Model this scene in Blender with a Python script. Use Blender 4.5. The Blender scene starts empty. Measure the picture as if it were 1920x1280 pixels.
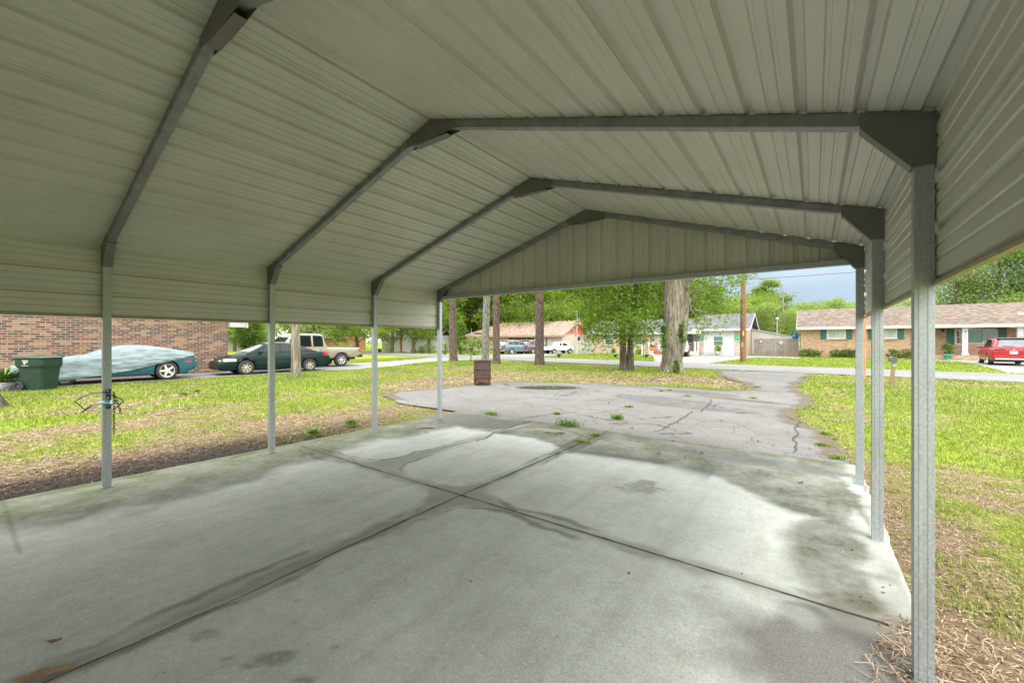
import bpy, bmesh, math, random
import numpy as np
from mathutils import Vector, Matrix
random.seed(7)
R = math.radians
scene = bpy.context.scene
COL = scene.collection

# ------------------------------------------------------------------ camera
HC, F, YAW = 1.45, 770.0, 36.3          # eye height (m), focal length in px of a 1920 px wide frame, heading
cam = bpy.data.cameras.new('camera')
cam.lens = F / 1920 * 36; cam.sensor_width = 36; cam.sensor_fit = 'HORIZONTAL'
cam.clip_start = 0.02; cam.clip_end = 3000
camo = bpy.data.objects.new('camera', cam); COL.objects.link(camo)
camo.location = (0, 0, HC); camo.rotation_euler = (R(90), 0, R(YAW))
scene.camera = camo
CY, SY = math.cos(R(YAW)), math.sin(R(YAW))

# ------------------------------------------------------------------ light
SUN_EL, SUN_AZ = 56.0, -38.0            # azimuth measured from +X towards +Y
scene.view_settings.view_transform = 'Standard'; scene.view_settings.look = 'None'
scene.view_settings.gamma = 1; scene.view_settings.exposure = 0.82
world = bpy.data.worlds.new('World'); scene.world = world; world.use_nodes = True
def build_world():
    nt = world.node_tree; N = nt.nodes; L = nt.links
    for n in list(N): N.remove(n)
    out = N.new('ShaderNodeOutputWorld'); bg = N.new('ShaderNodeBackground')
    bg.inputs['Strength'].default_value = 0.1
    sky = N.new('ShaderNodeTexSky'); sky.sky_type = 'NISHITA'; sky.sun_disc = False
    sky.sun_elevation = R(SUN_EL); sky.sun_rotation = R(90 - SUN_AZ); sky.air_density = 1.4; sky.dust_density = 2.5
    tc = N.new('ShaderNodeTexCoord')
    sep = N.new('ShaderNodeSeparateXYZ'); L.new(tc.outputs['Generated'], sep.inputs[0])
    # clouds lie in layers: flatten the direction so that they stretch along the horizon
    mp = N.new('ShaderNodeMapping'); mp.inputs['Scale'].default_value = (1.0, 1.0, 3.2); L.new(tc.outputs['Generated'], mp.inputs[0])
    nz = N.new('ShaderNodeTexNoise'); nz.inputs['Scale'].default_value = 3.2; nz.inputs['Detail'].default_value = 6; nz.inputs['Roughness'].default_value = .55
    L.new(mp.outputs[0], nz.inputs['Vector'])
    cr = N.new('ShaderNodeValToRGB'); L.new(nz.outputs['Fac'], cr.inputs[0])
    e = cr.color_ramp.elements
    e[0].position = .38; e[0].color = (.41, .55, .72, 1); e[1].position = .70; e[1].color = (.60, .71, .86, 1)
    # luminance rises from the horizon to the zenith as under any overcast sky
    rz = N.new('ShaderNodeValToRGB'); L.new(sep.outputs['Z'], rz.inputs[0])
    e = rz.color_ramp.elements
    e[0].position = .15; e[0].color = (.066, .066, .066, 1); e[1].position = .62; e[1].color = (.52, .45, .37, 1)
    m0 = e.new(.28); m0.color = (.21, .20, .185, 1)
    mul = N.new('ShaderNodeMix'); mul.data_type = 'RGBA'; mul.blend_type = 'MULTIPLY'; mul.inputs['Factor'].default_value = 1
    L.new(cr.outputs[0], mul.inputs['A']); L.new(rz.outputs[0], mul.inputs['B'])
    # away from the storm bank that stands to the north the low cloud is pale and bright
    rp = N.new('ShaderNodeValToRGB'); L.new(sep.outputs['Z'], rp.inputs[0]); e = rp.color_ramp.elements
    e[0].position = .0; e[0].color = (.130, .128, .124, 1); e[1].position = .62; e[1].color = (.32, .315, .31, 1)
    rb = N.new('ShaderNodeValToRGB'); L.new(sep.outputs['Y'], rb.inputs[0]); e = rb.color_ramp.elements
    e[0].position = .70; e[0].color = (0, 0, 0, 1); e[1].position = .90; e[1].color = (1, 1, 1, 1)
    mb_ = N.new('ShaderNodeMix'); mb_.data_type = 'RGBA'; L.new(rb.outputs[0], mb_.inputs['Factor']); L.new(rp.outputs[0], mb_.inputs['A']); L.new(mul.outputs['Result'], mb_.inputs['B'])
    mul = mb_
    sc = N.new('ShaderNodeVectorMath'); sc.operation = 'SCALE'; sc.inputs['Scale'].default_value = 105
    L.new(mul.outputs['Result'], sc.inputs[0])
    mix = N.new('ShaderNodeMix'); mix.data_type = 'RGBA'; mix.inputs['Factor'].default_value = .86
    L.new(sky.outputs[0], mix.inputs['A']); L.new(sc.outputs[0], mix.inputs['B'])
    L.new(mix.outputs['Result'], bg.inputs['Color']); L.new(bg.outputs[0], out.inputs['Surface'])
build_world()
sl = bpy.data.lights.new('sun', 'SUN'); sl.energy = 1.5; sl.angle = R(18); sl.color = (1, .96, .88)
so = bpy.data.objects.new('sun', sl); COL.objects.link(so)
_d = Vector((math.cos(R(SUN_EL)) * math.cos(R(SUN_AZ)), math.cos(R(SUN_EL)) * math.sin(R(SUN_AZ)), math.sin(R(SUN_EL))))
so.rotation_euler = _d.to_track_quat('Z', 'Y').to_euler(); so.location = (10, -10, 30)

# ------------------------------------------------------------------ positions
def W(px, Z):                            # image column at camera depth Z -> ground-plan position
    X = (px - 960) / F * Z
    return (CY * X - SY * Z, SY * X + CY * Z)
def G(px, py, z=0.0):                    # image point on the plane of height z
    return W(px, (HC - z) * F / (py - 640))
def HT(py, Z): return HC - (py - 640) * Z / F

# ------------------------------------------------------------------ objects
def tag(o, label=None, cat=None, group=None, kind=None):
    if label: o['label'] = label
    if cat: o['category'] = cat
    if group: o['group'] = group
    if kind: o['kind'] = kind
    return o
def thing(name, label, cat, loc=(0, 0, 0), rz=0, group=None):
    o = bpy.data.objects.new(name, None); COL.objects.link(o); o.empty_display_size = .2
    o.location = loc; o.rotation_euler = (0, 0, rz)
    return tag(o, label, cat, group)
def kids(o): return [c for c in bpy.data.objects if c.parent is o]
def copy_tree(o, loc=None, rz=None, label=None, scale=None, parent=None, ch=None):
    c = o.copy(); COL.objects.link(c)
    if parent: c.parent = parent
    if loc is not None: c.location = loc
    if rz is not None: c.rotation_euler = (0, 0, rz)
    if scale is not None: c.scale = scale if hasattr(scale, '__len__') else (scale,) * 3
    if label: c['label'] = label
    for k in kids(o): copy_tree(k, parent=c)
    return c
class MB:
    def __init__(s): s.v = []; s.f = []; s.sm = []; s.mi = []; s.cur = 0
    def add(s, vs, fs, smooth=False):
        n = len(s.v); s.v += [tuple(p) for p in vs]
        for f in fs: s.f.append(tuple(i + n for i in f)); s.sm.append(smooth); s.mi.append(s.cur)
        return s
    def box(s, a, b, M=None):
        x0, y0, z0 = a; x1, y1, z1 = b
        vs = [Vector(p) for p in ((x0,y0,z0),(x1,y0,z0),(x1,y1,z0),(x0,y1,z0),(x0,y0,z1),(x1,y0,z1),(x1,y1,z1),(x0,y1,z1))]
        if M: vs = [M @ p for p in vs]
        return s.add(vs, [(0,3,2,1),(4,5,6,7),(0,1,5,4),(1,2,6,5),(2,3,7,6),(3,0,4,7)])
    def cbox(s, c, d, M=None):
        return s.box([c[i] - d[i] / 2 for i in range(3)], [c[i] + d[i] / 2 for i in range(3)], M)
    def bar(s, p, q, w, h=None, up=(0, 0, 1)):           # rectangular bar from p to q
        p, q = Vector(p), Vector(q); d = (q - p); L = d.length; d.normalize()
        sd = d.cross(Vector(up)); sd = sd.normalized() if sd.length > 1e-4 else Vector((1, 0, 0)); u = sd.cross(d)
        h = h or w; vs = []
        for e in (p, q):
            for a, b in ((-1,-1),(1,-1),(1,1),(-1,1)): vs.append(e + sd * a * w / 2 + u * b * h / 2)
        return s.add(vs, [(0,1,2,3),(7,6,5,4),(0,4,5,1),(1,5,6,2),(2,6,7,3),(3,7,4,0)])
    def tube(s, pts, r, n=8, cap=True, smooth=True):
        pts = [Vector(p) for p in pts]; rs = r if hasattr(r, '__len__') else [r] * len(pts)
        ref = None; vs = []
        for i, p in enumerate(pts):
            d = (pts[min(i + 1, len(pts) - 1)] - pts[max(i - 1, 0)]).normalized()
            if ref is None: ref = d.orthogonal().normalized()
            ref = (ref - d * ref.dot(d)).normalized(); b = d.cross(ref)
            for k in range(n):
                a = 2 * math.pi * k / n
                vs.append(p + (ref * math.cos(a) + b * math.sin(a)) * rs[i])
        fs = [(i*n+k, i*n+(k+1)%n, (i+1)*n+(k+1)%n, (i+1)*n+k) for i in range(len(pts) - 1) for k in range(n)]
        s.add(vs, fs, smooth)
        if cap: s.add([vs[k] for k in range(n)], [tuple(reversed(range(n)))]); s.add(vs[-n:], [tuple(range(n))])
        return s
    def lathe(s, prof, n=24, c=(0, 0, 0), M=None, smooth=True, sx=1, sy=1):
        vs = []
        for r, z in prof:
            for k in range(n):
                a = 2 * math.pi * k / n
                p = Vector((c[0] + r * sx * math.cos(a), c[1] + r * sy * math.sin(a), c[2] + z)); vs.append(M @ p if M else p)
        fs = [(i*n+k, i*n+(k+1)%n, (i+1)*n+(k+1)%n, (i+1)*n+k) for i in range(len(prof) - 1) for k in range(n)]
        return s.add(vs, fs, smooth)
    def prism(s, poly, d, M=None):                        # polygon in (x, z) extruded along y from d[0] to d[1]
        n = len(poly)
        vs = [Vector((x, d[0], z)) for x, z in poly] + [Vector((x, d[1], z)) for x, z in poly]
        if M: vs = [M @ p for p in vs]
        fs = [tuple(range(n)), tuple(reversed(range(n, 2 * n)))] + [(i, i + n, (i + 1) % n + n, (i + 1) % n) for i in range(n)]
        return s.add(vs, fs)
    def plate(s, poly, z0, z1):                           # polygon in (x, y) extruded in z
        n = len(poly)
        vs = [(x, y, z0) for x, y in poly] + [(x, y, z1) for x, y in poly]
        fs = [tuple(reversed(range(n))), tuple(range(n, 2 * n))] + [(i, (i + 1) % n, (i + 1) % n + n, i + n) for i in range(n)]
        return s.add(vs, fs)
    def grid(s, P, smooth=True, flip=False, wrap=False):  # P[i][j] points
        m, n = len(P), len(P[0]); vs = [p for r in P for p in r]
        fs = []
        for i in range(m - 1):
            for j in range(n if wrap else n - 1):
                q = (i*n+j, i*n+(j+1)%n, (i+1)*n+(j+1)%n, (i+1)*n+j); fs.append(q[::-1] if flip else q)
        return s.add(vs, fs, smooth)
    def build(s, name, mats, parent=None, bevel=0, loc=None, fixn=False):
        me = bpy.data.meshes.new(name); me.from_pydata(s.v, [], s.f)
        me.polygons.foreach_set('use_smooth', s.sm)
        if not isinstance(mats, (list, tuple)): mats = [mats]
        for m in mats: me.materials.append(m)
        me.polygons.foreach_set('material_index', s.mi)
        if fixn or bevel:
            bm = bmesh.new(); bm.from_mesh(me)
            if fixn: bmesh.ops.remove_doubles(bm, verts=bm.verts, dist=1e-5)
            bmesh.ops.recalc_face_normals(bm, faces=bm.faces); bm.to_mesh(me); bm.free()
        me.update()
        o = bpy.data.objects.new(name, me); COL.objects.link(o)
        if parent: o.parent = parent
        if loc: o.location = loc
        if bevel:
            b = o.modifiers.new('bevel', 'BEVEL'); b.width = bevel; b.segments = 2; b.limit_method = 'ANGLE'; b.angle_limit = R(40)
        return o
def np_mesh(name, v, f, mat, attrs=None, smooth=False, parent=None, k=None):   # v (n,3), f (m,k)
    me = bpy.data.meshes.new(name); m, k = f.shape
    me.vertices.add(len(v)); me.vertices.foreach_set('co', np.asarray(v, np.float32).ravel())
    me.loops.add(m * k); me.loops.foreach_set('vertex_index', f.astype(np.int32).ravel())
    me.polygons.add(m); me.polygons.foreach_set('loop_start', np.arange(0, m * k, k, dtype=np.int32))
    if smooth: me.polygons.foreach_set('use_smooth', np.ones(m, bool))
    for an, a in (attrs or {}).items():
        at = me.attributes.new(an, 'FLOAT_COLOR', 'POINT'); c = np.ones((len(v), 4), np.float32); c[:, :a.shape[1]] = a
        at.data.foreach_set('color', c.ravel())
    me.materials.append(mat); me.update(calc_edges=True)
    o = bpy.data.objects.new(name, me); COL.objects.link(o)
    if parent: o.parent = parent
    return o
# ------------------------------------------------------------------ noise on the ground plan
def vnoise(x, y, seed=0):
    x = np.asarray(x, float); y = np.asarray(y, float)
    xi = np.floor(x).astype(np.int64); yi = np.floor(y).astype(np.int64); fx = x - xi; fy = y - yi
    fx = fx * fx * (3 - 2 * fx); fy = fy * fy * (3 - 2 * fy)
    def h(a, b):
        n = (a * 374761393 + b * 668265263 + seed * 974711) & 0x7fffffff
        n = ((n ^ (n >> 13)) * 1274126177) & 0x7fffffff
        return ((n ^ (n >> 16)) & 0xffff) / 65535.0
    return (h(xi, yi) * (1 - fx) + h(xi + 1, yi) * fx) * (1 - fy) + (h(xi, yi + 1) * (1 - fx) + h(xi + 1, yi + 1) * fx) * fy
def fbm(x, y, s, seed=0, o=4):
    t = 0; a = .5; n = 0
    for i in range(o):
        t = t + a * vnoise(np.asarray(x) / s * 2**i, np.asarray(y) / s * 2**i, seed + i); n += a; a *= .55
    return t / n
def sstep(a, b, x): t = np.clip((x - a) / (b - a), 0, 1); return t * t * (3 - 2 * t)
def inpoly(poly, x, y):
    x = np.asarray(x, float); y = np.asarray(y, float); r = np.zeros(x.shape, bool); n = len(poly)
    for i in range(n):
        (x0, y0), (x1, y1) = poly[i], poly[(i + 1) % n]
        if y0 == y1: continue
        c = ((y0 > y) != (y1 > y)) & (x < (x1 - x0) * (y - y0) / (y1 - y0) + x0); r ^= c
    return r
def dseg(pts, x, y):                      # distance to a polyline
    d = np.full(np.shape(x), 1e9)
    for (x0, y0), (x1, y1) in zip(pts[:-1], pts[1:]):
        vx, vy = x1 - x0, y1 - y0; t = np.clip(((x - x0) * vx + (y - y0) * vy) / (vx * vx + vy * vy + 1e-12), 0, 1)
        d = np.minimum(d, np.hypot(x - x0 - t * vx, y - y0 - t * vy))
    return d
# ------------------------------------------------------------------ materials
class NT:
    def __init__(s, name):
        s.m = bpy.data.materials.new(name); s.m.use_nodes = True; s.t = s.m.node_tree; s.N = s.t.nodes; s.L = s.t.links
        for n in list(s.N): s.N.remove(n)
        s.out = s.N.new('ShaderNodeOutputMaterial'); s.b = s.N.new('ShaderNodeBsdfPrincipled'); s.L.new(s.b.outputs[0], s.out.inputs[0])
        s.tc = s.N.new('ShaderNodeTexCoord')
    def n(s, t, **k):
        nd = s.N.new('ShaderNode' + t)
        for a, b in k.items():
            if a in nd.inputs: nd.inputs[a].default_value = b
            else: setattr(nd, a, b)
        return nd
    def link(s, a, b): s.L.new(a, b)
    def noise(s, scale, detail=4, rough=.6, vec=None, out='Fac', sc=None):
        v = vec or s.tc.outputs['Object']
        if sc:
            mp = s.n('Mapping'); mp.inputs['Scale'].default_value = sc; s.link(v, mp.inputs[0]); v = mp.outputs[0]
        nz = s.n('TexNoise', Scale=scale, Detail=detail, Roughness=rough); s.link(v, nz.inputs['Vector']); return nz.outputs[out]
    def ramp(s, fac, stops, interp='LINEAR'):
        r = s.n('ValToRGB'); r.color_ramp.interpolation = interp; e = r.color_ramp.elements
        while len(e) < len(stops): e.new(.5)
        for el, (p, c) in zip(e, stops): el.position = p; el.color = (*c, 1) if len(c) == 3 else c
        s.link(fac, r.inputs[0]); return r.outputs[0]
    def val(s, fac, a, b): return s.ramp(fac, [(a, (0, 0, 0)), (b, (1, 1, 1))])
    def mix(s, f, a, b, blend='MIX'):
        m = s.n('Mix', data_type='RGBA', blend_type=blend)
        for k, x in (('Factor', f), ('A', a), ('B', b)):
            if hasattr(x, 'is_linked'): s.link(x, m.inputs[k])
            elif k == 'Factor': m.inputs[k].default_value = x
            else: m.inputs[k].default_value = (*x, 1) if len(x) == 3 else x
        return m.outputs['Result']
    def math(s, op, a, b=0):
        m = s.n('Math', operation=op)
        for i, x in enumerate((a, b)):
            if hasattr(x, 'is_linked'): s.link(x, m.inputs[i])
            else: m.inputs[i].default_value = x
        return m.outputs[0]
    def bump(s, h, strength=.3, dist=.01):
        b = s.n('Bump', Strength=strength, Distance=dist); s.link(h, b.inputs['Height']); s.link(b.outputs[0], s.b.inputs['Normal'])
    def fin(s, col=None, rough=None, metal=None, spec=None):
        for k, x in (('Base Color', col), ('Roughness', rough), ('Metallic', metal), ('Specular IOR Level', spec)):
            if x is None: continue
            if hasattr(x, 'is_linked'): s.link(x, s.b.inputs[k])
            else: s.b.inputs[k].default_value = (*x, 1) if hasattr(x, '__len__') else x
        return s.m
_mc = {}
def sm(col, rough=.6, metal=0, var=.25, scale=6, bump=0, bs=40, spec=.5, coat=0):
    """plain surface with mottling, so that nothing is one flat colour"""
    key = (col, rough, metal, var, scale, bump, bs, spec, coat)
    if key in _mc: return _mc[key]
    t = NT('surface'); n = t.noise(scale, 5, .65)
    c = t.ramp(n, [(.3, tuple(x * (1 - var) for x in col)), (.7, tuple(min(1, x * (1 + var * .6)) for x in col))])
    if bump: t.bump(t.noise(bs, 4), bump, .01)
    t.fin(c, t.ramp(t.noise(scale * 2.3, 3), [(.3, (rough * .85,) * 3), (.7, (min(1, rough * 1.15),) * 3)]), metal, spec)
    if coat: t.b.inputs['Coat Weight'].default_value = coat; t.b.inputs['Coat Roughness'].default_value = .06
    _mc[key] = t.m; return t.m
# ================================================================== SETTING: ground, slab, asphalt, road
XL, XR, XM = -5.70, 0.377, -2.66         # post lines and ridge line
YF = [5.45, 4.02, 2.46, 0.91, -0.62, -2.14, -3.66]   # frames, front to back
ZE, ZR = 2.41, 3.36                      # eave and ridge
SLAB = (-5.98, 0.45, -5.0, 6.27)
def rn(x, y): return .1128 * x + .9936 * y       # road coordinate across
ROAD0, ROAD1 = 23.25, 29.0
asphalt_px = [(878,773.5),(830,768),(762,756),(717,738),(733,733),(817,727.5),(887,717.5),(948,713.5),(1040,715),(1122,717.5),(1190,721),(1262,724.5),(1320,728),(1356,730),(1390,728.5),
              (1403,726),(1396,719),(1372,711),(1347,703),(1337,693)]
asphalt_px2 = [(1532,699),(1518,706),(1506,715),(1497,722),(1499,734),(1520,744),(1530,752),(1510,762),(1487,772),(1492,783),(1516,795),(1548,806),(1560,818),(1556,832),(1564,848),(1592,862)]
ASPH = [G(*p) for p in asphalt_px] + [G(*p) for p in asphalt_px2] + [(.42, 6.262), (-5.75, 6.262)]
def densify(poly, step, amp, seed):
    out = []
    for i in range(len(poly)):
        a, b = poly[i], poly[(i + 1) % len(poly)]; L = math.hypot(b[0]-a[0], b[1]-a[1]); n = max(1, int(L / step))
        for k in range(n):
            t = k / n; x, y = a[0]+(b[0]-a[0])*t, a[1]+(b[1]-a[1])*t
            if y > 6.3:
                x += (float(fbm(x, y, .5, seed)) - .5) * amp; y += (float(fbm(x, y, .5, seed + 9)) - .5) * amp
            out.append((x, y))
    return out
ASPH = densify(ASPH, .14, .45, 3)
NDRIVE = [(-19.75,-14),(-19.65,4),(-19.6,10.4),(-19.25,13),(-20.2,16),(-21.6,18.8),(-21.8,24.6),(-21,25.8),(-28.4,26.6),(-26.4,22.6),(-25.1,18.5),(-24.7,14.5),(-24.9,8.3),(-22.85,7.9),(-22.85,-14)]
BDRIVE = [G(*p) for p in [(1237,663.2),(1412,666.2),(1500,669.3),(1500,671.5),(1420,669.8),(1395,671.5),(1338,679.5),(1328,681.5),(1232,677.6),(1224,675.5),(1236,670)]]
BWALK = [G(*p) for p in [(1222,664),(1234,663.6),(1246,670),(1240,677.4),(1229,677)]]
RDRIVE = [G(1797,677.3), G(1830,682.8), G(1862,690), G(1890,698.3), (18.5,28.0), (18.3,47.6), (9.2,47.6), (6.5,45)]
ADRIVE = [G(*p) for p in [(900,666),(946,663.4),(1000,661.6),(1068,661.8),(1062,664),(1010,668),(940,673)]]
PAVED = [NDRIVE, BDRIVE, BWALK, RDRIVE, ADRIVE]
def paved(x, y):
    r = inpoly(ASPH, x, y) | ((x > SLAB[0]) & (x < SLAB[1]) & (y > SLAB[2]) & (y < SLAB[3])) | ((rn(x, y) > ROAD0) & (rn(x, y) < ROAD1))
    for p in PAVED: r |= inpoly(p, x, y)
    return r
STRAW = [(G(905,705), 2.4), (G(860,690), 2.6), (G(770,722), 2.2), (G(850,712), 2.2), (G(960,700), 2.0), (G(1040,705), 1.8), (G(1120,708), 1.7), (G(1200,714), 1.6), (G(1300,716), 1.5), (G(1360,716), 1.4), (G(1330,708), 1.6), (G(1260,706), 1.2)]
def brown(x, y):                          # 0 green grass .. 1 bare straw and leaf litter
    n1 = fbm(x, y, 2.6, 11); n2 = fbm(x, y, .7, 21); n3 = fbm(x, y * 1.0, 6, 31)
    b = .27 + 1.2 * (n1 - .5) + .9 * (n2 - .5) + .5 * (n3 - .5)
    left = x < -5
    b = b + np.where(left & (y < 14), .08 + .12 * np.sin((x + .25 * y) * 1.9 + 2 * n3) + .35 * np.exp(-np.maximum(-5.98 - x, 0) / 2.6), 0)
    b = b + np.where(x > .2, np.where(y < 7, .32 * np.exp(-np.maximum(x - .45, 0) / .5) + .05, .02), 0)
    for (cx, cy), r in STRAW: b = b + .75 * np.exp(-((x - cx)**2 + (y - cy)**2) / (2 * (r * .6)**2))
    b = b + .9 * np.exp(-(((x - G(1560,714)[0]) / 1.6)**2 + ((y - G(1560,714)[1]) / .5)**2)) + .9 * np.exp(-(((x - G(1830,720)[0]) / 2.2)**2 + ((y - G(1830,720)[1]) / .45)**2))
    b = b + .5 * sstep(.9, .0, np.abs(rn(x, y) - ROAD0 + .1)) * (x > -18)
    far = rn(x, y) > ROAD1 - 1
    b = np.where(far, np.clip(-.15 + .8 * (n1 - .45), 0, .35), b)
    b = np.where((x < -17) & (y > 9), b - .45, b)
    # the asphalt and slab edges are rimmed with soil
    return np.clip(b, 0, 1)
def soil(x, y):                           # dark wet mulch along the left edge of the slab
    d = -5.98 - x
    e = sstep(1.7, .25, d + .9 * (fbm(x, y, 1.1, 41) - .5)) * (d > -.3) * sstep(5.8, 2.2, y)
    e = np.maximum(e, .6 * sstep(.5, .15, np.hypot(x - .62, y - 1.85)))
    return np.clip(e, 0, 1)
def lawn_z(x, y): return -.058 + .022 * fbm(x, y, 1.3, 51)
def lawn():
    def axis(a, b, st, lo, hi):
        m = list(np.arange(a, b, st)); s = st; p = a; L = []
        while p > lo: s *= 1.25; p -= s; L.append(max(p, lo))
        H = []; p = b; s = st
        while p < hi: s *= 1.25; p += s; H.append(min(p, hi))
        return np.array(L[::-1] + m + H)
    xs = axis(-24, 14, .11, -700, 700); ys = axis(-2, 24, .11, -300, 900)
    X, Y = np.meshgrid(xs, ys); x = X.ravel(); y = Y.ravel()
    v = np.stack([x, y, lawn_z(x, y)], 1)
    far = np.hypot(x, y) > 120; v[far, 2] = -.05
    n, m = len(xs), len(ys)
    i = np.arange((m - 1) * (n - 1)); r, c = i // (n - 1), i % (n - 1); a = r * n + c
    f = np.stack([a, a + 1, a + n + 1, a + n], 1)
    t = NT('lawn'); at = t.n('Attribute', attribute_name='cover'); sp = t.n('SeparateColor'); t.link(at.outputs['Color'], sp.inputs[0])
    g = t.mix(t.noise(3.1, 6, .7), (.075, .125, .012), (.20, .255, .025))
    g = t.mix(t.val(t.noise(38, 4, .8), .42, .66), g, (.25, .28, .035))
    s = t.mix(t.val(t.noise(55, 3, .9, sc=(1, 1.6, 1)), .35, .7), (.085, .055, .038), (.30, .215, .140))
    s = t.mix(t.val(t.noise(120, 2, .9), .5, .75), s, (.17, .11, .08))
    w = t.mix(t.val(t.noise(75, 3, .9), .4, .72), (.018, .014, .013), (.13, .105, .09))
    nz = t.noise(24, 4, .75)
    fac = t.val(t.math('ADD', sp.outputs[0], t.math('MULTIPLY', t.math('SUBTRACT', nz, .5), 1.1)), .3, .62)
    c = t.mix(fac, g, s)
    fw = t.val(t.math('ADD', sp.outputs[1], t.math('MULTIPLY', t.math('SUBTRACT', nz, .5), .8)), .35, .6)
    c = t.mix(fw, c, w)
    t.bump(t.noise(60, 4, .8), .7, .02)
    t.fin(c, .95, 0, .08)
    o = np_mesh('lawn', v, f, t.m, {'cover': np.stack([brown(x, y), soil(x, y), x * 0], 1)}, smooth=True)
    tag(o, kind='structure')
lawn()

def slab():
    x0, x1, y0, y1 = SLAB; st = .025
    xs = np.linspace(x0, x1, int((x1 - x0) / st)); ys = np.linspace(y0, y1, int((y1 - y0) / st))
    X, Y = np.meshgrid(xs, ys); x = X.ravel(); y = Y.ravel(); n, m = len(xs), len(ys)
    # ragged, broken right-hand edge
    xe = x.copy()
    rag = (fbm(y, y * 0, .35, 5) - .5) * .10 * sstep(3.2, 4.4, y) + .0
    xe = np.where(x > x1 - .2, x + rag * (x - (x1 - .2)) / .2, x)
    JX, JY = -2.68 + .012 * (fbm(y, y * 0, .8, 71) - .5) * 4, 2.84 + .01 * (fbm(x, x * 0, .9, 72) - .5) * 3
    kx = -4.05 + .22 * (fbm(y, y * 0, 1.6, 73) - .5) * 2 - .12 * np.sin((y - 3) * 1.2)
    JB = .25
    dj = np.minimum(np.abs(x - JX), np.abs(y - JY)); djb = np.abs(y - JB - .02) + (x > -4.35) * 9
    dk = np.abs(x - kx) + (y < JY) * 9
    wob = (fbm(x, y, .16, 76) - .5) * .018
    dk2 = np.abs(x - kx + wob) + (y < 4.6) * .02 * sstep(4.6, 3.4, y) + (y < JY) * 9
    joint = .3 * sstep(.02, .006, djb)
    v = np.stack([xe, y, -.008 * joint + .004 * (fbm(x, y, 1.5, 77) - .5)], 1)
    nA, nB, nC = fbm(x, y, .9, 61), fbm(x, y, .25, 62), fbm(x, y, 3, 63)
    # algae film: splash zones along the open edges
    dl = x - x0; df = y1 - y; dr = x1 - x
    w = (nA - .5) * 1.0 + (nB - .5) * .35
    al = sstep(1.35, .65, dl + w * .9)
    front = np.interp(x, [-6, -4.2, -3.2, -2.6, -1.3, -.6, -.15, .45], [1.2, 1.3, 1.25, 1.5, 1.3, 1.75, 2.1, 2.3])
    af = sstep(1.0, .82, df / (front + .45 * w))
    ar = sstep(.62, .3, dr + .55 * w) * sstep(2.4, 3.2, y)
    rim = sstep(.05, .30, dr + .35 * (nB - .5)) * .9 + .1
    alg = np.maximum(al, np.maximum(af * np.where(x > -.5, rim, 1), ar * rim))
    alg = np.clip(1.45 * alg, 0, 1) * (1 - .85 * sstep(.09, .03, dk) * sstep(6.2, 5.6, y)) * (.8 + .6 * (nB - .4))
    green = np.clip(al * sstep(1.2, .2, dl) * sstep(5.2, 3.6, y) + .25, 0, 1)
    # wet slate-grey films
    wet = sstep(1, .75, np.hypot((x + 4.95) / 1.0, (y - 5.62) / .52) + .5 * (nA - .5)) * (x < kx + .02)
    wet = np.maximum(wet, .6 * sstep(1, .5, np.hypot((x + .75) / 1.35, (y - 5.80) / .30) + .5 * (nB - .5)))
    wet = np.maximum(wet, .8 * sstep(.35, 0, np.abs(y - 4.95 - .05 * np.sin(x * 3)) + .25 * (nA - .4)) * (x > -2.66) * (x < -.9))
    wet = np.maximum(wet, .55 * sstep(.22, .0, np.abs(x - JX) + .15 * (nB - .5)) * sstep(4.2, 5.1, y))
    # tide lines round each panel
    def rbox(cx, cy, hx, hy, r):
        qx, qy = np.abs(x - cx) - hx + r, np.abs(y - cy) - hy + r
        return np.hypot(np.maximum(qx, 0), np.maximum(qy, 0)) + np.minimum(np.maximum(qx, qy), 0) - r
    panels = [((-5.98 + -2.68)/2, (2.84 - 3.2)/2, 1.65, 3.02), ((.45 - 2.68)/2, (2.84 - 3.2)/2, 1.565, 3.02), ((-4.05 - 2.68)/2, 4.45, .685, 1.61), ((.45 - 2.68)/2, 4.5, 1.565, 1.66), (-5.0, 4.45, .95, 1.61)]
    S = np.min([rbox(cx, cy, hx - .11, hy - .11, .42) for cx, cy, hx, hy in panels], 0) + .26 * (fbm(x, y, .8, 64) - .5) + .08 * (fbm(x, y, .2, 66) - .5)
    nD = fbm(x, y, .55, 67); ring = sstep(.06 * (nD + .2), .0, np.abs(S)) * sstep(.34, .66, nD) * 1.1 + .35 * sstep(.02, .0, np.abs(S - .09 - .1 * (nC - .5))) * sstep(.5, .6, nA)
    halo = sstep(-.02, .10, S) * (.4 + .9 * nA)
    halo = np.maximum(halo, sstep(.12, .02, np.minimum(dj, dk)) * .5)
    # oil and rust spots
    st_ = np.zeros_like(x)
    for (px, py), rx, ry, s in [((1200,915),.26,.17,.75), ((1215,905),.13,.1,.8), ((520,1232),.13,.05,.8), ((470,1247),.05,.02,.7), ((388,1188),.10,.05,.6), ((570,1274),.06,.03,.8), ((628,1213),.03,.02,.9), ((422,1235),.03,.02,.7),
                                ((555,1124),.03,.02,.6), ((1330,1100),.05,.03,.3), ((1050,1020),.12,.06,.25), ((760,1000),.10,.05,.2), ((600,940),.2,.08,.2), ((300,1020),.22,.08,.15)]:
        cx, cy = G(px, py); dx, dy = x - cx, y - cy; a = .63
        u, q = dx * math.cos(a) + dy * math.sin(a), -dx * math.sin(a) + dy * math.cos(a)
        st_ = np.maximum(st_, s * sstep(1.05, .55, np.hypot(u / rx, q / ry) + 1.1 * (fbm(x, y, .07, 65) - .5)))
    cx, cy = G(1605, 1255)
    rough = 1.35 * sstep(1.25, .3, np.hypot((x - cx) / .72, (y - cy) / .46) + .7 * (nB - .5))
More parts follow.
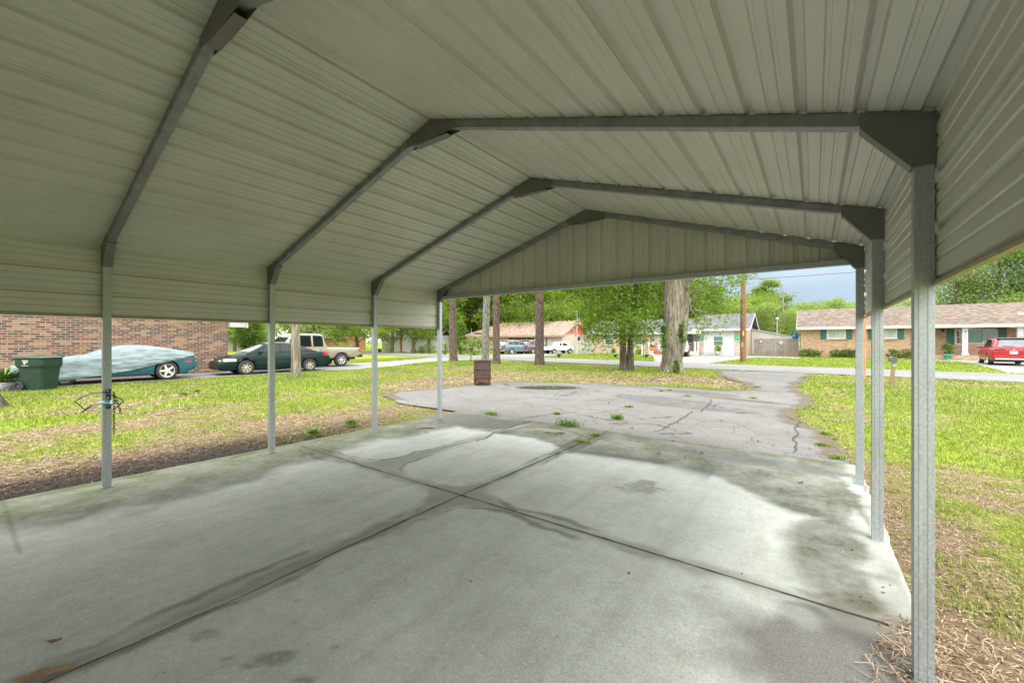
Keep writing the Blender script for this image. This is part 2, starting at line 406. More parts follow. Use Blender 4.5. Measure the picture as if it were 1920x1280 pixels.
    agg = sstep(2.84, 2.5, y) * sstep(-2.0, -.6, x + .8 * (nA - .5)); agg = np.clip(agg * (.5 + nA), 0, 1)
    i = np.arange((m - 1) * (n - 1)); r, c = i // (n - 1), i % (n - 1); a = r * n + c
    f = np.stack([a, a + 1, a + n + 1, a + n], 1)
    # skirt so that the slab has thickness
    t = NT('concrete')
    A = t.n('Attribute', attribute_name='film'); B = t.n('Attribute', attribute_name='marks'); C = t.n('Attribute', attribute_name='wear')
    a1 = t.n('SeparateColor'); b1 = t.n('SeparateColor'); c1 = t.n('SeparateColor')
    t.link(A.outputs['Color'], a1.inputs[0]); t.link(B.outputs['Color'], b1.inputs[0]); t.link(C.outputs['Color'], c1.inputs[0])
    n1 = t.noise(1.3, 6, .65); n2 = t.noise(9, 6, .7); n3 = t.noise(160, 3, .7); n4 = t.noise(5, 5, .7, sc=(1, .22, 1))
    col = t.mix(t.val(n1, .3, .7), (.365, .415, .385), (.53, .58, .545))
    col = t.mix(t.math('MULTIPLY', t.val(n2, .45, .75), .45), col, (.28, .285, .245))
    col = t.mix(t.math('MULTIPLY', t.val(n4, .46, .68), .5), col, (.30, .285, .23))
    col = t.mix(t.math('MULTIPLY', t.val(n3, .42, .60), .42), col, (.24, .235, .21))
    n5 = t.noise(48, 5, .85); col = t.mix(t.math('MULTIPLY', t.val(n5, .44, .66), .42), col, (.25, .25, .215)); col = t.mix(t.math('MULTIPLY', t.val(t.noise(31, 5, .85), .52, .7), .4), col, (.66, .68, .64))
    vp = t.n('TexVoronoi', Scale=11.0); t.link(t.tc.outputs['Object'], vp.inputs['Vector']); pit = t.ramp(vp.outputs['Distance'], [(.05, (1,) * 3), (.12, (0,) * 3)])
    col = t.mix(t.math('MULTIPLY', t.math('MULTIPLY', pit, t.val(t.noise(3, 4), .5, .6)), .6), col, (.17, .15, .12))
    col = t.mix(t.math('MULTIPLY', b1.outputs[1], .72), col, (.185, .18, .15))                 # halo
    col = t.mix(t.math('MULTIPLY', b1.outputs[0], .75), col, (.12, .108, .088))                 # tide ring
    ag = t.math('MULTIPLY', a1.outputs[0], t.ramp(t.noise(14, 5, .75), [(.25, (.72,) * 3), (.6, (1,) * 3)]))
    alc = t.mix(a1.outputs[1], t.mix(n2, (.032, .028, .018), (.066, .058, .040)), t.mix(n2, (.042, .056, .008), (.088, .102, .020)))
    col = t.mix(t.math('MULTIPLY', ag, .92), col, alc)
    col = t.mix(t.math('MULTIPLY', a1.outputs[2], .82), col, t.mix(n2, (.030, .035, .033), (.062, .070, .066)))
    col = t.mix(t.math('MULTIPLY', b1.outputs[2], t.ramp(t.noise(28, 4, .75), [(.3, (.35,) * 3), (.65, (.95,) * 3)])), col, (.135, .115, .085))
    sp = t.val(t.noise(75, 2, .8), .5, .62)
    col = t.mix(t.math('MULTIPLY', t.math('MULTIPLY', c1.outputs[1], sp), .28), col, (.16, .14, .12))
    col = t.mix(t.math('MULTIPLY', c1.outputs[2], t.ramp(n3, [(.35, (1,) * 3), (.65, (.5,) * 3)])), col, (.075, .068, .062))
    col = t.mix(c1.outputs[0], col, (.03, .026, .022))
    rg = t.ramp(a1.outputs[2], [(0, (.82,) * 3), (1, (.38,) * 3)])
    t.bump(t.math('ADD', n3, t.math('MULTIPLY', n2, .5)), .22, .006)
    t.fin(col, rg, 0, .12)
    # side faces
    def rim_ids(ids): return np.array(ids)
    bot = np.arange(n); top = np.arange((m - 1) * n, m * n); lef = np.arange(0, m * n, n); rig = np.arange(n - 1, m * n, n)
    loop = np.concatenate([bot, rig[1:], top[::-1][1:], lef[::-1][1:-1]])
    lv = v[loop].copy(); lv[:, 2] = -.14; k = len(loop); base = len(v)
    a = np.arange(k); b = (a + 1) % k
    sf = np.stack([loop[b], loop[a], base + a, base + b], 1)[:, [0, 1, 2, 3]]
    V = np.concatenate([v, lv]); Fc = np.concatenate([f, sf])
    def ext(arr): return np.clip(np.concatenate([arr, arr[loop]]), 0, 1)
    at = {'film': ext(np.stack([alg, green, wet], 1)), 'marks': ext(np.stack([ring, halo, st_], 1)), 'wear': ext(np.stack([joint, agg, rough], 1))}
    tag(np_mesh('concrete_slab', V, Fc, t.m, at), kind='structure')
slab()

def sheet(name, poly, z, mat, label=None):
    mb = MB(); mb.add([(x, y, z) for x, y in poly], [tuple(range(len(poly)))])
    o = mb.build(name, mat)
    bm = bmesh.new(); bm.from_mesh(o.data); bmesh.ops.triangulate(bm, faces=bm.faces); bmesh.ops.recalc_face_normals(bm, faces=bm.faces)
    if bm.faces and sum(f.normal.z for f in bm.faces) < 0: bmesh.ops.reverse_faces(bm, faces=bm.faces)
    bm.to_mesh(o.data); bm.free()
    return tag(o, kind='structure')

def asphalt():
    x0, x1 = min(p[0] for p in ASPH), max(p[0] for p in ASPH); y0, y1 = min(p[1] for p in ASPH), max(p[1] for p in ASPH)
    t = NT('asphalt')
    n1 = t.noise(.55, 6, .6); n2 = t.noise(5, 5, .7); n3 = t.noise(85, 2, .8); n4 = t.noise(26, 4, .85)
    c = t.mix(t.val(n1, .32, .68), (.080, .080, .077), (.138, .137, .130))
    c = t.mix(t.math('MULTIPLY', t.val(n2, .4, .75), .5), c, (.080, .079, .076))
    c = t.mix(t.math('MULTIPLY', t.val(n3, .38, .66), .55), c, (.24, .237, .222))
    c = t.mix(t.math('MULTIPLY', t.val(n4, .55, .72), .5), c, (.035, .034, .032))
    # cracks
    wv = t.mix(.16, t.tc.outputs['Object'], t.noise(1.6, 4, .6, out='Color'), 'ADD')
    vo = t.n('TexVoronoi', feature='DISTANCE_TO_EDGE', Scale=.62); t.link(wv, vo.inputs['Vector'])
    ck = t.ramp(vo.outputs['Distance'], [(.0, (1,) * 3), (.012, (0,) * 3)])
    ck = t.math('MULTIPLY', ck, t.val(t.noise(.8, 3), .46, .58))
    c = t.mix(t.math('MULTIPLY', ck, .85), c, (.045, .04, .035))
    vo2 = t.n('TexVoronoi', feature='DISTANCE_TO_EDGE', Scale=1.9); t.link(t.mix(.25, t.tc.outputs['Object'], t.noise(2.6, 4, .7, out='Color'), 'ADD'), vo2.inputs['Vector'])
    c = t.mix(t.math('MULTIPLY', t.ramp(vo2.outputs['Distance'], [(.0, (1,) * 3), (.02, (0,) * 3)]), t.math('MULTIPLY', t.val(t.noise(.5, 3), .38, .55), .85)), c, (.05, .046, .04))
    A = t.n('Attribute', attribute_name='patch'); a1 = t.n('SeparateColor'); t.link(A.outputs['Color'], a1.inputs[0])
    c = t.mix(t.math('MULTIPLY', a1.outputs[0], t.val(n2, .15, .75)), c, t.mix(n3, (.035, .035, .037), (.075, .075, .075)))
    c = t.mix(t.math('MULTIPLY', t.val(t.math('ADD', a1.outputs[1], t.math('MULTIPLY', t.math('SUBTRACT', n4, .5), .9)), .4, .65), .9), c, t.mix(t.val(n3, .3, .7), (.05, .042, .030), (.14, .112, .078)))
    c = t.mix(a1.outputs[2], c, (.035, .03, .028))
    t.bump(t.math('ADD', n3, t.math('MULTIPLY', ck, -2)), .5, .008)
    t.fin(c, .92, 0, .1)
    st = .06
    xs = np.arange(x0 - .1, x1 + .1, st); ys = np.arange(y0 - .1, 23.6, st); X, Y = np.meshgrid(xs, ys); x = X.ravel(); y = Y.ravel(); n, m = len(xs), len(ys)
    ins = inpoly(ASPH, x, y)
    i = np.arange((m - 1) * (n - 1)); r, cc = i // (n - 1), i % (n - 1); a = r * n + cc
    f = np.stack([a, a + 1, a + n + 1, a + n], 1); f = f[ins[f].sum(1) >= 2]
    used = np.unique(f); rem = np.full(len(x), -1); rem[used] = np.arange(len(used)); f = rem[f]; x, y = x[used], y[used]
    # the front joint stays tight against the slab
    y = np.maximum(y, 6.264)
    def blob(px, py, rx, ry, ang=0, ns=.6):
        cx, cy = G(px, py); dx, dy = x - cx, y - cy; ca, sa = math.cos(ang), math.sin(ang)
        u, q = dx * ca + dy * sa, -dx * sa + dy * ca
        return sstep(1.05, .9, np.hypot(u / rx, q / ry) + ns * (fbm(x, y, .8, 81) - .5))
    pa = np.maximum.reduce([.75 * blob(1262, 753, 1.75, .75, -.35), .8 * blob(1300, 735, 1.3, .45, -.2), .5 * blob(1010, 722, 2.4, .8, -.1), .55 * blob(950, 716, 2, .55), .45 * blob(1150, 722, 1.5, .4), .35 * blob(1420, 760, 1.5, .25)])
    de = dseg(ASPH + [ASPH[0]], x, y)
    up = sstep(.55, .0, de + .35 * (fbm(x, y, .6, 83) - .5)) * (y > 6.6)
    up = np.maximum(up, np.maximum(1.0 * blob(1385, 748, 1.0, .22, -.2), .7 * blob(1330, 725, 1.6, .35)))
    cr = np.zeros_like(x)
    cr = np.maximum(cr, .9 * sstep(.05, .01, y - 6.264))
    z = -.014 + .012 * (fbm(x, y, 1.2, 87) - .5) * sstep(6.3, 7, y) - .006 * cr
    pdx, pdy = G(1030, 725.5); z = np.where(np.hypot((x - pdx) / 1.6, (y - pdy) / .8) < 1, np.minimum(z, -.021), z)
    tag(np_mesh('asphalt_driveway', np.stack([x, y, z], 1), f, t.m, {'patch': np.clip(np.stack([pa, up, cr], 1), 0, 1)}, smooth=True), kind='structure')
asphalt()

def puddle():
    w = NT('puddle_water'); w.fin((.05, .055, .05), .03, 0, .8)
    cx, cy = G(1030, 725.5); ang = 0.63
    poly = []
    for k in range(60):
        a = 2 * math.pi * k / 60; r = 1 + .35 * (float(fbm(math.cos(a) * 2 + 5, math.sin(a) * 2 + 5, 1, 91)) - .5)
        u, q = 1.02 * r * math.cos(a), .48 * r * math.sin(a)
        poly.append((cx + u * math.cos(ang) - q * math.sin(ang), cy + u * math.sin(ang) + q * math.cos(ang)))
    sheet('puddle', poly, -.0135, w.m)
puddle()

def roads():
    t = NT('road_surface'); n1 = t.noise(.35, 5, .6); n2 = t.noise(60, 3, .8)
    c = t.mix(t.val(n1, .3, .7), (.112, .112, .11), (.165, .164, .16)); c = t.mix(t.math('MULTIPLY', t.val(n2, .4, .7), .3), c, (.16, .16, .16))
    t.bump(n2, .3, .005); t.fin(c, .85, 0, .3)
    P = []
    for x in np.linspace(-160, 160, 81): P.append((x, (ROAD0 - .1128 * x) / .9936 + .12 * (float(fbm(x, 0, 3, 15)) - .5)))
    Q = [(x, (ROAD1 - .1128 * x) / .9936) for x in np.linspace(160, -160, 21)]
    sheet('road', P + Q, -.008, t.m)
    t = NT('drive_concrete'); n1 = t.noise(.7, 5, .6); n2 = t.noise(40, 3, .8)
    c = t.mix(t.val(n1, .3, .7), (.14, .137, .125), (.21, .204, .188)); c = t.mix(t.math('MULTIPLY', t.val(n2, .4, .7), .35), c, (.22, .215, .2))
    bk = t.n('TexBrick', Scale=.3, offset=0.0); bk.inputs['Mortar Size'].default_value = .006; bk.inputs['Brick Width'].default_value = 1.0; bk.inputs['Row Height'].default_value = 1.0
    t.link(t.tc.outputs['Object'], bk.inputs['Vector']); c = t.mix(t.math('MULTIPLY', bk.outputs['Fac'], .6), c, (.10, .09, .08))
    t.fin(c, .85, 0, .3); cm = t.m
    sheet('neighbour_driveway', NDRIVE, -.012, cm); sheet('driveway_across_road', BDRIVE, -.016, cm); sheet('front_walk', BWALK, -.012, cm)
    sheet('driveway_by_shuttered_house', RDRIVE, -.016, cm); sheet('driveway_by_tan_roof_house', ADRIVE, -.016, cm)
roads()
# ================================================================== CARPORT
def carport():
    t = NT('panel_paint'); n1 = t.noise(1.1, 5, .6); n2 = t.noise(14, 4, .8)
    c = t.mix(t.val(n1, .3, .7), (.475, .472, .415), (.57, .566, .505)); c = t.mix(t.math('MULTIPLY', t.val(n2, .62, .8), .4), c, (.30, .26, .16))
    sp = t.val(t.noise(2.6, 2, .5), .74, .77); c = t.mix(t.math('MULTIPLY', sp, t.val(t.noise(30, 3), .5, .7)), c, (.20, .13, .05))
    t.fin(c, .42, 0, .45); panel = t.m
    t = NT('galvanised'); n1 = t.noise(2.2, 5, .7); n2 = t.noise(70, 2, .6); n3 = t.noise(30, 3, .7, sc=(1, 1, .06))
    c = t.mix(t.val(n2, .35, .65), (.33, .37, .385), (.45, .49, .505)); c = t.mix(t.math('MULTIPLY', t.val(n1, .5, .75), .4), c, (.25, .27, .27)); c = t.mix(t.math('MULTIPLY', t.val(n3, .5, .7), .3), c, (.52, .56, .58))
    t.fin(c, t.ramp(n2, [(.3, (.42,) * 3), (.7, (.58,) * 3)]), .55, .5); galv = t.m
    raft = sm((.27, .285, .285), .5, .5, .3, 9)
    t = NT('gusset_steel'); n1 = t.noise(5, 5, .7)
    t.fin(t.mix(n1, (.135, .135, .125), (.235, .233, .215)), .5, .55, .5); dark = t.m
    bolt_m = sm((.24, .24, .23), .45, .7)
    root = thing('carport', 'open steel carport with ribbed beige roof and side panels on galvanised posts', 'carport')
    P = .2286
    def profile(L):                        # (s, offset) of ribbed sheet of length L
        pts = []; k = 0
        base = [(0, 0), (.010, 0), (.022, .022), (.050, .022), (.062, 0), (.102, 0), (.107, .0055), (.119, .0055), (.124, 0), (.160, 0), (.165, .0055), (.177, .0055), (.182, 0)]
        while k * P < L:
            bb = base if k % 4 != 1 else base[:5] + [(.066, 0), (.0665, -.007), (.078, -.007), (.0785, 0)] + base[5:]
            for s, o in bb:
                if k * P + s < L: pts.append((k * P + s, o))
            k += 1
        pts.append((L, 0)); return pts
    yb, yf = -4.7, 5.55
    ex = .045
    def roofside(sgn):
        x_e = (XL - ex) if sgn < 0 else (XR + ex); dx = XM - x_e; L = math.hypot(dx, ZR - ZE); ux, uz = dx / L, (ZR - ZE) / L; nx, nz = (-uz, ux) if sgn < 0 else (uz, -ux)
        if nz < 0: nx, nz = -nx, -nz
        mb = MB()
        ys = [yb, 2.20, 2.2004, yf]
        P0 = [[(x_e + ux * s + nx * o, y, ZE + uz * s + nz * o) for y in (yb, yf)] for s, o in profile(L)]
        mb.grid(P0, smooth=False, flip=sgn > 0)
        mb.build('roof_panel', panel, root)
    roofside(-1); roofside(1)
    def side(x, sgn):
        mb = MB(); z1 = ZE + .010; z0 = 1.70
        mb.grid([[(x + sgn * o, y, z1 - s) for y in (yb, 5.486)] for s, o in profile(z1 - z0)], smooth=False, flip=sgn < 0)
        mb.build('side_panel', panel, root)
        tr = MB(); tr.box((x - .010, yb, z0 - .014), (x + .010, 5.486, z0 - .001)); tr.build('panel_trim', sm((.36, .30, .19), .5), root)
    for xx, s_ in ((XL - ex, -1), (XR + ex, 1)):
        tr = MB(); tr.box((min(xx, xx + s_ * .02), yb, ZE - .09), (max(xx, xx + s_ * .02), yf, ZE + .034)); tr.build('eave_trim', panel, root)
    side(XL - .036, -1); side(XR + .036, 1)
    # gable sheet, trimmed to the roof line
    mb = MB(); xa, xb = XL + .02, XR - .02; rows = []
    for s, o in profile(xb - xa):
        x = xa + s; zt = ZE + (ZR - ZE) * (1 - abs(x - XM) / (XR + ex - XM)) - .004
        rows.append([(x, 5.497 + o, 2.26), (x, 5.497 + o, max(zt, 2.262))])
    mb.grid(rows, smooth=False); mb.build('gable_panel', panel, root)
    rw = MB(); rows = []
    for s, o in profile(xb - xa):
        x = xa + s; zt = ZE + (ZR - ZE) * (1 - abs(x - XM) / (XR + ex - XM)) - .004
        rows.append([(x, yb + .05 - o, .02), (x, yb + .05 - o, zt)])
    rw.grid(rows, smooth=False); rw.build('added_rear_blocker', panel, root)  # ribbed end wall added out of view to block light and darken the roof
    rc = MB(); rc.prism([(XM - .2, ZR - .035), (XM, ZR + .026), (XM + .2, ZR - .035), (XM, ZR + .03)], (yb, yf)); rc.build('ridge_cap', panel, root)
    bm_ = MB(); bm_.lathe([(.0, .006), (.004, .006), (.0055, .003), (.0055, -.002)], 6, M=Matrix.Rotation(R(90), 4, 'X'))
    bolt0 = bm_.build('bolt', bolt_m); bolt_me = bolt0.data; bpy.data.objects.remove(bolt0)
    def bolt(par, p):
        o = bpy.data.objects.new('bolt', bolt_me); COL.objects.link(o); o.parent = par; o.location = p
    w = .0635
    slope = (ZR - ZE) / (XR + ex - XM); cs = 1 / math.hypot(1, slope)
    def roofz(x): return ZE + (XR + ex - XM - abs(x - XM)) * slope
    hdr = MB(); hdr.box((XL + w / 2 + .001, 5.42, 2.235), (XR - w / 2 - .001, 5.480, 2.298)); hdr.build('header_beam', galv, root, bevel=.006)
    for i, y in enumerate(YF):
        for x in (XL, XR):
            p = MB(); s_ = 1 if x == XL else -1
            zt = roofz(x + s_ * -w / 2) - .006
            p.box((x - w / 2, y - w / 2, -.02), (x + w / 2, y + w / 2, zt - .05))
            # rolled grooves down two faces
            for dx in (-.014, .014):
                p.box((x + dx - .004, y - w / 2 - .0015, 0), (x + dx + .004, y - w / 2, zt - .3))
            post = p.build('post', galv, root, bevel=.007)
            bp = MB(); bp.box((x - .038, y - .038, -.01), (x + .038, y + .038, .006)); bp.build('foot', galv, post)
            # rafter
            q = MB(); h = w / cs
            xa_, xb_ = (x - s_ * w / 2, XM) if x == XL else (x - s_ * w / 2, XM)
            za, zb = roofz(xa_) - .004, roofz(XM) - .004
            vs = [(xa_, y - w/2, za - h), (xa_, y + w/2, za - h), (xa_, y + w/2, za), (xa_, y - w/2, za), (xb_, y - w/2, zb - h), (xb_, y + w/2, zb - h), (xb_, y + w/2, zb), (xb_, y - w/2, zb)]
            q.add(vs, [(0,1,2,3),(7,6,5,4),(0,4,5,1),(1,5,6,2),(2,6,7,3),(3,7,4,0)])
            q.build('rafter', raft, root, bevel=.005, fixn=True)
            # corner gusset: folded channel of two plates and a sloping web
            g = MB(); xo = x - s_ * (w / 2 + .003); xi = x + s_ * .208; gz = .215
            za, zi = roofz(xo) - .005, roofz(xi) - .005
            poly = [(xo, za), (xi, zi), (xi, zi - h - .004), (x + s_ * (w / 2 + .004), za - gz), (xo, za - gz)]
            for ya, yb_ in ((y - w/2 - .005, y - w/2 - .002), (y + w/2 + .002, y + w/2 + .005)): g.prism(poly, (ya, yb_))
            a_, b_ = Vector((xi, y, zi - h - .006)), Vector((x + s_ * (w / 2 + .006), y, za - gz))
            g.bar(a_, b_, w + .006, .003, up=(s_, 0, 1))
            go = g.build('corner_gusset', dark, root, fixn=True)
            if i < 4:
                for fx in (.18, .45, .72, .92):
                    xx = xo + (xi - xo) * fx; bolt(go, (xx, y - w/2 - .005, roofz(xx) - .032))
                for k in range(1, 4): bolt(go, (x - s_ * .008, y - w/2 - .005, za - .035 - .050 * k))
        rg = MB(); e = .30; h = w / cs
        poly = [(XM - e, roofz(XM - e) - .005), (XM, ZR - .005), (XM + e, roofz(XM + e) - .005), (XM + e, roofz(XM + e) - h - .005), (XM + .02, roofz(XM + e) - h - .02), (XM - .02, roofz(XM + e) - h - .02), (XM - e, roofz(XM - e) - h - .005)]
        for ya, yb_ in ((y - w/2 - .005, y - w/2 - .002), (y + w/2 + .002, y + w/2 + .005)): rg.prism(poly, (ya, yb_))
        zb0 = roofz(XM + e) - h - .008
        rg.box((XM - .2, y - w / 2 - .002, zb0 - .014), (XM + .2, y + w / 2 + .002, zb0 - .011))
        ro = rg.build('ridge_gusset', dark, root, fixn=True)
        if i < 4:
            for k in range(-4, 5):
                bolt(ro, (XM + k * .066, y - w/2 - .005, roofz(XM + k * .066) - .03))
carport()
# ================================================================== VEGETATION
def leaf_mat(name, dark, light, trans=.5, dead=None):
    t = NT(name); at = t.n('Attribute', attribute_name='leaf'); sp = t.n('SeparateColor'); t.link(at.outputs['Color'], sp.inputs[0])
    oi = t.n('ObjectInfo')
    c = t.mix(sp.outputs[0], dark, light)
    c = t.mix(t.math('MULTIPLY', oi.outputs['Random'], .35), c, tuple(x * k for x, k in zip(light, (1.25, .95, .8))))
    t.fin(c, .55, 0, .35)
    if dead: c = t.mix(sp.outputs[1], dead, c); t.link(c, t.b.inputs['Base Color'])
    tr = t.n('BsdfTranslucent'); t.link(t.mix(.5, c, (.26, .38, .03)), tr.inputs['Color'])
    ms = t.n('MixShader'); ms.inputs[0].default_value = trans
    t.link(t.b.outputs[0], ms.inputs[1]); t.link(tr.outputs[0], ms.inputs[2]); t.link(ms.outputs[0], t.out.inputs[0]); return t.m
LEAF = leaf_mat('oak_leaves', (.030, .076, .008), (.165, .295, .026), .42)
LEAF_FAR = leaf_mat('woodland_leaves', (.034, .078, .010), (.225, .335, .038))
LEAF_BLUE = leaf_mat('dusty_leaves', (.10, .17, .055), (.29, .39, .115))
LEAF_PINE = leaf_mat('pine_needles', (.075, .125, .022), (.23, .31, .055))
LEAF_LIME = leaf_mat('lime_leaves', (.07, .145, .012), (.27, .39, .032))
LEAF_DARK = leaf_mat('shrub_leaves', (.028, .080, .011), (.11, .22, .028))
GRASS_M = leaf_mat('grass_blades', (.048, .112, .008), (.215, .30, .028), .3, (.40, .33, .18))
def bark_mat(name, a, b, sc=(1, 1, .16), k=14, crack=(.02, .017, .014)):
    t = NT(name); n1 = t.noise(k, 5, .7, sc=sc); n2 = t.noise(2.0, 4)
    c = t.mix(t.val(n1, .36, .64), crack, a); c = t.mix(t.math('MULTIPLY', t.val(n2, .4, .7), .7), c, b, 'MIX')
    c = t.mix(t.val(t.noise(k * 1.3, 4, .7, sc=sc), .50, .60), c, tuple(x * .32 for x in a))
    t.bump(n1, 1.0, .05); t.fin(c, .9, 0, .2); return t.m
BARK_PINE = bark_mat('pine_bark', (.20, .145, .12), (.15, .11, .095), (1, 1, .28), 16)
BARK_OAK = bark_mat('oak_bark', (.33, .29, .225), (.27, .245, .19), (1, 1, .10), 11, (.05, .045, .035))
BARK_GREY = bark_mat('smooth_grey_bark', (.27, .265, .225), (.20, .205, .165), (1, 1, .5), 7, (.12, .115, .095))
BARK_BROWN = bark_mat('brown_bark', (.21, .17, .125), (.16, .14, .10), (1, 1, .15), 14)

def leaves_np(blobs, n, size, r, cl=24, crad=.34, flat=.0):
    """leaf quads gathered in clumps inside a list of ellipsoids (cx, cy, cz, rx, ry, rz)"""
    vol = np.array([b[3] * b[4] * b[5] for b in blobs]) ** .75; vol /= vol.sum()
    ncl = max(1, n // cl); bi = r.choice(len(blobs), ncl, p=vol); B = np.array(blobs)[bi]
    d = r.normal(size=(ncl, 3)); d /= np.linalg.norm(d, axis=1)[:, None]; rad = r.uniform(.25, 1, ncl) ** .42
    rad *= 1 + .18 * np.sin(d[:, 0] * 5 + d[:, 2] * 4 + bi)
    C = B[:, :3] + d * rad[:, None] * B[:, 3:6]
    tone = np.clip(r.normal(.42, .30, ncl), 0, 1)
    c = np.repeat(C, cl, 0) + r.normal(size=(ncl * cl, 3)) * crad * np.array([1, 1, .75]); m = len(c)
    u = r.normal(size=(m, 3)); u[:, 2] *= .6; u /= np.linalg.norm(u, axis=1)[:, None]
    w = r.normal(size=(m, 3)); w[:, 2] += flat; w -= u * (w * u).sum(1)[:, None]; w /= np.linalg.norm(w, axis=1)[:, None]; s = np.cross(u, w)
    sz = size * r.uniform(.6, 1.35, m)[:, None]
    v = np.stack([c - u * sz * .5, c + s * sz * .32 + w * sz * .08, c + u * sz * .5, c - s * sz * .32 + w * sz * .08], 1).reshape(-1, 3)
    f = np.arange(m * 4).reshape(-1, 4); t = np.clip(np.repeat(tone, cl) + r.normal(0, .16, m), 0, 1)
    return v, f, np.repeat(t, 4)[:, None]
def crown(par, blobs, n, size, mat, seed, name='crown', **k):
    r = np.random.default_rng(seed); v, f, t = leaves_np(blobs, n, size, r, **k)
    return np_mesh(name, v, f, mat, {'leaf': t}, parent=par)
def trunk_rings(mb, pts, rs, seed, n=18, flare=0, rough=.08, flute=5):
    pts = [Vector(p) for p in pts]; P = []; D = []
    for i in range(len(pts) - 1):
        k = max(2, int((pts[i + 1] - pts[i]).length / .25))
        for j in range(k + (i == len(pts) - 2)):
            t = j / k; P.append(pts[i].lerp(pts[i + 1], t)); D.append(rs[i] + (rs[i + 1] - rs[i]) * t)
    G_ = []; h0 = P[0].z
    for p, r in zip(P, D):
        row = []; fl = flare * math.exp(-max(p.z - h0, 0) / .32)
        for a in range(n):
            th = 2 * math.pi * a / n
            q = 1 + rough * (float(fbm(th * 2.2 + seed, p.z * 1.4, 1, seed)) - .5) * 2 + fl * (.55 + .45 * math.cos(flute * th + seed))
            row.append((p.x + r * q * math.cos(th), p.y + r * q * math.sin(th), p.z))
        G_.append(row)
    mb.grid(G_, smooth=True, flip=False, wrap=True); return mb
def limb(mb, p, q, r0, r1, seed, sag=.25):
    rr = random.Random(seed); p, q = Vector(p), Vector(q); pts = []; n = 6; L = (q - p).length
    for i in range(n + 1):
        t = i / n; o = p.lerp(q, t); o.z += sag * L * .5 * math.sin(t * math.pi) * .5
        if 0 < i < n: o += Vector((rr.uniform(-1, 1), rr.uniform(-1, 1), rr.uniform(-1, 1))) * L * .03
        pts.append(o)
    mb.tube(pts, [r0 + (r1 - r0) * i / n for i in range(n + 1)], 7, cap=False)

def big_tree(name, label, px, py, dia, H, bark, group=None, lean=(0, 0), crown_blobs=(), nleaf=0, leaf=.12, lm=None, seed=1, flare=.35, limbs=(), taper=.75, cl=24, crad=.34):
    x, y = G(px, py, -.05); root = thing(name, label, 'tree', (x, y, -.06), 0, group)
    mb = MB(); r = dia / 2
    trunk_rings(mb, [(0, 0, 0), (lean[0] * .15, lean[1] * .15, H * .15), (lean[0], lean[1], H)], [r, r * .96, r * taper], seed, 20, flare)
    for i, (p, q, a, b) in enumerate(limbs): limb(mb, p, q, a, b, seed * 10 + i)
    mb.build('trunk', bark, root)
    if nleaf: crown(root, crown_blobs, nleaf, leaf, lm or LEAF, seed, cl=cl, crad=crad)
    return root
def rel(px, py, Z, base):                 # point seen at (px, py) at depth Z, relative to a base on the ground
    x, y = W(px, Z); return (x - base[0], y - base[1], HT(py, Z) + .06)
PINE_TOP = [(0, 0, 13.5, 2.2, 2.2, 1.6), (.6, .4, 15.5, 1.8, 1.8, 1.4), (-.7, .2, 12, 1.6, 1.6, .9)]
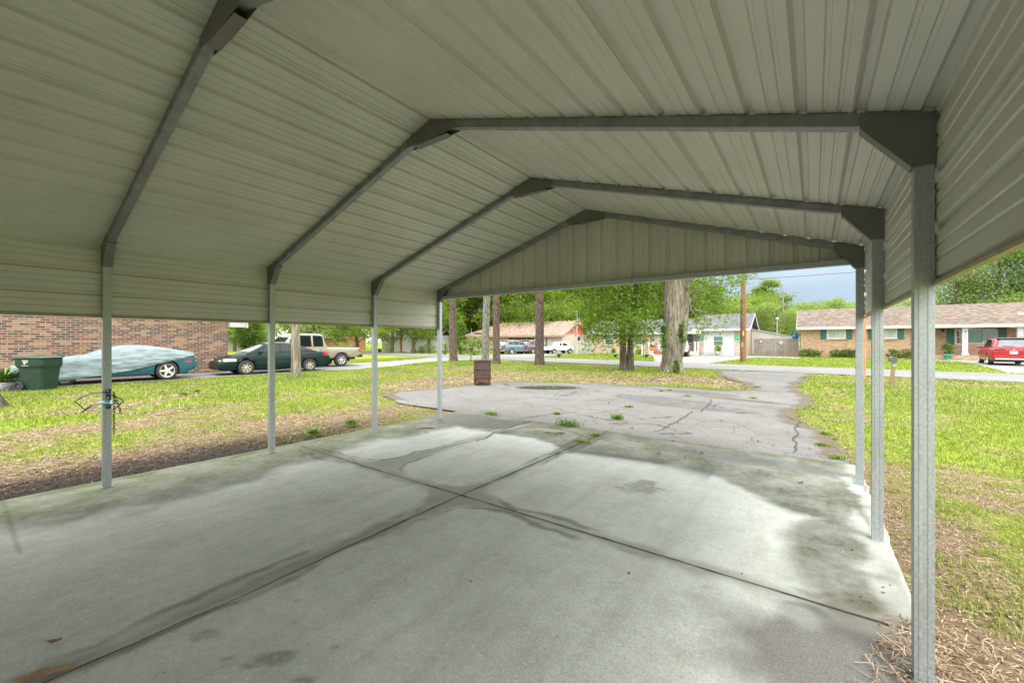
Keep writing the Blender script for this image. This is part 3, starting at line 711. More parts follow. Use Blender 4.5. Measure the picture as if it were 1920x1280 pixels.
def near_trees():
    pl = [('straight vine-wound pine with ridged dark bark, left of the barrel', 850, 678, .56, 2), ('slim dark pine just right of the rusty barrel', 931, 683, .46, 4), ('pine with reddish plated bark between the barrel and the twin-trunk oak', 1012, 685, .56, 6)]
    for lab, px, py, d, s in pl:
        big_tree('pine_tree', lab, px, py, d, 15.5, BARK_PINE, 'trees along the front edge of the lawn', (random.uniform(-.3, .3), random.uniform(-.3, .3)), PINE_TOP, 2600, .30, LEAF_PINE, s, .42, taper=.55, cl=26, crad=.4,
                 limbs=[((0, 0, 11 + k * .8), (1.6 * math.cos(k * 2.1), 1.6 * math.sin(k * 2.1), 12.2 + k * .9), .07, .03) for k in range(5)])
    b = G(910, 680)
    big_tree('grey_tree', 'tree with smooth pale grey trunk rising directly behind the rusty barrel', 910, 680, .53, 11, BARK_GREY, 'trees along the front edge of the lawn', (.2, .1), [(0, 0, 10.5, 2.6, 2.6, 2.2), (1, .4, 8.6, 1.5, 1.5, 1)], 3200, .2, LEAF, 12, .2,
             limbs=[((0, 0, 7 + k * .6), (1.8 * math.cos(k * 2.4), 1.8 * math.sin(k * 2.4), 9 + k * .7), .09, .03) for k in range(5)])
    # twin-trunk oak
    b = G(1175, 695, -.05); Z = 20.3; root = thing('oak_tree', 'twin-trunked oak with low leafy branches, left of the thickest tree', 'tree', (*b, -.06), 0, 'trees along the front edge of the lawn')
    mb = MB(); ax, ay = CY, SY
    trunk_rings(mb, [(-.16 * ax, -.16 * ay, 0), (-.19 * ax, -.19 * ay, 1.5), (-.34 * ax, -.34 * ay, 5.5), (-.6 * ax, -.6 * ay, 9)], [.19, .165, .15, .1], 21, 14, .4)
    trunk_rings(mb, [(.17 * ax, .17 * ay, 0), (.19 * ax, .19 * ay, 1.4), (.62 * ax, .62 * ay, 5.5), (.9 * ax, .9 * ay, 9)], [.18, .15, .13, .09], 22, 14, .4)
    bl = []
    for px, py, Zz, rr in [(1165,615,19.6,.75),(1200,600,20,.7),(1130,590,20.2,.75),(1105,560,20.6,.7),(1150,565,20,.8),(1190,560,20.8,.8),(1220,575,20.4,.7),(1235,545,21,.7),(1110,610,20.8,.55),(1215,625,20,.4),(1125,640,20.3,.30),(1105,650,20.6,.26),(1180,633,19.5,.45),(1150,530,20.5,.9),(1200,520,20.5,.9),(1100,530,21,.8),(1232,610,20.2,.4),(1088,585,21,.42),(1120,622,20.2,.5),(1100,600,20.8,.55),(1138,648,20.4,.32),(1112,640,20.7,.32),(1150,610,19.4,.6),(1180,600,19.4,.55),(1205,618,19.6,.42)]:
        p = rel(px, py, Zz, b); bl.append((*p, rr, rr, rr * .62))
    for k in range(9): bl.append((random.uniform(-2.5, 2.5), random.uniform(-2.5, 2.5), random.uniform(5.5, 9.5), 1.5, 1.5, 1.0))
    for i, (px, py, Zz, _) in enumerate([(1165,615,19.6,0),(1105,560,20.6,0),(1220,575,20.4,0),(1130,590,20.2,0),(1235,545,21,0),(1215,625,20,0)]):
        q = rel(px, py, Zz, b); limb(mb, ((-.28 if q[0] < 0 else .4) * ax, (-.28 if q[0] < 0 else .4) * ay, 2.6 + .3 * i), q, .055, .015, 30 + i)
    mb.build('trunk', BARK_BROWN, root); bl = [(a, b_, c, d * 1.12, e * 1.12, f * 1.1) for a, b_, c, d, e, f in bl]; crown(root, bl, 36000, .125, LEAF, 23, cl=22, crad=.27)
    # thick oak
    b = G(1260, 698, -.05); root = thing('oak_tree', 'thickest tree, a broad grey furrowed trunk with ivy, beside the driveway mouth', 'tree', (*b, -.06), 0, 'trees along the front edge of the lawn')
    mb = MB(); trunk_rings(mb, [(0, 0, 0), (.02, 0, 1.4), (.1, .06, 4), (.1, .06, 7), (.2, .1, 10)], [.46, .43, .50, .46, .3], 26, 30, .55, .10, 7)
    q0 = rel(1281, 640, 19.6, b); q1 = rel(1286, 560, 19.8, b); q2 = rel(1292, 500, 20, b)
    trunk_rings(mb, [(q0[0] - .15, q0[1] - .1, .6), q0, q1, q2, (q2[0] + .6, q2[1] + .4, 9)], [.13, .17, .17, .16, .1], 27, 12, 0)
    bl = []
    for px, py, Zz, rr in [(1310,560,19.8,.6),(1335,590,20,.55),(1300,600,19.4,.45),(1345,545,20,.6),(1375,530,20.4,.5),(1360,570,20.6,.5),(1310,625,19.6,.28),(1335,615,20.2,.35),(1300,530,19.5,.6),(1330,520,20.2,.7),(1244,628,19.0,.22),(1237,600,18.9,.28),(1255,612,18.7,.16),(1372,600,21,.28),(1390,520,21,.45),(1320,575,20.6,.5)]:
        p = rel(px, py, Zz, b); bl.append((*p, rr, rr, rr * .65))
    for k in range(9): bl.append((random.uniform(-3, 3), random.uniform(-3, 3), random.uniform(6.5, 11), 1.7, 1.7, 1.1))
    for i, (px, py, Zz) in enumerate([(1335,590,20),(1345,545,20),(1375,530,20.4),(1310,625,19.6)]): limb(mb, (q1[0] if px > 1270 else -.4 , q1[1] if px > 1270 else -.3, 3.0 + .35 * i), rel(px, py, Zz, b), .06, .015, 60 + i)
    mb.build('trunk', BARK_OAK, root); crown(root, bl, 26000, .125, LEAF, 29, cl=20, crad=.26)
    r = np.random.default_rng(5); c = []
    for (px, py, w, h) in [(1268, 688, .12, .34), (1245, 645, .07, .5), (1278, 625, .08, .6), (1244, 618, .1, .2)]:
        p = rel(px, py, 18.75, b); c.append((*p, w, .05, h))
    crown(root, c, 1500, .09, LEAF_DARK, 31, name='ivy', cl=10, crad=.06)
    # left lawn
    b = G(555, 707, -.05)
    big_tree('oak_tree', 'lichen-grey oak trunk standing on the lawn in front of the dark green sedan', 555, 707, .36, 8, BARK_OAK, None, (-.35, .1), [(-.3, 0, 8.2, 2.8, 2.8, 2.2), (.8, .6, 6.6, 1.6, 1.6, 1)], 4200, .16, LEAF, 33, .45,
             limbs=[((-.2, 0, 5 + k * .5), (1.7 * math.cos(k * 2.4), 1.7 * math.sin(k * 2.4), 7 + k * .4), .08, .03) for k in range(5)])
    big_tree('oak_tree', 'tree at the left edge of the photo, only the flared foot of its trunk showing', -36, 768, .46, 8, BARK_BROWN, None, (-.6, -.3), [(-.6, -.3, 8.5, 2.6, 2.6, 2)], 2200, .2, LEAF, 34, 1.1)
    # bushy small tree past the brick corner
    x, y = W(466, 24.5); root = thing('ornamental_tree', 'small rounded bushy tree between the brick corner and the dark green sedan', 'tree', (x, y, -.06))
    mb = MB()
    for k in range(5): limb(mb, (0, 0, 0), (.45 * math.cos(k * 1.3), .45 * math.sin(k * 1.3), 1.5), .05, .02, 80 + k, 0)
    mb.build('trunk', BARK_BROWN, root)
    crown(root, [(0, 0, 1.75, .85, .85, .55), (0, 0, 2.4, .8, .8, .55), (.1, 0, 3.0, .55, .55, .5), (-.3, .2, 1.3, .5, .5, .3), (0, 0, 3.5, .3, .3, .4)], 9000, .10, LEAF_DARK, 35, cl=18, crad=.13)
near_trees()

def crown_tree(name, h, w, seed, n, leaf, mat, kind='round'):
    """one free-standing background tree of height h; returned as an Empty with trunk and crown"""
    root = thing(name, 'tree', 'tree'); rr = random.Random(seed); mb = MB()
    trunk_rings(mb, [(0, 0, 0), (.1, .1, h * .45), (.2, .1, h * .8)], [.03 * h, .022 * h, .006 * h], seed, 9, .3)
    bl = []
    if kind == 'round':
        for k in range(15):
            a = rr.uniform(0, 6.28); zz = rr.uniform(.26, .93); rad = w * .5 * (1 - ((zz - .5) / .55) ** 2) * rr.uniform(.35, .85)
            s = w * rr.uniform(.15, .25); bl.append((rad * math.cos(a), rad * math.sin(a), h * zz, s, s, s * .7))
            if k % 2: limb(mb, (0, 0, h * (zz - .2)), bl[-1][:3], .008 * h, .003 * h, seed * 50 + k)
    else:
        for k in range(10):
            a = rr.uniform(0, 6.28); zz = rr.uniform(.55, .97); rad = w * .42 * rr.uniform(.2, 1) * (1.15 - zz) * 1.8
            s = w * rr.uniform(.12, .2); bl.append((rad * math.cos(a), rad * math.sin(a), h * zz, s, s, s * .5))
            limb(mb, (0, 0, h * (zz - .05)), bl[-1][:3], .006 * h, .002 * h, seed * 50 + k)
    mb.build('trunk', BARK_BROWN if kind == 'round' else BARK_PINE, root)
    crown(root, bl, n, leaf, mat, seed, cl=18, crad=w * .055)
    return root
def woods():
    P = [crown_tree('leafy_tree', 12, 8.5, 101, 7000, .30, LEAF_FAR), crown_tree('leafy_tree', 11, 8, 102, 7000, .30, LEAF_FAR), crown_tree('leafy_tree', 13, 7.5, 103, 7000, .28, LEAF_LIME),
         crown_tree('pine_tree', 16, 7.5, 104, 4200, .34, LEAF_PINE, 'pine'), crown_tree('leafy_tree', 9, 9, 105, 7500, .26, LEAF_FAR), crown_tree('pine_tree', 15, 7, 106, 4200, .34, LEAF_PINE, 'pine'), crown_tree('leafy_tree', 12, 9, 107, 7500, .28, LEAF_BLUE), crown_tree('leafy_tree', 14, 12, 108, 15000, .27, LEAF_BLUE)]
    used = set()
    def put(k, px, Z, h, label, group, yaw=None):
        nat = [12, 11, 13, 16, 9, 15, 12, 14][k]; x, y = W(px, Z)
        if k in used: o = copy_tree(P[k])
        else: o = P[k]; used.add(k)
        o.location = (x, y, -.06); s = h / nat; o.scale = (s * random.uniform(.9, 1.15), s * random.uniform(.9, 1.15), s); o.rotation_euler = (0, 0, random.uniform(0, 6.28) if yaw is None else yaw)
        o['label'] = label; o['group'] = group; return o
    ga, la = 'trees in the woods behind the tan-roofed house', 'tall tree in the bright green woods behind the tan-roofed house'
    for i, px in enumerate(range(835, 1120, 24)):
        for Z, h in ((70, 15), (84, 19)):
            put(random.choice([0, 1, 2, 3, 2, 5]), px + random.uniform(-14, 14), Z + random.uniform(-5, 5), h * random.uniform(.85, 1.12), la, ga)
    for px, Z, h in [(865, 70, 8), (905, 70, 8), (950, 64, 7), (1010, 60, 7.2), (1060, 61, 7), (1095, 62, 8), (845, 66, 7), (880, 70, 8), (935, 74, 8), (985, 72, 8.5), (1035, 74, 8), (1075, 70, 7.5), (1110, 75, 9)]: put(2 if px % 2 else 4, px, Z, h, 'bushy bright green understorey tree behind the tan roof', 'understorey trees behind the tan roof')
    ga, la = 'trees behind the grey-roofed house', 'leafy tree behind the grey-roofed house and its white gable'
    for px, Z, h in [(1130, 66, 13), (1165, 68, 14), (1200, 65, 13), (1240, 66, 14), (1280, 64, 12), (1315, 66, 11), (1350, 67, 9.2), (1150, 80, 17), (1215, 82, 17), (1290, 80, 14)]:
        put(random.choice([0, 1, 2, 4]), px, Z, h, la, ga)
    ga, la = 'trees behind the board fence', 'grey-green tree in the stand behind the board fence'
    for px, Z, h in [(1395, 62, 8.6), (1420, 68, 9.0), (1455, 60, 7.8), (1475, 62, 6.6), (1400, 74, 9.6), (1432, 84, 12.0), (1492, 70, 7.6), (1470, 84, 9.4), (1380, 60, 7.5)]: put(6 if px % 2 else random.choice([0, 6, 4]), px, Z, h, la, ga)
    put(3, 1440, 82, 14.2, 'round-topped pine rising highest above the board fence', 'pines'); P3 = None
    ga, la = 'distant trees behind the brown shingle roof', 'distant low tree line tree behind the left half of the brown shingle roof'
    for px in range(1505, 1665, 16): put(random.choice([6, 6, 0]), px + random.uniform(-5, 5), random.uniform(84, 98), random.uniform(9.4, 11.6), la, ga)
    for px, Z, h in [(1525, 95, 11.5), (1590, 100, 12), (1650, 92, 12)]: put(6, px, Z, h, la, ga)
    la = 'airy grey-green tree towering over the right half of the brown shingle roof'
    for px, Z, h in [(1705, 58, 7.5), (1790, 52, 11.5), (1870, 50, 14), (1950, 48, 15), (2010, 46, 13)]: put(7, px, Z, h, la, 'trees over the right half of the shingle roof')
    # far left, beyond the road and the neighbour's drive
    ga, la = 'trees beyond the parked cars', 'spreading low-branched tree in the yards beyond the parked sedan and pickup'
    for px, Z, h in [(440, 62, 8), (505, 44, 9), (545, 60, 9), (590, 66, 9), (632, 52, 7.5), (670, 62, 9), (700, 50, 8.0), (735, 58, 8), (775, 52, 8.0), (805, 54, 9), (655, 80, 13), (720, 82, 13), (575, 84, 13), (790, 74, 12), (470, 82, 12), (825, 62, 10), (400, 60, 9), (350, 50, 9)]:
        put(random.choice([0, 1, 2, 4]), px, Z, h, la, ga)
    for k, p in enumerate(P):
        if k not in used:
            for c in kids(p): bpy.data.objects.remove(c)
            bpy.data.objects.remove(p)
woods()

def hedge(px0, px1, Z, h, d, label, seed, group=None, mat=None, name='hedge', cat='hedge'):
    x0, y0 = W(px0, Z); x1, y1 = W(px1, Z * 1.0); L = math.hypot(x1 - x0, y1 - y0)
    L = (px1 - px0) / F * Z * .97; a = math.atan2(y1 - y0, x1 - x0) if False else 0
    cx, cy = W((px0 + px1) / 2, Z); root = thing(name, label, cat, (cx, cy, -.05), a, group); mb = MB()
    for k in range(5): limb(mb, (-L / 2 + L * (k + .5) / 5, 0, 0), (-L / 2 + L * (k + .5) / 5, .05, h * .7), .02, .01, seed + k, 0)
    mb.build('stems', BARK_BROWN, root)
    n = max(2, int(L / .3)); bl = [(-L / 2 + L * (k + .5) / n, 0, h * .5, .26, d / 2, h * .46) for k in range(n)]
    crown(root, bl, int(1500 * L), .085, mat or LEAF_DARK, seed, name='foliage', cl=12, crad=.06)
    return root
def shrub(px, Z, w, h, label, seed, mat=None, group=None, leaf=.08, n=1200, name='shrub'):
    x, y = W(px, Z); root = thing(name, label, 'shrub', (x, y, -.05), 0, group); mb = MB()
    for k in range(5): limb(mb, (0, 0, 0), (w * .3 * math.cos(k * 1.26), w * .3 * math.sin(k * 1.26), h * .6), .02, .008, seed + k, 0)
    mb.build('stems', BARK_BROWN, root)
    crown(root, [(0, 0, h * .5, w * .5, w * .5, h * .45), (w * .15, 0, h * .7, w * .3, w * .3, h * .3)], n, leaf, mat or LEAF_LIME, seed, name='foliage', cl=12, crad=.07)
    return root
def shrubs():
    g = 'clipped hedges along the shuttered house'
    hedge(1504, 1537, 38.6, .9, .8, 'clipped dark green hedge at the left corner of the shuttered house', 201, g)
    hedge(1564, 1606, 37.4, .85, .8, 'clipped hedge below the first shuttered window', 202, g)
    hedge(1671, 1707, 34.8, .9, .8, 'clipped hedge below the second shuttered window, behind the leaning mailbox post', 203, g)
    hedge(785, 798, 50, 1.0, .8, 'small box-cut hedge cube beyond the road at left', 204)
    shrub(890, 46, 4.2, 2.0, 'broad pale green bush beyond the road behind the slim pine', 210, LEAF_BLUE, n=3500, leaf=.16)
    shrub(864, 46, 1.5, 4.2, 'tall narrow dark shrub left of the tan roof', 211, LEAF_DARK, n=2600, leaf=.14)
    shrub(806, 49, 1.6, 1.3, 'loose green shrub right of the cube hedge', 212, LEAF_DARK)
    shrub(728, 52, 1.3, 1.4, 'lime-green shrub on the far lawn left of the white shed', 213)
    shrub(833, 47, 1.6, 1.5, 'olive shrub beside the far dark mailbox', 214, LEAF_BLUE)
    shrub(1150, 47.0, .55, .8, 'yellow-green bush under the left window of the grey-roofed house', 215)
    shrub(1198, 46.6, .8, .75, 'yellow-green bush in a dark bed under the second window of the grey-roofed house', 216)
    shrub(700, 57, 2.2, 2.0, 'orange-green shrub at the far end of the neighbour drive', 217, LEAF_LIME)
    shrub(640, 46, 3.0, 1.5, 'bright bush behind the tailgate of the tan pickup', 218, LEAF_LIME, n=2200)
    # sago-like rosettes on the far lawn
    for px, py, lab in [(1048, 669.5, 'small spiky palm on the far lawn right of the plated pine'), (1154, 670, 'small spiky palm on the far lawn left of the twin oak'), (1212, 670.5, 'small spiky palm beside the far lamp post')]:
        x, y = G(px, py); root = thing('sago_palm', lab, 'plant', (x, y, -.05), 0, 'spiky palms on the far lawn'); mb = MB()
        for k in range(26):
            a = k * 2.4; el = .25 + (k % 5) * .22; L = .55; pts = []
            for j in range(5):
                t = j / 4; rr_ = L * t * math.cos(el * (1 - .5 * t)); pts.append((rr_ * math.cos(a), rr_ * math.sin(a), .12 + L * t * math.sin(el) - .25 * t * t * L))
            w_ = [.05, .07, .06, .04, .005]; sx, sy = -math.sin(a), math.cos(a)
            mb.grid([[(p[0] - sx * w, p[1] - sy * w, p[2]), (p[0] + sx * w, p[1] + sy * w, p[2])] for p, w in zip(pts, w_)])
        mb.build('fronds', sm((.06, .13, .015), .5), root); st = MB(); st.lathe([(.06, 0), (.08, .1), (.05, .18)], 10); st.build('stem', BARK_BROWN, root)
shrubs()

def blades():
    r = np.random.default_rng(3)
    V, Fc, T = [], [], []; SV, SF, ST = [], [], []
    def region(x0, x1, y0, y1, dens, hgt, wid, straw, keep=None):
        n = int((x1 - x0) * (y1 - y0) * dens); x = r.uniform(x0, x1, n); y = r.uniform(y0, y1, n)
        Z = -SY * x + CY * y; X = CY * x + SY * y
        ok = ~paved(x + r.normal(0, .07, n), y + r.normal(0, .07, n)) & ((x < SLAB[0]) | (x > SLAB[1] - .03) | (y > SLAB[3] + .05)) & (Z > .6) & (np.abs(X) < Z * 1.36 + .8)
        if keep is not None: ok &= keep(x, y)
        x, y = x[ok], y[ok]; b = brown(x, y); s = soil(x, y)
        tuft = fbm(x, y, .16, 201, 2)
        pg = np.clip(1.25 - 1.15 * b + .9 * (tuft - .5) * 2, .03, 1) * (1 - .93 * s)
        g = r.random(len(x)) < pg
        xg, yg = x[g], y[g]; m = len(xg)
        if m:
            a = r.uniform(0, 6.28, m); ln = hgt * r.uniform(.45, 1.3, m) * (1 - .35 * b[g]) * (.7 + .6 * tuft[g]); lean = r.uniform(.15, .95, m) * ln
            dx, dy = np.cos(a), np.sin(a); w = wid * r.uniform(.6, 1.3, m); z0 = lawn_z(xg, yg) - .004
            p0 = np.stack([xg + dy * w, yg - dx * w, z0], 1); p1 = np.stack([xg - dy * w, yg + dx * w, z0], 1)
            mid = np.stack([xg + dx * lean * .35, yg + dy * lean * .35, z0 + ln * .62], 1); o = np.stack([dy * w * .75, -dx * w * .75, 0 * w], 1)
            tip = np.stack([xg + dx * lean, yg + dy * lean, z0 + ln * .95], 1)
            vv = np.stack([p0, p1, mid - o, mid + o, tip - o * .25, tip + o * .25], 1).reshape(-1, 3); i = np.arange(m)[:, None] * 6
            V.append(vv); Fc.append(np.concatenate([i + np.array([[0, 1, 2, 3]]), i + np.array([[3, 2, 4, 5]])], 0))
            tn = np.clip(.50 + 1.3 * (fbm(xg, yg, 1.4, 205) - .5) + r.normal(0, .22, m) + .15 * b[g], 0, 1); al = np.where(r.random(m) < .06 + .30 * b[g], r.uniform(0, .5, m), 1); T.append(np.repeat(np.stack([tn, al], 1), 6, 0))
        h = (r.random(len(x)) < straw * np.clip(b * 1.15 + s * .9 - .1, 0, 1))
        xs, ys = x[h], y[h]; m = len(xs)
        if m:
            a = r.uniform(0, 6.28, m); L = wid * r.uniform(5, 16, m); w = wid * r.uniform(.35, 1.0, m); dx, dy = np.cos(a), np.sin(a)
            z0 = lawn_z(xs, ys) + r.uniform(.001, .018, m); tl = r.uniform(-.25, .35, m) * L; up = r.uniform(-.3, .3, m) * w
            vv = np.stack([np.stack([xs - dx*L/2 + dy*w, ys - dy*L/2 - dx*w, z0 + up], 1), np.stack([xs - dx*L/2 - dy*w, ys - dy*L/2 + dx*w, z0 - up], 1),
                           np.stack([xs + dx*L/2 - dy*w, ys + dy*L/2 + dx*w, z0 + tl * .4 - up], 1), np.stack([xs + dx*L/2 + dy*w, ys + dy*L/2 - dx*w, z0 + tl * .4 + up], 1)], 1).reshape(-1, 3)
            SV.append(vv); SF.append(np.arange(m * 4).reshape(-1, 4))
            ST.append(np.repeat(np.clip(r.beta(1.6, 1.7, m) - .65 * s[h], 0, 1), 4))
    region(.3, 4.2, 1.2, 7, 4200, .042, .0030, .85)
    region(4.2, 11, 2, 9, 1500, .050, .0048, .8)
    region(-3, .3, 6.2, 14, 1100, .075, .0065, .8)
    region(.3, 13, 7, 14, 1100, .055, .0062, .8)
    region(-2, 18, 14, 24, 420, .085, .011, .8)
    region(-11, -5.9, -2, 7, 1700, .044, .0052, .85)
    region(-20, -11, -1, 9, 520, .075, .010, .8)
    region(-20, -5.9, 7, 15, 520, .08, .010, .8)
    region(-22, -1, 13, 24, 330, .09, .013, .85)
    region(-30, -20, 8, 25, 150, .10, .018, .5)
    region(-28, 18, 28, 40, 110, .08, .026, .1)
    region(-45, 18, 38, 49, 50, .09, .035, .1)
    v = np.concatenate(V); off = np.cumsum([0] + [len(a) for a in V[:-1]]); f = np.concatenate([a + o for a, o in zip(Fc, off)]); t = np.concatenate(T)
    tag(np_mesh('grass', v, f, GRASS_M, {'leaf': t}), 'patchy yellow-green grass growing over the lawns', 'grass', kind='stuff')
    n = 2400; x = r.normal(.40, .13, n); y = r.uniform(1.2, 2.95, n); ok = (x > .30 - .28 * (2.9 - y) + .1 * (fbm(y, x, .3, 7) - .5)) & (x > -.1) & (x < .75); x, y = x[ok], y[ok]; m = len(x); a = r.uniform(0, 6.28, m); L = r.uniform(.02, .075, m); w = r.uniform(.0008, .0028, m); dx, dy = np.cos(a), np.sin(a); z0 = r.uniform(.004, .022, m); tl = r.uniform(-.1, .25, m) * L
    SV.append(np.stack([np.stack([x-dx*L/2+dy*w, y-dy*L/2-dx*w, z0], 1), np.stack([x-dx*L/2-dy*w, y-dy*L/2+dx*w, z0], 1), np.stack([x+dx*L/2-dy*w, y+dy*L/2+dx*w, z0+tl], 1), np.stack([x+dx*L/2+dy*w, y+dy*L/2-dx*w, z0+tl], 1)], 1).reshape(-1, 3)); SF.append(np.arange(m * 4).reshape(-1, 4)); ST.append(np.repeat(np.clip(r.beta(1.6, 1.9, m), 0, 1), 4))
    v = np.concatenate(SV); off = np.cumsum([0] + [len(a) for a in SV[:-1]]); f = np.concatenate([a + o for a, o in zip(SF, off)]); t = np.concatenate(ST)[:, None]
    m = NT('dry_straw'); at = m.n('Attribute', attribute_name='leaf'); sp = m.n('SeparateColor'); m.link(at.outputs['Color'], sp.inputs[0])
    m.fin(m.ramp(sp.outputs[0], [(0, (.035, .027, .022)), (.3, (.16, .10, .065)), (.55, (.30, .215, .135)), (1, (.46, .385, .265))]), .85, 0, .2)
    tag(np_mesh('pine_straw', v, f, m.m, {'leaf': t}), 'brown pine straw and dead leaves littering the bare patches of lawn', 'leaf litter', kind='stuff')
blades()
# ================================================================== VEHICLES
GLASS = sm((.010, .014, .015), .06, 0, .3, 2, spec=.35); RUBBER = sm((.030, .030, .031), .75, 0, .3, 12); ALLOY = sm((.55, .55, .54), .35, .5, .15, 8)
TRIM = sm((.025, .026, .028), .5, 0, .2, 5); LENS = sm((.62, .60, .50), .15, 0, .2, 14, spec=.7, coat=.4); REDL = sm((.45, .012, .015), .2, 0, .3, 20, coat=.5); UNDER = sm((.012, .012, .012), .9)
def paint(col, rough=.28, var=.10): return sm(col, rough, 0, var, 1.5, spec=.45, coat=.25)
def curve(pts, x):
    """smooth interpolation of control points"""
    xs = np.array([p[0] for p in pts]); zs = np.array([p[1] for p in pts]); x = np.asarray(x, float)
    d = np.gradient(zs, xs) if len(xs) > 2 else np.diff(zs) / np.diff(xs) * np.ones(2)
    s = np.diff(zs) / np.diff(xs); m = np.zeros(len(xs)); m[0], m[-1] = s[0], s[-1]
    for i in range(1, len(xs) - 1): m[i] = 0 if s[i-1] * s[i] <= 0 else 2 * s[i-1] * s[i] / (s[i-1] + s[i])
    i = np.clip(np.searchsorted(xs, x) - 1, 0, len(xs) - 2); h = xs[i+1] - xs[i]; t = np.clip((x - xs[i]) / h, 0, 1)
    return (2*t**3-3*t**2+1)*zs[i] + (t**3-2*t**2+t)*h*m[i] + (-2*t**3+3*t**2)*zs[i+1] + (t**3-t**2)*h*m[i+1]
class Car:
    def __init__(s, L, Wd, axles, r, deck, roof, sill=.24, under=None, tum=.76, taper=.13, cabw=.92):
        s.L, s.W, s.ax, s.r, s.deck, s.roof, s.sill, s.tum, s.tap, s.cabw = L, Wd, axles, r, deck, roof, sill, tum, taper, cabw
        s.under = under or [(-L/2, sill + .16), (-L/2 + .35, sill), (L/2 - .45, sill), (L/2, sill + .06)]
        s.R0, s.R1 = roof[0][0], roof[-1][0]
    def hw(s, x): q = np.abs(np.asarray(x) / (s.L / 2)); return s.W / 2 * (1 - s.tap * q ** 5)
    def zd(s, x): return curve(s.deck, x)
    def zr(s, x): return curve(s.roof, x)
    def zb(s, x):
        z = np.interp(x, [p[0] for p in s.under], [p[1] for p in s.under]); ra = s.r * 1.17
        for a in s.ax:
            d = np.abs(np.asarray(x) - a); z = np.where(d < ra, np.maximum(z, s.r * 1.0 + np.sqrt(np.maximum(ra**2 - d**2, 0))), z)
        return z
    def section(s, x):                       # levels z -> half width, outside body line
        h, zd = float(s.hw(x)), float(s.zd(x)); s0 = float(np.interp(x, [p[0] for p in s.under], [p[1] for p in s.under])); H = zd - s0
        return [(h * .94, s0), (h * .985, s0 + .10 * H), (h, s0 + .34 * H), (h * .992, s0 + .58 * H), (h * .995, s0 + .66 * H), (h * .965, s0 + .86 * H), (h * .925, s0 + .955 * H), (h * .84, zd)]
    def ys(s, x, z): sec = s.section(x); return float(np.interp(z, [p[1] for p in sec], [p[0] for p in sec]))
    def body_mesh(s):
        xs = np.unique(np.concatenate([np.linspace(-s.L/2, s.L/2, 120)] + [np.linspace(a - s.r*1.17, a + s.r*1.17, 25) for a in s.ax]))
        G_ = []
        for x in xs:
            zb = float(s.zb(x)); half = [(y, max(z, min(zb, s.section(x)[-2][1]))) for y, z in s.section(x)]
            zd = float(s.zd(x)); row = [(x, y, z) for y, z in half] + [(x, half[-1][0] * .5, zd + .018), (x, 0, zd + .024)]
            G_.append(row + [(x, -p[1], p[2]) for p in row[::-1][1:]])
        mb = MB(); mb.grid(G_, smooth=True)
        for g in (G_[0], G_[-1]): mb.add(g, [tuple(range(len(g)))])
        return mb
    def cab_sec(s, x):
        zr, zd = float(s.zr(x)), float(s.zd(x)); h = float(s.hw(x)); k = min(1, max(0, (zr - zd) / .5)); hb = h * s.cabw; ht = hb + (h * s.tum - hb) * k
        return hb, ht, zd, zr
    def cab_mesh(s, mb):
        G_ = []
        for x in np.linspace(s.R0, s.R1, 60):
            hb, ht, zd, zr = s.cab_sec(x); zr = max(zr, zd + .0)
            row = [(x, hb, zd - .06), (x, hb - .01, zd + (zr - zd) * .06), (x, ht + .012, zr - min(.075, (zr - zd) * .4)), (x, ht - .05, zr - .02), (x, ht * .6, zr + .002), (x, 0, zr + .008)]
            G_.append(row + [(p[0], -p[1], p[2]) for p in row[::-1][1:]])
        mb.grid(G_, smooth=True); return mb
    def cab_y(s, x, z):
        hb, ht, zd, zr = s.cab_sec(x); z0, z1 = zd + (zr - zd) * .06, zr - min(.075, (zr - zd) * .4)
        return hb - .01 + (ht + .012 - hb + .01) * min(1, max(0, (z - z0) / max(z1 - z0, .02)))
    def side_glass(s, x0, x1, sgn, lo=.05, hi=.10, cap=9, skew0=0, skew1=0):
        mb = MB(); G_ = []
        for x in np.linspace(x0, x1, 14):
            col = []; zd, zr = float(s.zd(x)), float(s.zr(x)); a, b = zd + lo, min(zr - hi, cap)
            if b < a + .01: b = a + .01
            for z in np.linspace(a, b, 4): col.append((x, sgn * (s.cab_y(x, z) + .007), z))
            G_.append(col)
        mb.grid(G_, smooth=True, flip=sgn > 0); return mb
    def end_glass(s, x0, x1, wide=.93):
        mb = MB(); G_ = []
        for x in np.linspace(x0, x1, 10):
            hb, ht, zd, zr = s.cab_sec(x); w = ht * wide - .03
            G_.append([(x, w * q, zr + .006 + .012 * (1 - abs(q))) for q in np.linspace(-1, 1, 9)])
        mb.grid(G_, smooth=True); return mb
    def side_patch(s, x0, x1, z0, z1, sgn, off=.006, mb=None):
        mb = mb or MB(); G_ = [[(x, sgn * (s.ys(x, z) + off), z) for z in np.linspace(z0, z1, 4)] for x in np.linspace(x0, x1, 6)]
        mb.grid(G_, smooth=True, flip=sgn > 0)
        # return edges
        return mb
    def gap(s, x0, z0, x1, z1, sgn, w=.012, mb=None):
        mb = mb or MB(); n = 8; d = math.hypot(x1 - x0, z1 - z0); ux, uz = -(z1 - z0) / d * w / 2, (x1 - x0) / d * w / 2
        G_ = []
        for k in range(n + 1):
            t = k / n; x, z = x0 + (x1 - x0) * t, z0 + (z1 - z0) * t
            G_.append([(x - ux, sgn * (s.ys(x, z) + .003), z - uz), (x + ux, sgn * (s.ys(x, z) + .003), z + uz)])
        mb.grid(G_); return mb
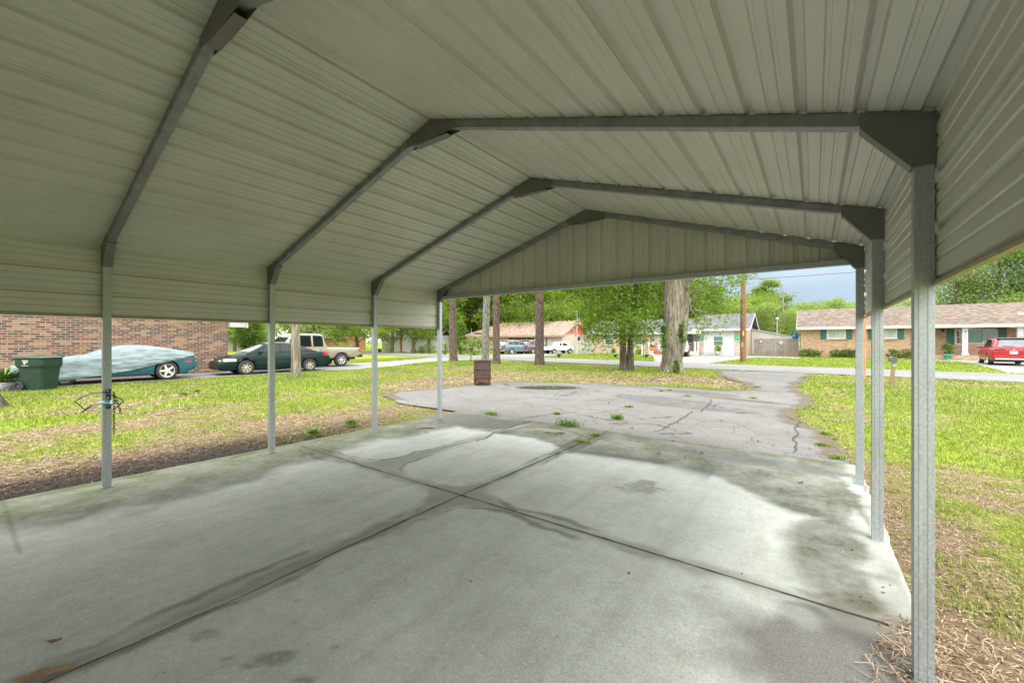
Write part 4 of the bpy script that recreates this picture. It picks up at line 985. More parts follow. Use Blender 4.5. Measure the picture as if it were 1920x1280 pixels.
    def make(s, root, body_m, spokes=7, rim_m=None, rimr=.66, wheelw=.21, under=True):
        mb = s.body_mesh(); s.cab_mesh(mb); s.body = mb.build('body', body_m, root, fixn=True)
        u = MB(); u.box((-s.L/2 + .25, -s.W/2 + .24, s.sill - .03), (s.L/2 - .25, s.W/2 - .24, s.sill + .32))
        for a in s.ax: u.box((a - s.r * 1.15, -s.W/2 + .03, s.r * .9), (a + s.r * 1.15, s.W/2 - .03, s.r * 1.0 + s.r * 1.12)) if False else None
        for a in s.ax:
            for sg in (-1, 1):
                k = 14; ra = s.r * 1.16; pts = [(a + ra * math.cos(math.pi * j / k), s.r + ra * math.sin(math.pi * j / k)) for j in range(k + 1)]
                u.grid([[(x, sg * (s.W/2 - .035), z) , (x, sg * (s.W/2 - .28), z)] for x, z in pts])
                u.add([(x, sg * (s.W/2 - .28), z) for x, z in pts], [tuple(range(len(pts)))])
        u.build('underbody', UNDER, root)
        for a in s.ax:
            for sg in (-1, 1): s.wheel(root, a, sg * (s.W / 2 - wheelw / 2 - .015), sg, spokes, rim_m or ALLOY, rimr, wheelw)
    def wheel(s, root, x, y, sg, n, rim_m, rr, w):
        M = Matrix.Rotation(R(-90 * sg), 4, 'X'); r = s.r; R1 = r * rr
        t = MB(); t.lathe([(R1 * .98, -w/2), (r * .94, -w/2), (r, -w/2 + .03), (r, w/2 - .03), (r * .94, w/2), (R1, w/2 + .002), (R1 * .97, w/2 - .03)], 36, M=M)
        wo = t.build('wheel', RUBBER, root, loc=(x, y, r))
        q = MB(); q.lathe([(R1, w/2 + .003), (R1 * .93, w/2 + .004), (R1 * .9, w/2 - .035)], 36, M=M)
        for k in range(n):
            q.add([M @ (Matrix.Rotation(2 * math.pi * k / n, 4, 'Z') @ Vector(p)) for p in ((.03, -.17 * R1, w/2 - .012), (R1 * .94, -.12 * R1, w/2 - .006), (R1 * .94, .12 * R1, w/2 - .006), (.03, .17 * R1, w/2 - .012), (.03, -.17 * R1, w/2 - .05), (R1 * .94, -.12 * R1, w/2 - .05), (R1 * .94, .12 * R1, w/2 - .05), (.03, .17 * R1, w/2 - .05))], [(0,1,2,3),(0,4,5,1),(3,2,6,7),(1,5,6,2)])
        q.lathe([(0, w/2 + .004), (.045, w/2 + .002), (.06, w/2 - .02)], 16, M=M)
        q.build('rim', rim_m, wo, fixn=False)
        d = MB(); d.lathe([(0, w/2 - .055), (R1 * .95, w/2 - .055)], 24, M=M); d.build('spoke_gap_shade', TRIM, wo)  # dark disc paints in the shade between the spokes
    def mirror(s, root, x, z, m, sgs=(-1, 1)):
        for sg in sgs:
            b = MB(); y = sg * (float(s.hw(x)) * s.cabw + .10); b.lathe([(.0, -.07), (.07, -.06), (.085, 0), (.06, .055), (0, .065)], 12, c=(x, y, z), sx=.8, sy=1.3); b.bar((x, sg * (abs(y) - .12), z - .05), (x, y, z - .03), .03); b.build('mirror', m, root)
    def handles(s, root, xs, z, m, sgs=(-1, 1)):
        for sg in sgs:
            for x in xs: b = MB(); b.bar((x - .09, sg * (s.ys(x, z) + .012), z), (x + .09, sg * (s.ys(x, z) + .012), z + .005), .022, .03); b.build('handle', m, root, bevel=.005)
    def box(s, root, name, a, b, m, bevel=.01): q = MB(); q.box(a, b); return q.build(name, m, root, bevel=bevel)
def place(root, loc, deg): root.location = loc; root.rotation_euler = (0, 0, R(deg))
ZG = -.012
def sedan():
    c = Car(4.75, 1.78, (-1.36, 1.34), .315, [(-2.375,.74),(-2.33,.93),(-1.9,.985),(-1.2,.985),(-.3,.955),(.75,.945),(1.1,.93),(1.7,.84),(2.2,.68),(2.375,.55)],
            [(-1.75,.97),(-1.25,1.16),(-.75,1.36),(-.3,1.425),(.1,1.43),(.45,1.37),(.85,1.17),(1.32,.92)], .22, tum=.70)
    root = thing('sedan', 'dark green weathered four-door sedan parked nose towards the brick house', 'car', (0, 0, 0))
    pm = sm((.003, .018, .016), .32, 0, .3, 1.5, spec=.28); c.make(root, pm, 7, sm((.42, .38, .30), .5, .3, .3, 10), .62)
    for sg in (-1, 1):
        c.side_glass(-.02, .66, sg, .05, .10).build('window', GLASS, root); c.side_glass(-.78, -.10, sg, .05, .10).build('window', GLASS, root); c.side_glass(-1.18, -.84, sg, .05, .10).build('window', GLASS, root)
        g = c.gap(.78, .30, .86, .90, sg); c.gap(-.06, .30, -.06, .94, sg, mb=g); c.gap(-.95, .52, -.82, .95, sg, mb=g); c.gap(-.68, .30, -.95, .52, sg, mb=g); g.build('door_gap', TRIM, root)
        c.gap(-.95, .56, .95, .56, sg, .035).build('side_strip', paint((.008, .026, .022)), root)
        c.side_patch(1.72, 2.18, .60, .70, sg).build('headlight', LENS, root)
        c.side_patch(-2.34, -2.02, .76, .90, sg).build('tail_light', REDL, root)
    c.end_glass(.48, 1.18).build('windshield', GLASS, root); c.end_glass(-1.60, -.86).build('rear_window', GLASS, root)
    for sg in (-1, 1): c.box(root, 'headlight', (2.16, sg * .58 - .15, .57), (2.305, sg * .58 + .14, .655), LENS, .03)
    c.box(root, 'grille', (2.28, -.34, .50), (2.372, .34, .60), TRIM); c.box(root, 'bumper_intake', (2.26, -.62, .24), (2.375, .62, .34), TRIM)
    c.mirror(root, .78, 1.0, pm); c.handles(root, (-.62, .24), .84, pm)
    w = MB(); w.bar((.98, -.5, .985), (.78, .1, 1.13), .012); w.bar((1.0, .1, .985), (.80, .62, 1.10), .012); w.build('wiper', TRIM, root)
    a = G(463, 702, ZG); b = G(578, 696, ZG); mid = ((a[0] + b[0]) / 2, (a[1] + b[1]) / 2)
    ang = math.degrees(math.atan2(a[1] - b[1], a[0] - b[0])); ux, uy = math.cos(R(ang)), math.sin(R(ang))
    # the near flank carries the measured wheels; the centre lies half a width further in
    nx, ny = (uy, -ux); nx, ny = (nx, ny) if nx < 0 else (-nx, -ny)
    place(root, (mid[0] + nx * .8, mid[1] + ny * .8, ZG), ang)
sedan()

def pickup(name, label, col, L, cabx, loc, deg, bed_rail=1.10, extra=None, roofz=1.86, r=.39, rimr=.6, group=None):
    h = L / 2
    deck = [(-h, bed_rail - .02), (-h + .05, bed_rail), (cabx[0] - .05, bed_rail + .01), (cabx[0], bed_rail + .03), (cabx[1], bed_rail + .02), (cabx[1] + .25, bed_rail + .02), (h - .35, bed_rail - .07), (h - .06, bed_rail - .16), (h, .72)]
    roof = [(cabx[0], bed_rail), (cabx[0] + .03, bed_rail + .2), (cabx[0] + .16, roofz - .06), (cabx[0] + .5, roofz), (cabx[1] - 1.0, roofz), (cabx[1] - .72, roofz - .07), (cabx[1], bed_rail)]
    c = Car(L, L * .345 if L > 5.5 else 1.72, (-h + 1.25, h - .98), r, deck, roof, .42, [(-h, .60), (-h + .3, .52), (h - .4, .42), (h, .44)], tum=.80, taper=.07, cabw=.955)
    root = thing(name, label, 'pickup truck', (0, 0, 0), 0, group); pm = paint(col, .3, .12); c.make(root, pm, 6, ALLOY, rimr, .25)
    W2 = c.W / 2
    bed = c.box(root, 'bed', (-h + .07, -W2 * .82, bed_rail + .012), (cabx[0] - .08, W2 * .82, bed_rail + .031), TRIM, 0)  # dark sheet on the closed deck paints the shade of an open bed
    x0, x1 = cabx
    for sg in (-1, 1):
        md = x0 + (x1 - .55 - x0) * .42
        c.side_glass(x0 + .2, md - .05, sg, .05, .11).build('window', GLASS, root); c.side_glass(md + .05, x1 - .5, sg, .05, .11).build('window', GLASS, root)
        g = c.gap(x0 - .03, .5, x0 - .03, bed_rail - .02, sg, .03); c.gap(md, .5, md, bed_rail - .02, sg, mb=g); c.gap(x1 - .22, .5, x1 - .22, bed_rail - .02, sg, mb=g); c.gap(x0 + .12, .75, x0 + .12, bed_rail - .02, sg, mb=g); g.build('door_gap', TRIM, root)
        c.side_patch(-h + .01, -h + .16, .86, bed_rail - .06, sg).build('tail_light', REDL, root)
        c.box(root, 'tail_light', (-h - .02, sg * W2 * .86 - .07, .84), (-h + .03, sg * W2 * .86 + .07, bed_rail - .06), REDL, .01)
        c.side_patch(h - .35, h - .06, .74, .90, sg).build('headlight', LENS, root)
    c.box(root, 'rear_bumper', (-h - .16, -W2 * .94, .50), (-h + .06, W2 * .94, .70), TRIM if L > 5.5 else sm((.62, .62, .62), .4, .3), .03); c.box(root, 'front_bumper', (h - .1, -W2 * .92, .46), (h + .12, W2 * .92, .68), sm((.5, .5, .5), .35, .6), .04)
    c.box(root, 'grille', (h - .02, -.5, .70), (h + .035, .5, .92), TRIM); c.box(root, 'license_plate', (-h - .175, -.16, .53), (-h - .162, .16, .66), sm((.7, .72, .7), .5), 0)
    c.box(root, 'tailgate_panel', (-h - .012, -W2 * .74, .72), (-h + .02, W2 * .74, bed_rail - .05), pm, .012)
    c.end_glass(x1 - .66, x1 - .10).build('windshield', GLASS, root)
    q = MB(); z0, z1 = bed_rail + .10, roofz - .14; q.add([(x0 + .012, -W2 * .66, z0), (x0 + .012, W2 * .66, z0), (x0 + .115, W2 * .6, z1), (x0 + .115, -W2 * .6, z1)], [(0, 1, 2, 3)]); q.build('rear_window', GLASS, root)
    c.mirror(root, x1 - .5, bed_rail + .16, TRIM); c.handles(root, (x0 + .35, (x0 + x1) / 2), bed_rail - .12, TRIM)
    fl = MB()
    for a in c.ax:
        for sg in (-1, 1): fl.box((a - .52, sg * W2 - .02, .30), (a - .49, sg * W2 - .02 - sg * .24, .62)) if sg < 0 else fl.box((a - .52, sg * W2 - .26, .30), (a - .49, sg * W2 - .02, .62))
    fl.build('mud_flap', TRIM, root)
    place(root, loc, deg); return root
a = G(640, 686.5, ZG)
pickup('pickup_truck', 'tan crew-cab pickup parked beyond the dark green sedan', (.27, .24, .165), 5.75, (-.75, 1.75), (a[0] - .95, a[1] - 1.62, ZG), -91.5, roofz=1.90, r=.385)
wp = pickup('pickup_truck', 'white extended-cab pickup parked beside the two SUVs at the tan-roofed house', (.72, .74, .74), 4.9, (-.45, 1.55), (*W(1046, 50), -.03), 66, 1.0, roofz=1.62, r=.33, group='vehicles across the road')
wp.scale = (.88,) * 3
copy_tree(wp, (*W(1274.5, 41.5), -.03), R(101), 'white pickup across the road, only its red tail light showing right of the thickest trunk', scale=1.0)

def suv(name, label, col, loc, deg, roof_m=None, L=4.6, Wd=1.83, H=1.66, group=None, tail='wide', plate=None, emblem=False):
    h = L / 2
    c = Car(L, Wd, (-h + .98, h - .92), .355, [(-h, .88), (-h + .04, 1.03), (-h + .3, 1.07), (-.6, 1.06), (.9, 1.02), (1.25, 1.03), (h - .5, .94), (h - .1, .80), (h, .62)],
            [(-h + .02, 1.03), (-h + .14, 1.17), (-h + .50, H - .12), (-h + .72, H - .05), (-.4, H), (.2, H - .01), (.62, H - .10), (1.35, 1.03)], .25, [(-h, .42), (-h + .3, .27), (h - .4, .25), (h, .33)], tum=.69, taper=.15)
    root = thing(name, label, 'SUV', (0, 0, 0), 0, group); pm = paint(col, .25, .15); c.make(root, pm, 5, ALLOY, .68, .23)
    W2 = c.W / 2
    for sg in (-1, 1):
        c.side_glass(.06, .92, sg, .05, .10).build('window', GLASS, root); c.side_glass(-.85, -.02, sg, .05, .10).build('window', GLASS, root); c.side_glass(-h + .62, -.93, sg, .07, .12).build('window', GLASS, root)
        g = c.gap(.02, .36, .02, 1.02, sg); c.gap(-.92, .62, -.88, 1.02, sg, mb=g); c.gap(1.08, .36, 1.12, .96, sg, mb=g); g.build('door_gap', TRIM, root)
        c.gap(-h + .35, .33, h - .35, .31, sg, .10).build('side_cladding', TRIM, root)
        c.side_patch(h - .55, h - .12, .74, .86, sg).build('headlight', LENS, root)
        if tail == 'wide':
            c.side_patch(-h + .01, -h + .50, .93, 1.0, sg).build('tail_light', sm((.06, .008, .012), .15, 0, .3, 30, coat=.6), root); c.box(root, 'tail_light', (-h - .015, sg * W2 * .62 - .24, .94), (-h + .03, sg * W2 * .62 + .20, 1.0), sm((.10, .01, .014), .15, 0, .3, 30, coat=.6), .008)
        else:
            c.side_patch(-h + .01, -h + .22, .84, 1.10, sg).build('tail_light', REDL, root); c.box(root, 'tail_light', (-h - .01, sg * W2 * .78 - .1, .86), (-h + .05, sg * W2 * .78 + .09, 1.08), REDL, .01)
        q = MB(); q.tube([(-h + .6, sg * W2 * .66, H - .02), (-h + .7, sg * W2 * .66, H + .035), (.1, sg * W2 * .66, H + .045), (.3, sg * W2 * .66, H - .01)], .016, 6); q.build('roof_rail', TRIM if roof_m else sm((.5, .5, .5), .3, .7), root)
    c.end_glass(.68, 1.24).build('windshield', GLASS, root)
    q = MB(); G_ = []
    for x in np.linspace(-h + .12, -h + .52, 8):
        hb, ht, zd, zr = c.cab_sec(x); G_.append([(x - .012, (ht - .12) * k, zr + .004) for k in np.linspace(-1, 1, 7)])
    q.grid(G_, smooth=True); q.build('rear_window', sm((.10, .12, .13), .06, 0, .4, 3, coat=.6), root)
    sp = MB(); sp.box((-h + .44, -W2 * .64, H - .075), (-h + .80, W2 * .64, H - .02)); sp.build('spoiler', roof_m or pm, root, bevel=.015)
    if roof_m:
        q = MB(); q.grid([[(x, (c.cab_sec(x)[1] - .03) * k, c.cab_sec(x)[3] + .012 + .004 * (1 - abs(k))) for k in np.linspace(-1, 1, 7)] for x in np.linspace(-h + .74, .5, 14)], smooth=True); q.build('roof_panel', roof_m, root)
    c.box(root, 'rear_bumper', (-h - .05, -W2 * .86, .44), (-h + .12, W2 * .86, .60), pm, .03); c.box(root, 'skid_plate', (-h - .06, -W2 * .80, .36), (-h + .10, W2 * .80, .45), sm((.45, .47, .48), .4, .4), .02); c.box(root, 'bumper_cladding', (-h - .03, -W2 * .88, .29), (-h + .14, W2 * .88, .37), TRIM, .02)
    c.box(root, 'grille', (h - .03, -.45, .55), (h + .02, .45, .74), TRIM)
    c.box(root, 'license_plate', (-h - .022, -.155, .72), (-h - .008, .155, .87), sm((.62, .80, .74), .4, 0, .3, 30), 0)
    w = MB(); w.bar((-h + .095, -.05, 1.17), (-h + .13, .42, 1.20), .014); w.build('wiper', TRIM, root)
    if emblem:
        e = MB(); em = sm((.8, .8, .8), .2, .6); z0 = .965
        for ang in (90, 210, 330):
            cx, cz = .032 * math.cos(R(ang)), .032 * math.sin(R(ang)); ux, uz = math.cos(R(ang)), math.sin(R(ang))
            e.prism([(cx * 0 + 0, 0), (ux * .032 - uz * .019, uz * .032 + ux * .019), (ux * .064, uz * .064), (ux * .032 + uz * .019, uz * .032 - ux * .019)], (0, .01), M=Matrix.Translation((-h - .03, 0, z0)) @ Matrix.Rotation(R(-90), 4, 'Z'))
        e.build('emblem', em, root)
    c.mirror(root, .95, 1.12, pm); c.handles(root, (-.72, .22), .90, pm); place(root, loc, deg); return root
fx, fy = math.cos(R(85)), math.sin(R(85)); p = G(1854, 683.5, -.016)
suv('red_suv', 'glossy red SUV with black roof rails parked at the shuttered house', (.30, .004, .012), (p[0] + fx * 1.36 + fy * .85, p[1] + fy * 1.36 - fx * .85, -.016), 85, sm((.02, .02, .022), .25, 0, .2, 3, coat=.6), L=4.7, Wd=1.86, H=1.70, emblem=True)
suv('grey_suv', 'blue-grey SUV parked at the tan-roofed house, nearest the slim dark pine', (.10, .145, .165), (*W(965, 48.6), -.03), 79, L=4.5, Wd=1.80, H=1.60, group='vehicles across the road', tail='tall')
suv('dark_suv', 'dark brownish SUV parked between the blue-grey SUV and the white pickup', (.085, .075, .075), (*W(1000, 50.5), -.03), 88, L=4.6, H=1.62, group='vehicles across the road', tail='tall')

def covered_car():
    deck = [(-2.5,.80),(-2.44,1.00),(-2.1,1.06),(-1.5,1.05),(-.5,.98),(.7,.95),(1.4,.90),(2.1,.82),(2.42,.70),(2.5,.56)]
    roof = [(-2.2,1.04),(-1.6,1.14),(-1.05,1.24),(-.6,1.275),(-.2,1.25),(.25,1.14),(.75,.95)]
    c = Car(5.0, 1.88, (-1.52, 1.40), .36, deck, roof, .23, tum=.72)
    root = thing('coupe', 'teal coupe mostly hidden under a grey car cover beside the brick wall', 'car', (0, 0, 0)); pm = paint((.012, .085, .125), .3, .2)
    c.make(root, pm, 5, sm((.62, .60, .54), .4, .3, .2, 10), .70, .24)
    for sg in (-1, 1):
        c.side_patch(-2.36, -2.12, .66, .72, sg).build('side_marker', REDL, root); g = c.gap(-.62, .3, -.55, .9, sg); g.build('door_gap', TRIM, root)
        c.gap(-1.05, .30, 1.0, .30, sg, .05).build('sill_trim', paint((.01, .06, .09)), root)
        c.side_glass(-.5, .5, sg).build('window', GLASS, root)
    c.end_glass(.25, 1.0).build('windshield', GLASS, root)
    c.box(root, 'rear_bumper', (-2.56, -.82, .45), (-2.40, .82, .72), pm, .05)
    b = G(315, 711.5, ZG); ang = -93.0; ux, uy = math.cos(R(ang)), math.sin(R(ang)); sx, sy = -1, 0
    loc = (b[0] + ux * 1.38 - .80, b[1] + uy * 1.38, ZG); place(root, loc, ang)
    # cover
    cv = MB(); G_ = []; root.scale = (.91, .96, .98); xs = np.linspace(-2.44, 2.60, 110)
    hem_pts = [(-2.44,.93),(-2.0,.82),(-1.2,.62),(-.4,.42),(.4,.30),(1.3,.16),(2.0,.10),(2.6,.10)]
    for i, x in enumerate(xs):
        xc = min(max(x, -2.44), 2.47); h = float(c.hw(xc)) + .03 + .05 * max(0, x - .6) / 2; zd = float(c.zd(xc)) + .03; zr = zd + .02
        if c.R0 < xc < c.R1: zr = max(zr, float(c.zr(xc)) + .075)
        hem = float(np.interp(x, [p[0] for p in hem_pts], [p[1] for p in hem_pts])) + .03 * (float(fbm(x, 3.1, .35, 401)) - .5)
        ht = h * (.78 if zr > zd + .12 else .86); k = min(1, max(0, (zr - zd) / .35)); ht = h * (.90 + (.77 - .90) * k)
        half = [(h + .015, hem), (h + .02, hem + (zd - .12 - hem) * .25), (h + .02, hem + (zd - .12 - hem) * .5), (h + .012, hem + (zd - .12 - hem) * .75), (h, zd - .12), (h - .05, zd - .02), (h - .05 + (ht - h + .05) * .5, zd + (zr - zd) * .48), (ht, zr - .06 * k - .02), (ht * .85, zr - .012), (ht * .5, zr + .004), (0, zr + .01)]
        # subdivide
        fine = []
        for a, b2 in zip(half[:-1], half[1:]):
            for t in (0, .34, .67): fine.append((a[0] + (b2[0]-a[0])*t, a[1] + (b2[1]-a[1])*t))
        fine.append(half[-1]); full = [(y, z, 1) for y, z in fine] + [(-y, z, -1) for y, z in fine[::-1][1:]]
        row = []; m = len(full)
        for j, (y, z, sg) in enumerate(full):
            e = 1 - abs(j - (m - 1) / 2) / ((m - 1) / 2)       # 1 on top, 0 at the hem
            s_ = z * 1.0
            w = (float(fbm(x * .9 + z * 1.6 * sg, z * 3.2 - x * .55, .42, 405)) - .5) * .11 + (float(fbm(x * 1.6 - z * 1.1, z * 6 + x * .9 * sg, .35, 411)) - .5) * .03
            w *= .30 + .9 * (1 - e) ** .6
            nx = 0; d = Vector((0, sg if abs(y) > 1e-6 else 0, .5 if e > .3 else .1)); d.normalize()
            row.append((x, y + d.y * w, z + d.z * w + (-.02 * math.sin(e * 3.14) * 0)))
        G_.append(row)
    # close the nose and the tail
    def endrow(row, dx, f): 
        zc = .55; return [(p[0] + dx, p[1] * f, p[2] * (1 - (1 - f) * .25) ) for p in row]
    G_ = [endrow(G_[0], -.05, .9)] + G_ + [endrow(G_[-1], .05, .86), endrow(G_[-1], .07, .5)]
    cv.grid(G_, smooth=True)
    t = NT('cover_cloth'); n = t.noise(2.5, 5, .6); t.fin(t.mix(t.val(n, .3, .7), (.16, .215, .235), (.23, .29, .31)), .7, 0, .3); t.bump(t.noise(6, 6, .65, sc=(.6, 1, 2.6)), .5, .05)
    o = cv.build('car_cover', t.m); place(o, loc, ang); o.scale = root.scale; s2 = o.modifiers.new('cloth', 'SOLIDIFY'); s2.thickness = .006
    tag(o, 'wrinkled grey-blue fabric cover draped over the teal coupe', 'car cover')
covered_car()
# ================================================================== BUILDINGS AND SMALL THINGS
def brick_mat(name, stops, mortar, bw=.205, bh=.075, ms=.011, dirt=.2):
    t = NT(name); sp = t.n('SeparateXYZ'); t.link(t.tc.outputs['Object'], sp.inputs[0]); cb = t.n('CombineXYZ')
    t.link(t.math('ADD', sp.outputs[0], sp.outputs[1]), cb.inputs[0]); t.link(sp.outputs[2], cb.inputs[1])
    b = t.n('TexBrick', Scale=1.0); b.inputs['Color1'].default_value = (0, 0, 0, 1); b.inputs['Color2'].default_value = (1, 1, 1, 1); b.inputs['Mortar'].default_value = (0, 0, 0, 1)
    b.inputs['Mortar Size'].default_value = ms; b.inputs['Brick Width'].default_value = bw; b.inputs['Row Height'].default_value = bh; b.inputs['Bias'].default_value = 0; b.inputs['Mortar Smooth'].default_value = .2
    t.link(cb.outputs[0], b.inputs['Vector'])
    c = t.ramp(b.outputs['Color'], stops, 'CONSTANT')
    n = t.noise(22, 4, .7); c = t.mix(t.math('MULTIPLY', t.val(n, .35, .7), .35), c, tuple(x * .6 for x in mortar))
    c = t.mix(b.outputs['Fac'], c, mortar); n2 = t.noise(.9, 4); c = t.mix(t.math('MULTIPLY', t.val(n2, .45, .75), dirt), c, (.14, .10, .08))
    t.bump(b.outputs['Fac'], -.6, .006); t.fin(c, .9, 0, .2); return t.m
BRICK_MIX = brick_mat('mixed_brick', [(0, (.050, .040, .040)), (.20, (.11, .036, .024)), (.40, (.165, .070, .035)), (.56, (.24, .130, .065)), (.72, (.185, .080, .040)), (.84, (.28, .165, .09))], (.29, .265, .22), .255, .088, .010)
BRICK_TAN = brick_mat('tan_brick', [(0, (.27, .13, .075)), (.2, (.36, .205, .11)), (.45, (.43, .27, .15)), (.7, (.37, .215, .125)), (.85, (.28, .12, .08)), (.93, (.17, .10, .08))], (.42, .35, .27), .22, .08, .011, .12)
BRICK_PALE = brick_mat('pale_brick', [(0, (.38, .27, .20)), (.3, (.48, .36, .26)), (.6, (.42, .30, .20)), (.85, (.30, .19, .15)), (.94, (.16, .12, .13))], (.5, .44, .37), .22, .08, .011, .12)
BRICK_WHITE = brick_mat('whitewashed_brick', [(0, (.52, .48, .40)), (.4, (.6, .56, .49)), (.8, (.48, .43, .36))], (.5, .47, .41), .22, .08, .01, .1)
def shingle(name, a, b):
    t = NT(name); n = t.noise(7, 4, .7, sc=(.35, 1, 2)); n2 = t.noise(1.0, 3)
    sp = t.n('SeparateXYZ'); t.link(t.tc.outputs['Object'], sp.inputs[0]); cb = t.n('CombineXYZ'); t.link(sp.outputs[0], cb.inputs[0]); t.link(t.math('MULTIPLY', sp.outputs[2], 2.3), cb.inputs[1])
    k = t.n('TexBrick', Scale=1.0); k.inputs['Color1'].default_value = (.25, .25, .25, 1); k.inputs['Color2'].default_value = (.8, .8, .8, 1); k.inputs['Mortar'].default_value = (.1, .1, .1, 1)
    k.inputs['Brick Width'].default_value = .30; k.inputs['Row Height'].default_value = .145; k.inputs['Mortar Size'].default_value = .012; t.link(cb.outputs[0], k.inputs['Vector'])
    c = t.mix(t.val(n, .3, .7), a, b); c = t.mix(.65, c, t.mix(1, c, k.outputs['Color'], 'OVERLAY')); t.fin(c, .95, 0, .15); return t.m
SH_BROWN = shingle('brown_shingle', (.105, .080, .064), (.175, .142, .118)); SH_GREY = shingle('grey_shingle', (.080, .082, .086), (.138, .140, .146)); SH_TAN = shingle('tan_shingle', (.20, .145, .11), (.27, .205, .16))
WHITE = sm((.46, .46, .44), .5, 0, .08, 4); CREAM = sm((.55, .53, .46), .6, 0, .1, 4); TEAL = sm((.012, .105, .085), .5, 0, .2, 3); DARKM = sm((.03, .032, .034), .6, 0, .3, 5)
PANE = sm((.055, .085, .08), .08, 0, .35, 1.2, spec=.8, coat=.4); PANE_G = sm((.06, .16, .12), .12, 0, .3, 1.5, coat=.4); CURT = sm((.30, .36, .33), .35, 0, .25, 2.5, coat=.5)
SIDING = None
def siding_mat():
    t = NT('lap_siding'); sp = t.n('SeparateXYZ'); t.link(t.tc.outputs['Object'], sp.inputs[0]); f = t.math('FRACT', t.math('MULTIPLY', sp.outputs[2], 5.0))
    c = t.ramp(f, [(0, (.33, .33, .32)), (.06, (.50, .51, .50)), (1, (.53, .54, .53))]); t.bump(f, .4, .01); t.fin(t.mix(t.math('MULTIPLY', t.val(t.noise(2, 4), .5, .8), .15), c, (.4, .4, .36)), .55, 0, .3); return t.m
SIDING = siding_mat()
def onY(px, py, y):                       # photo column/row -> position on a wall of constant y
    k = (px - 960) / F; Z = y / (SY * k + CY); return ((CY * k - SY) * Z, HT(py, Z), Z)
def rect(px0, px1, py0, py1, y):
    a = onY(px0, py0, y); b = onY(px1, py1, y); m = onY((px0 + px1) / 2, py0, y); n = onY((px0 + px1) / 2, py1, y); return a[0], b[0], n[1], m[1]
def window(par, x0, x1, z0, z1, y, frame=WHITE, pane=PANE, mull='h', fw=.07, sill=None, dep=.05):
    f = MB(); f.box((x0, y - dep, z0), (x0 + fw, y + .02, z1)); f.box((x1 - fw, y - dep, z0), (x1, y + .02, z1)); f.box((x0 + fw, y - dep, z1 - fw), (x1 - fw, y + .02, z1)); f.box((x0 + fw, y - dep, z0), (x1 - fw, y + .02, z0 + fw))
    if mull == 'h': f.box((x0 + fw, y - dep * .8, (z0 + z1) / 2 - .025), (x1 - fw, y + .02, (z0 + z1) / 2 + .025))
    if mull == 'v': f.box(((x0 + x1) / 2 - .03, y - dep * .8, z0 + fw), ((x0 + x1) / 2 + .03, y + .02, z1 - fw))
    fo = f.build('window', frame, par); p = MB(); p.box((x0 + fw - .01, y - .012, z0 + fw - .01), (x1 - fw + .01, y + .004, z1 - fw + .01)); p.build('pane', pane, fo)
    if sill: s = MB(); s.box((x0 - .08, y - .10, z0 - .09), (x1 + .08, y + .03, z0 - .002)); s.build('sill', sill, fo)
    return fo
def shutter(par, x0, x1, z0, z1, y, m=TEAL):
    s = MB(); s.box((x0, y - .045, z0), (x1, y - .003, z1)); fw = .05
    n = int((z1 - z0) / .09)
    for k in range(n): z = z0 + .06 + (z1 - z0 - .12) * k / max(1, n - 1); s.box((x0 + fw, y - .058, z - .018), (x1 - fw, y - .0445, z + .012))
    s.box((x0 + .01, y - .064, (z0 + z1) / 2 - .03), (x1 - .01, y - .046, (z0 + z1) / 2 + .03)); return s.build('shutter', m, par)
def gable_roof(par, x0, x1, y0, y1, ze, zr, m, fascia=WHITE, oh=.5, ohx=.35, th=.09, hip0=0):
    ym = (y0 + y1) / 2; sl = (zr - ze) / (ym - y0); q = MB(); a, b = x0 - ohx, x1 + ohx; zl = ze - oh * sl
    q.add([(a, y0 - oh, zl), (b, y0 - oh, zl), (b, ym, zr), (a + hip0, ym, zr), (a, y0 - oh, zl - th), (b, y0 - oh, zl - th), (b, ym, zr - th), (a + hip0, ym, zr - th)], [(0,1,2,3),(4,7,6,5),(0,4,5,1),(1,5,6,2),(3,7,4,0)])
    q.add([(a, y1 + oh, zl), (b, y1 + oh, zl), (b, ym, zr), (a + hip0, ym, zr), (a, y1 + oh, zl - th), (b, y1 + oh, zl - th), (b, ym, zr - th), (a + hip0, ym, zr - th)], [(3,2,1,0),(5,6,7,4),(1,5,4,0),(2,6,5,1),(0,4,7,3)])
    if hip0: q.add([(a, y0 - oh, zl), (a, y1 + oh, zl), (a + hip0, ym, zr)], [(2, 1, 0)])
    ro = q.build('roof', m, par)
    f = MB(); f.box((a, y0 - oh - .03, zl - .24), (b, y0 - oh - .002, zl - .005)); f.box((a + .02, y0 - oh - .001, zl - .23), (b - .02, y0 - .003, zl - .20)); f.build('fascia', fascia, par)
    for xx, s in ((a, -1), (b, 1)):
        if s < 0 and hip0: continue
        r = MB()
        for ya, yb in ((y0 - oh, ym), (y1 + oh, ym)):
            r.add([(xx - .02, ya, zl - .22), (xx + .02, ya, zl - .22), (xx + .02, yb, zr - .22), (xx - .02, yb, zr - .22), (xx - .02, ya, zl - .01), (xx + .02, ya, zl - .01), (xx + .02, yb, zr - .01), (xx - .02, yb, zr - .01)], [(0,3,2,1),(4,5,6,7),(0,1,5,4),(1,2,6,5),(2,3,7,6),(3,0,4,7)])
        r.build('bargeboard', fascia, par)
    return ro
def gable_wall(par, x, y0, y1, ze, zr, m, th=.02):
    q = MB(); ym = (y0 + y1) / 2; q.add([(x - th, y0, ze), (x + th, y0, ze), (x - th, y1, ze), (x + th, y1, ze), (x - th, ym, zr), (x + th, ym, zr)], [(0, 2, 4), (1, 5, 3), (0, 1, 3, 2), (0, 4, 5, 1), (2, 3, 5, 4)]); return q.build('gable', m, par)

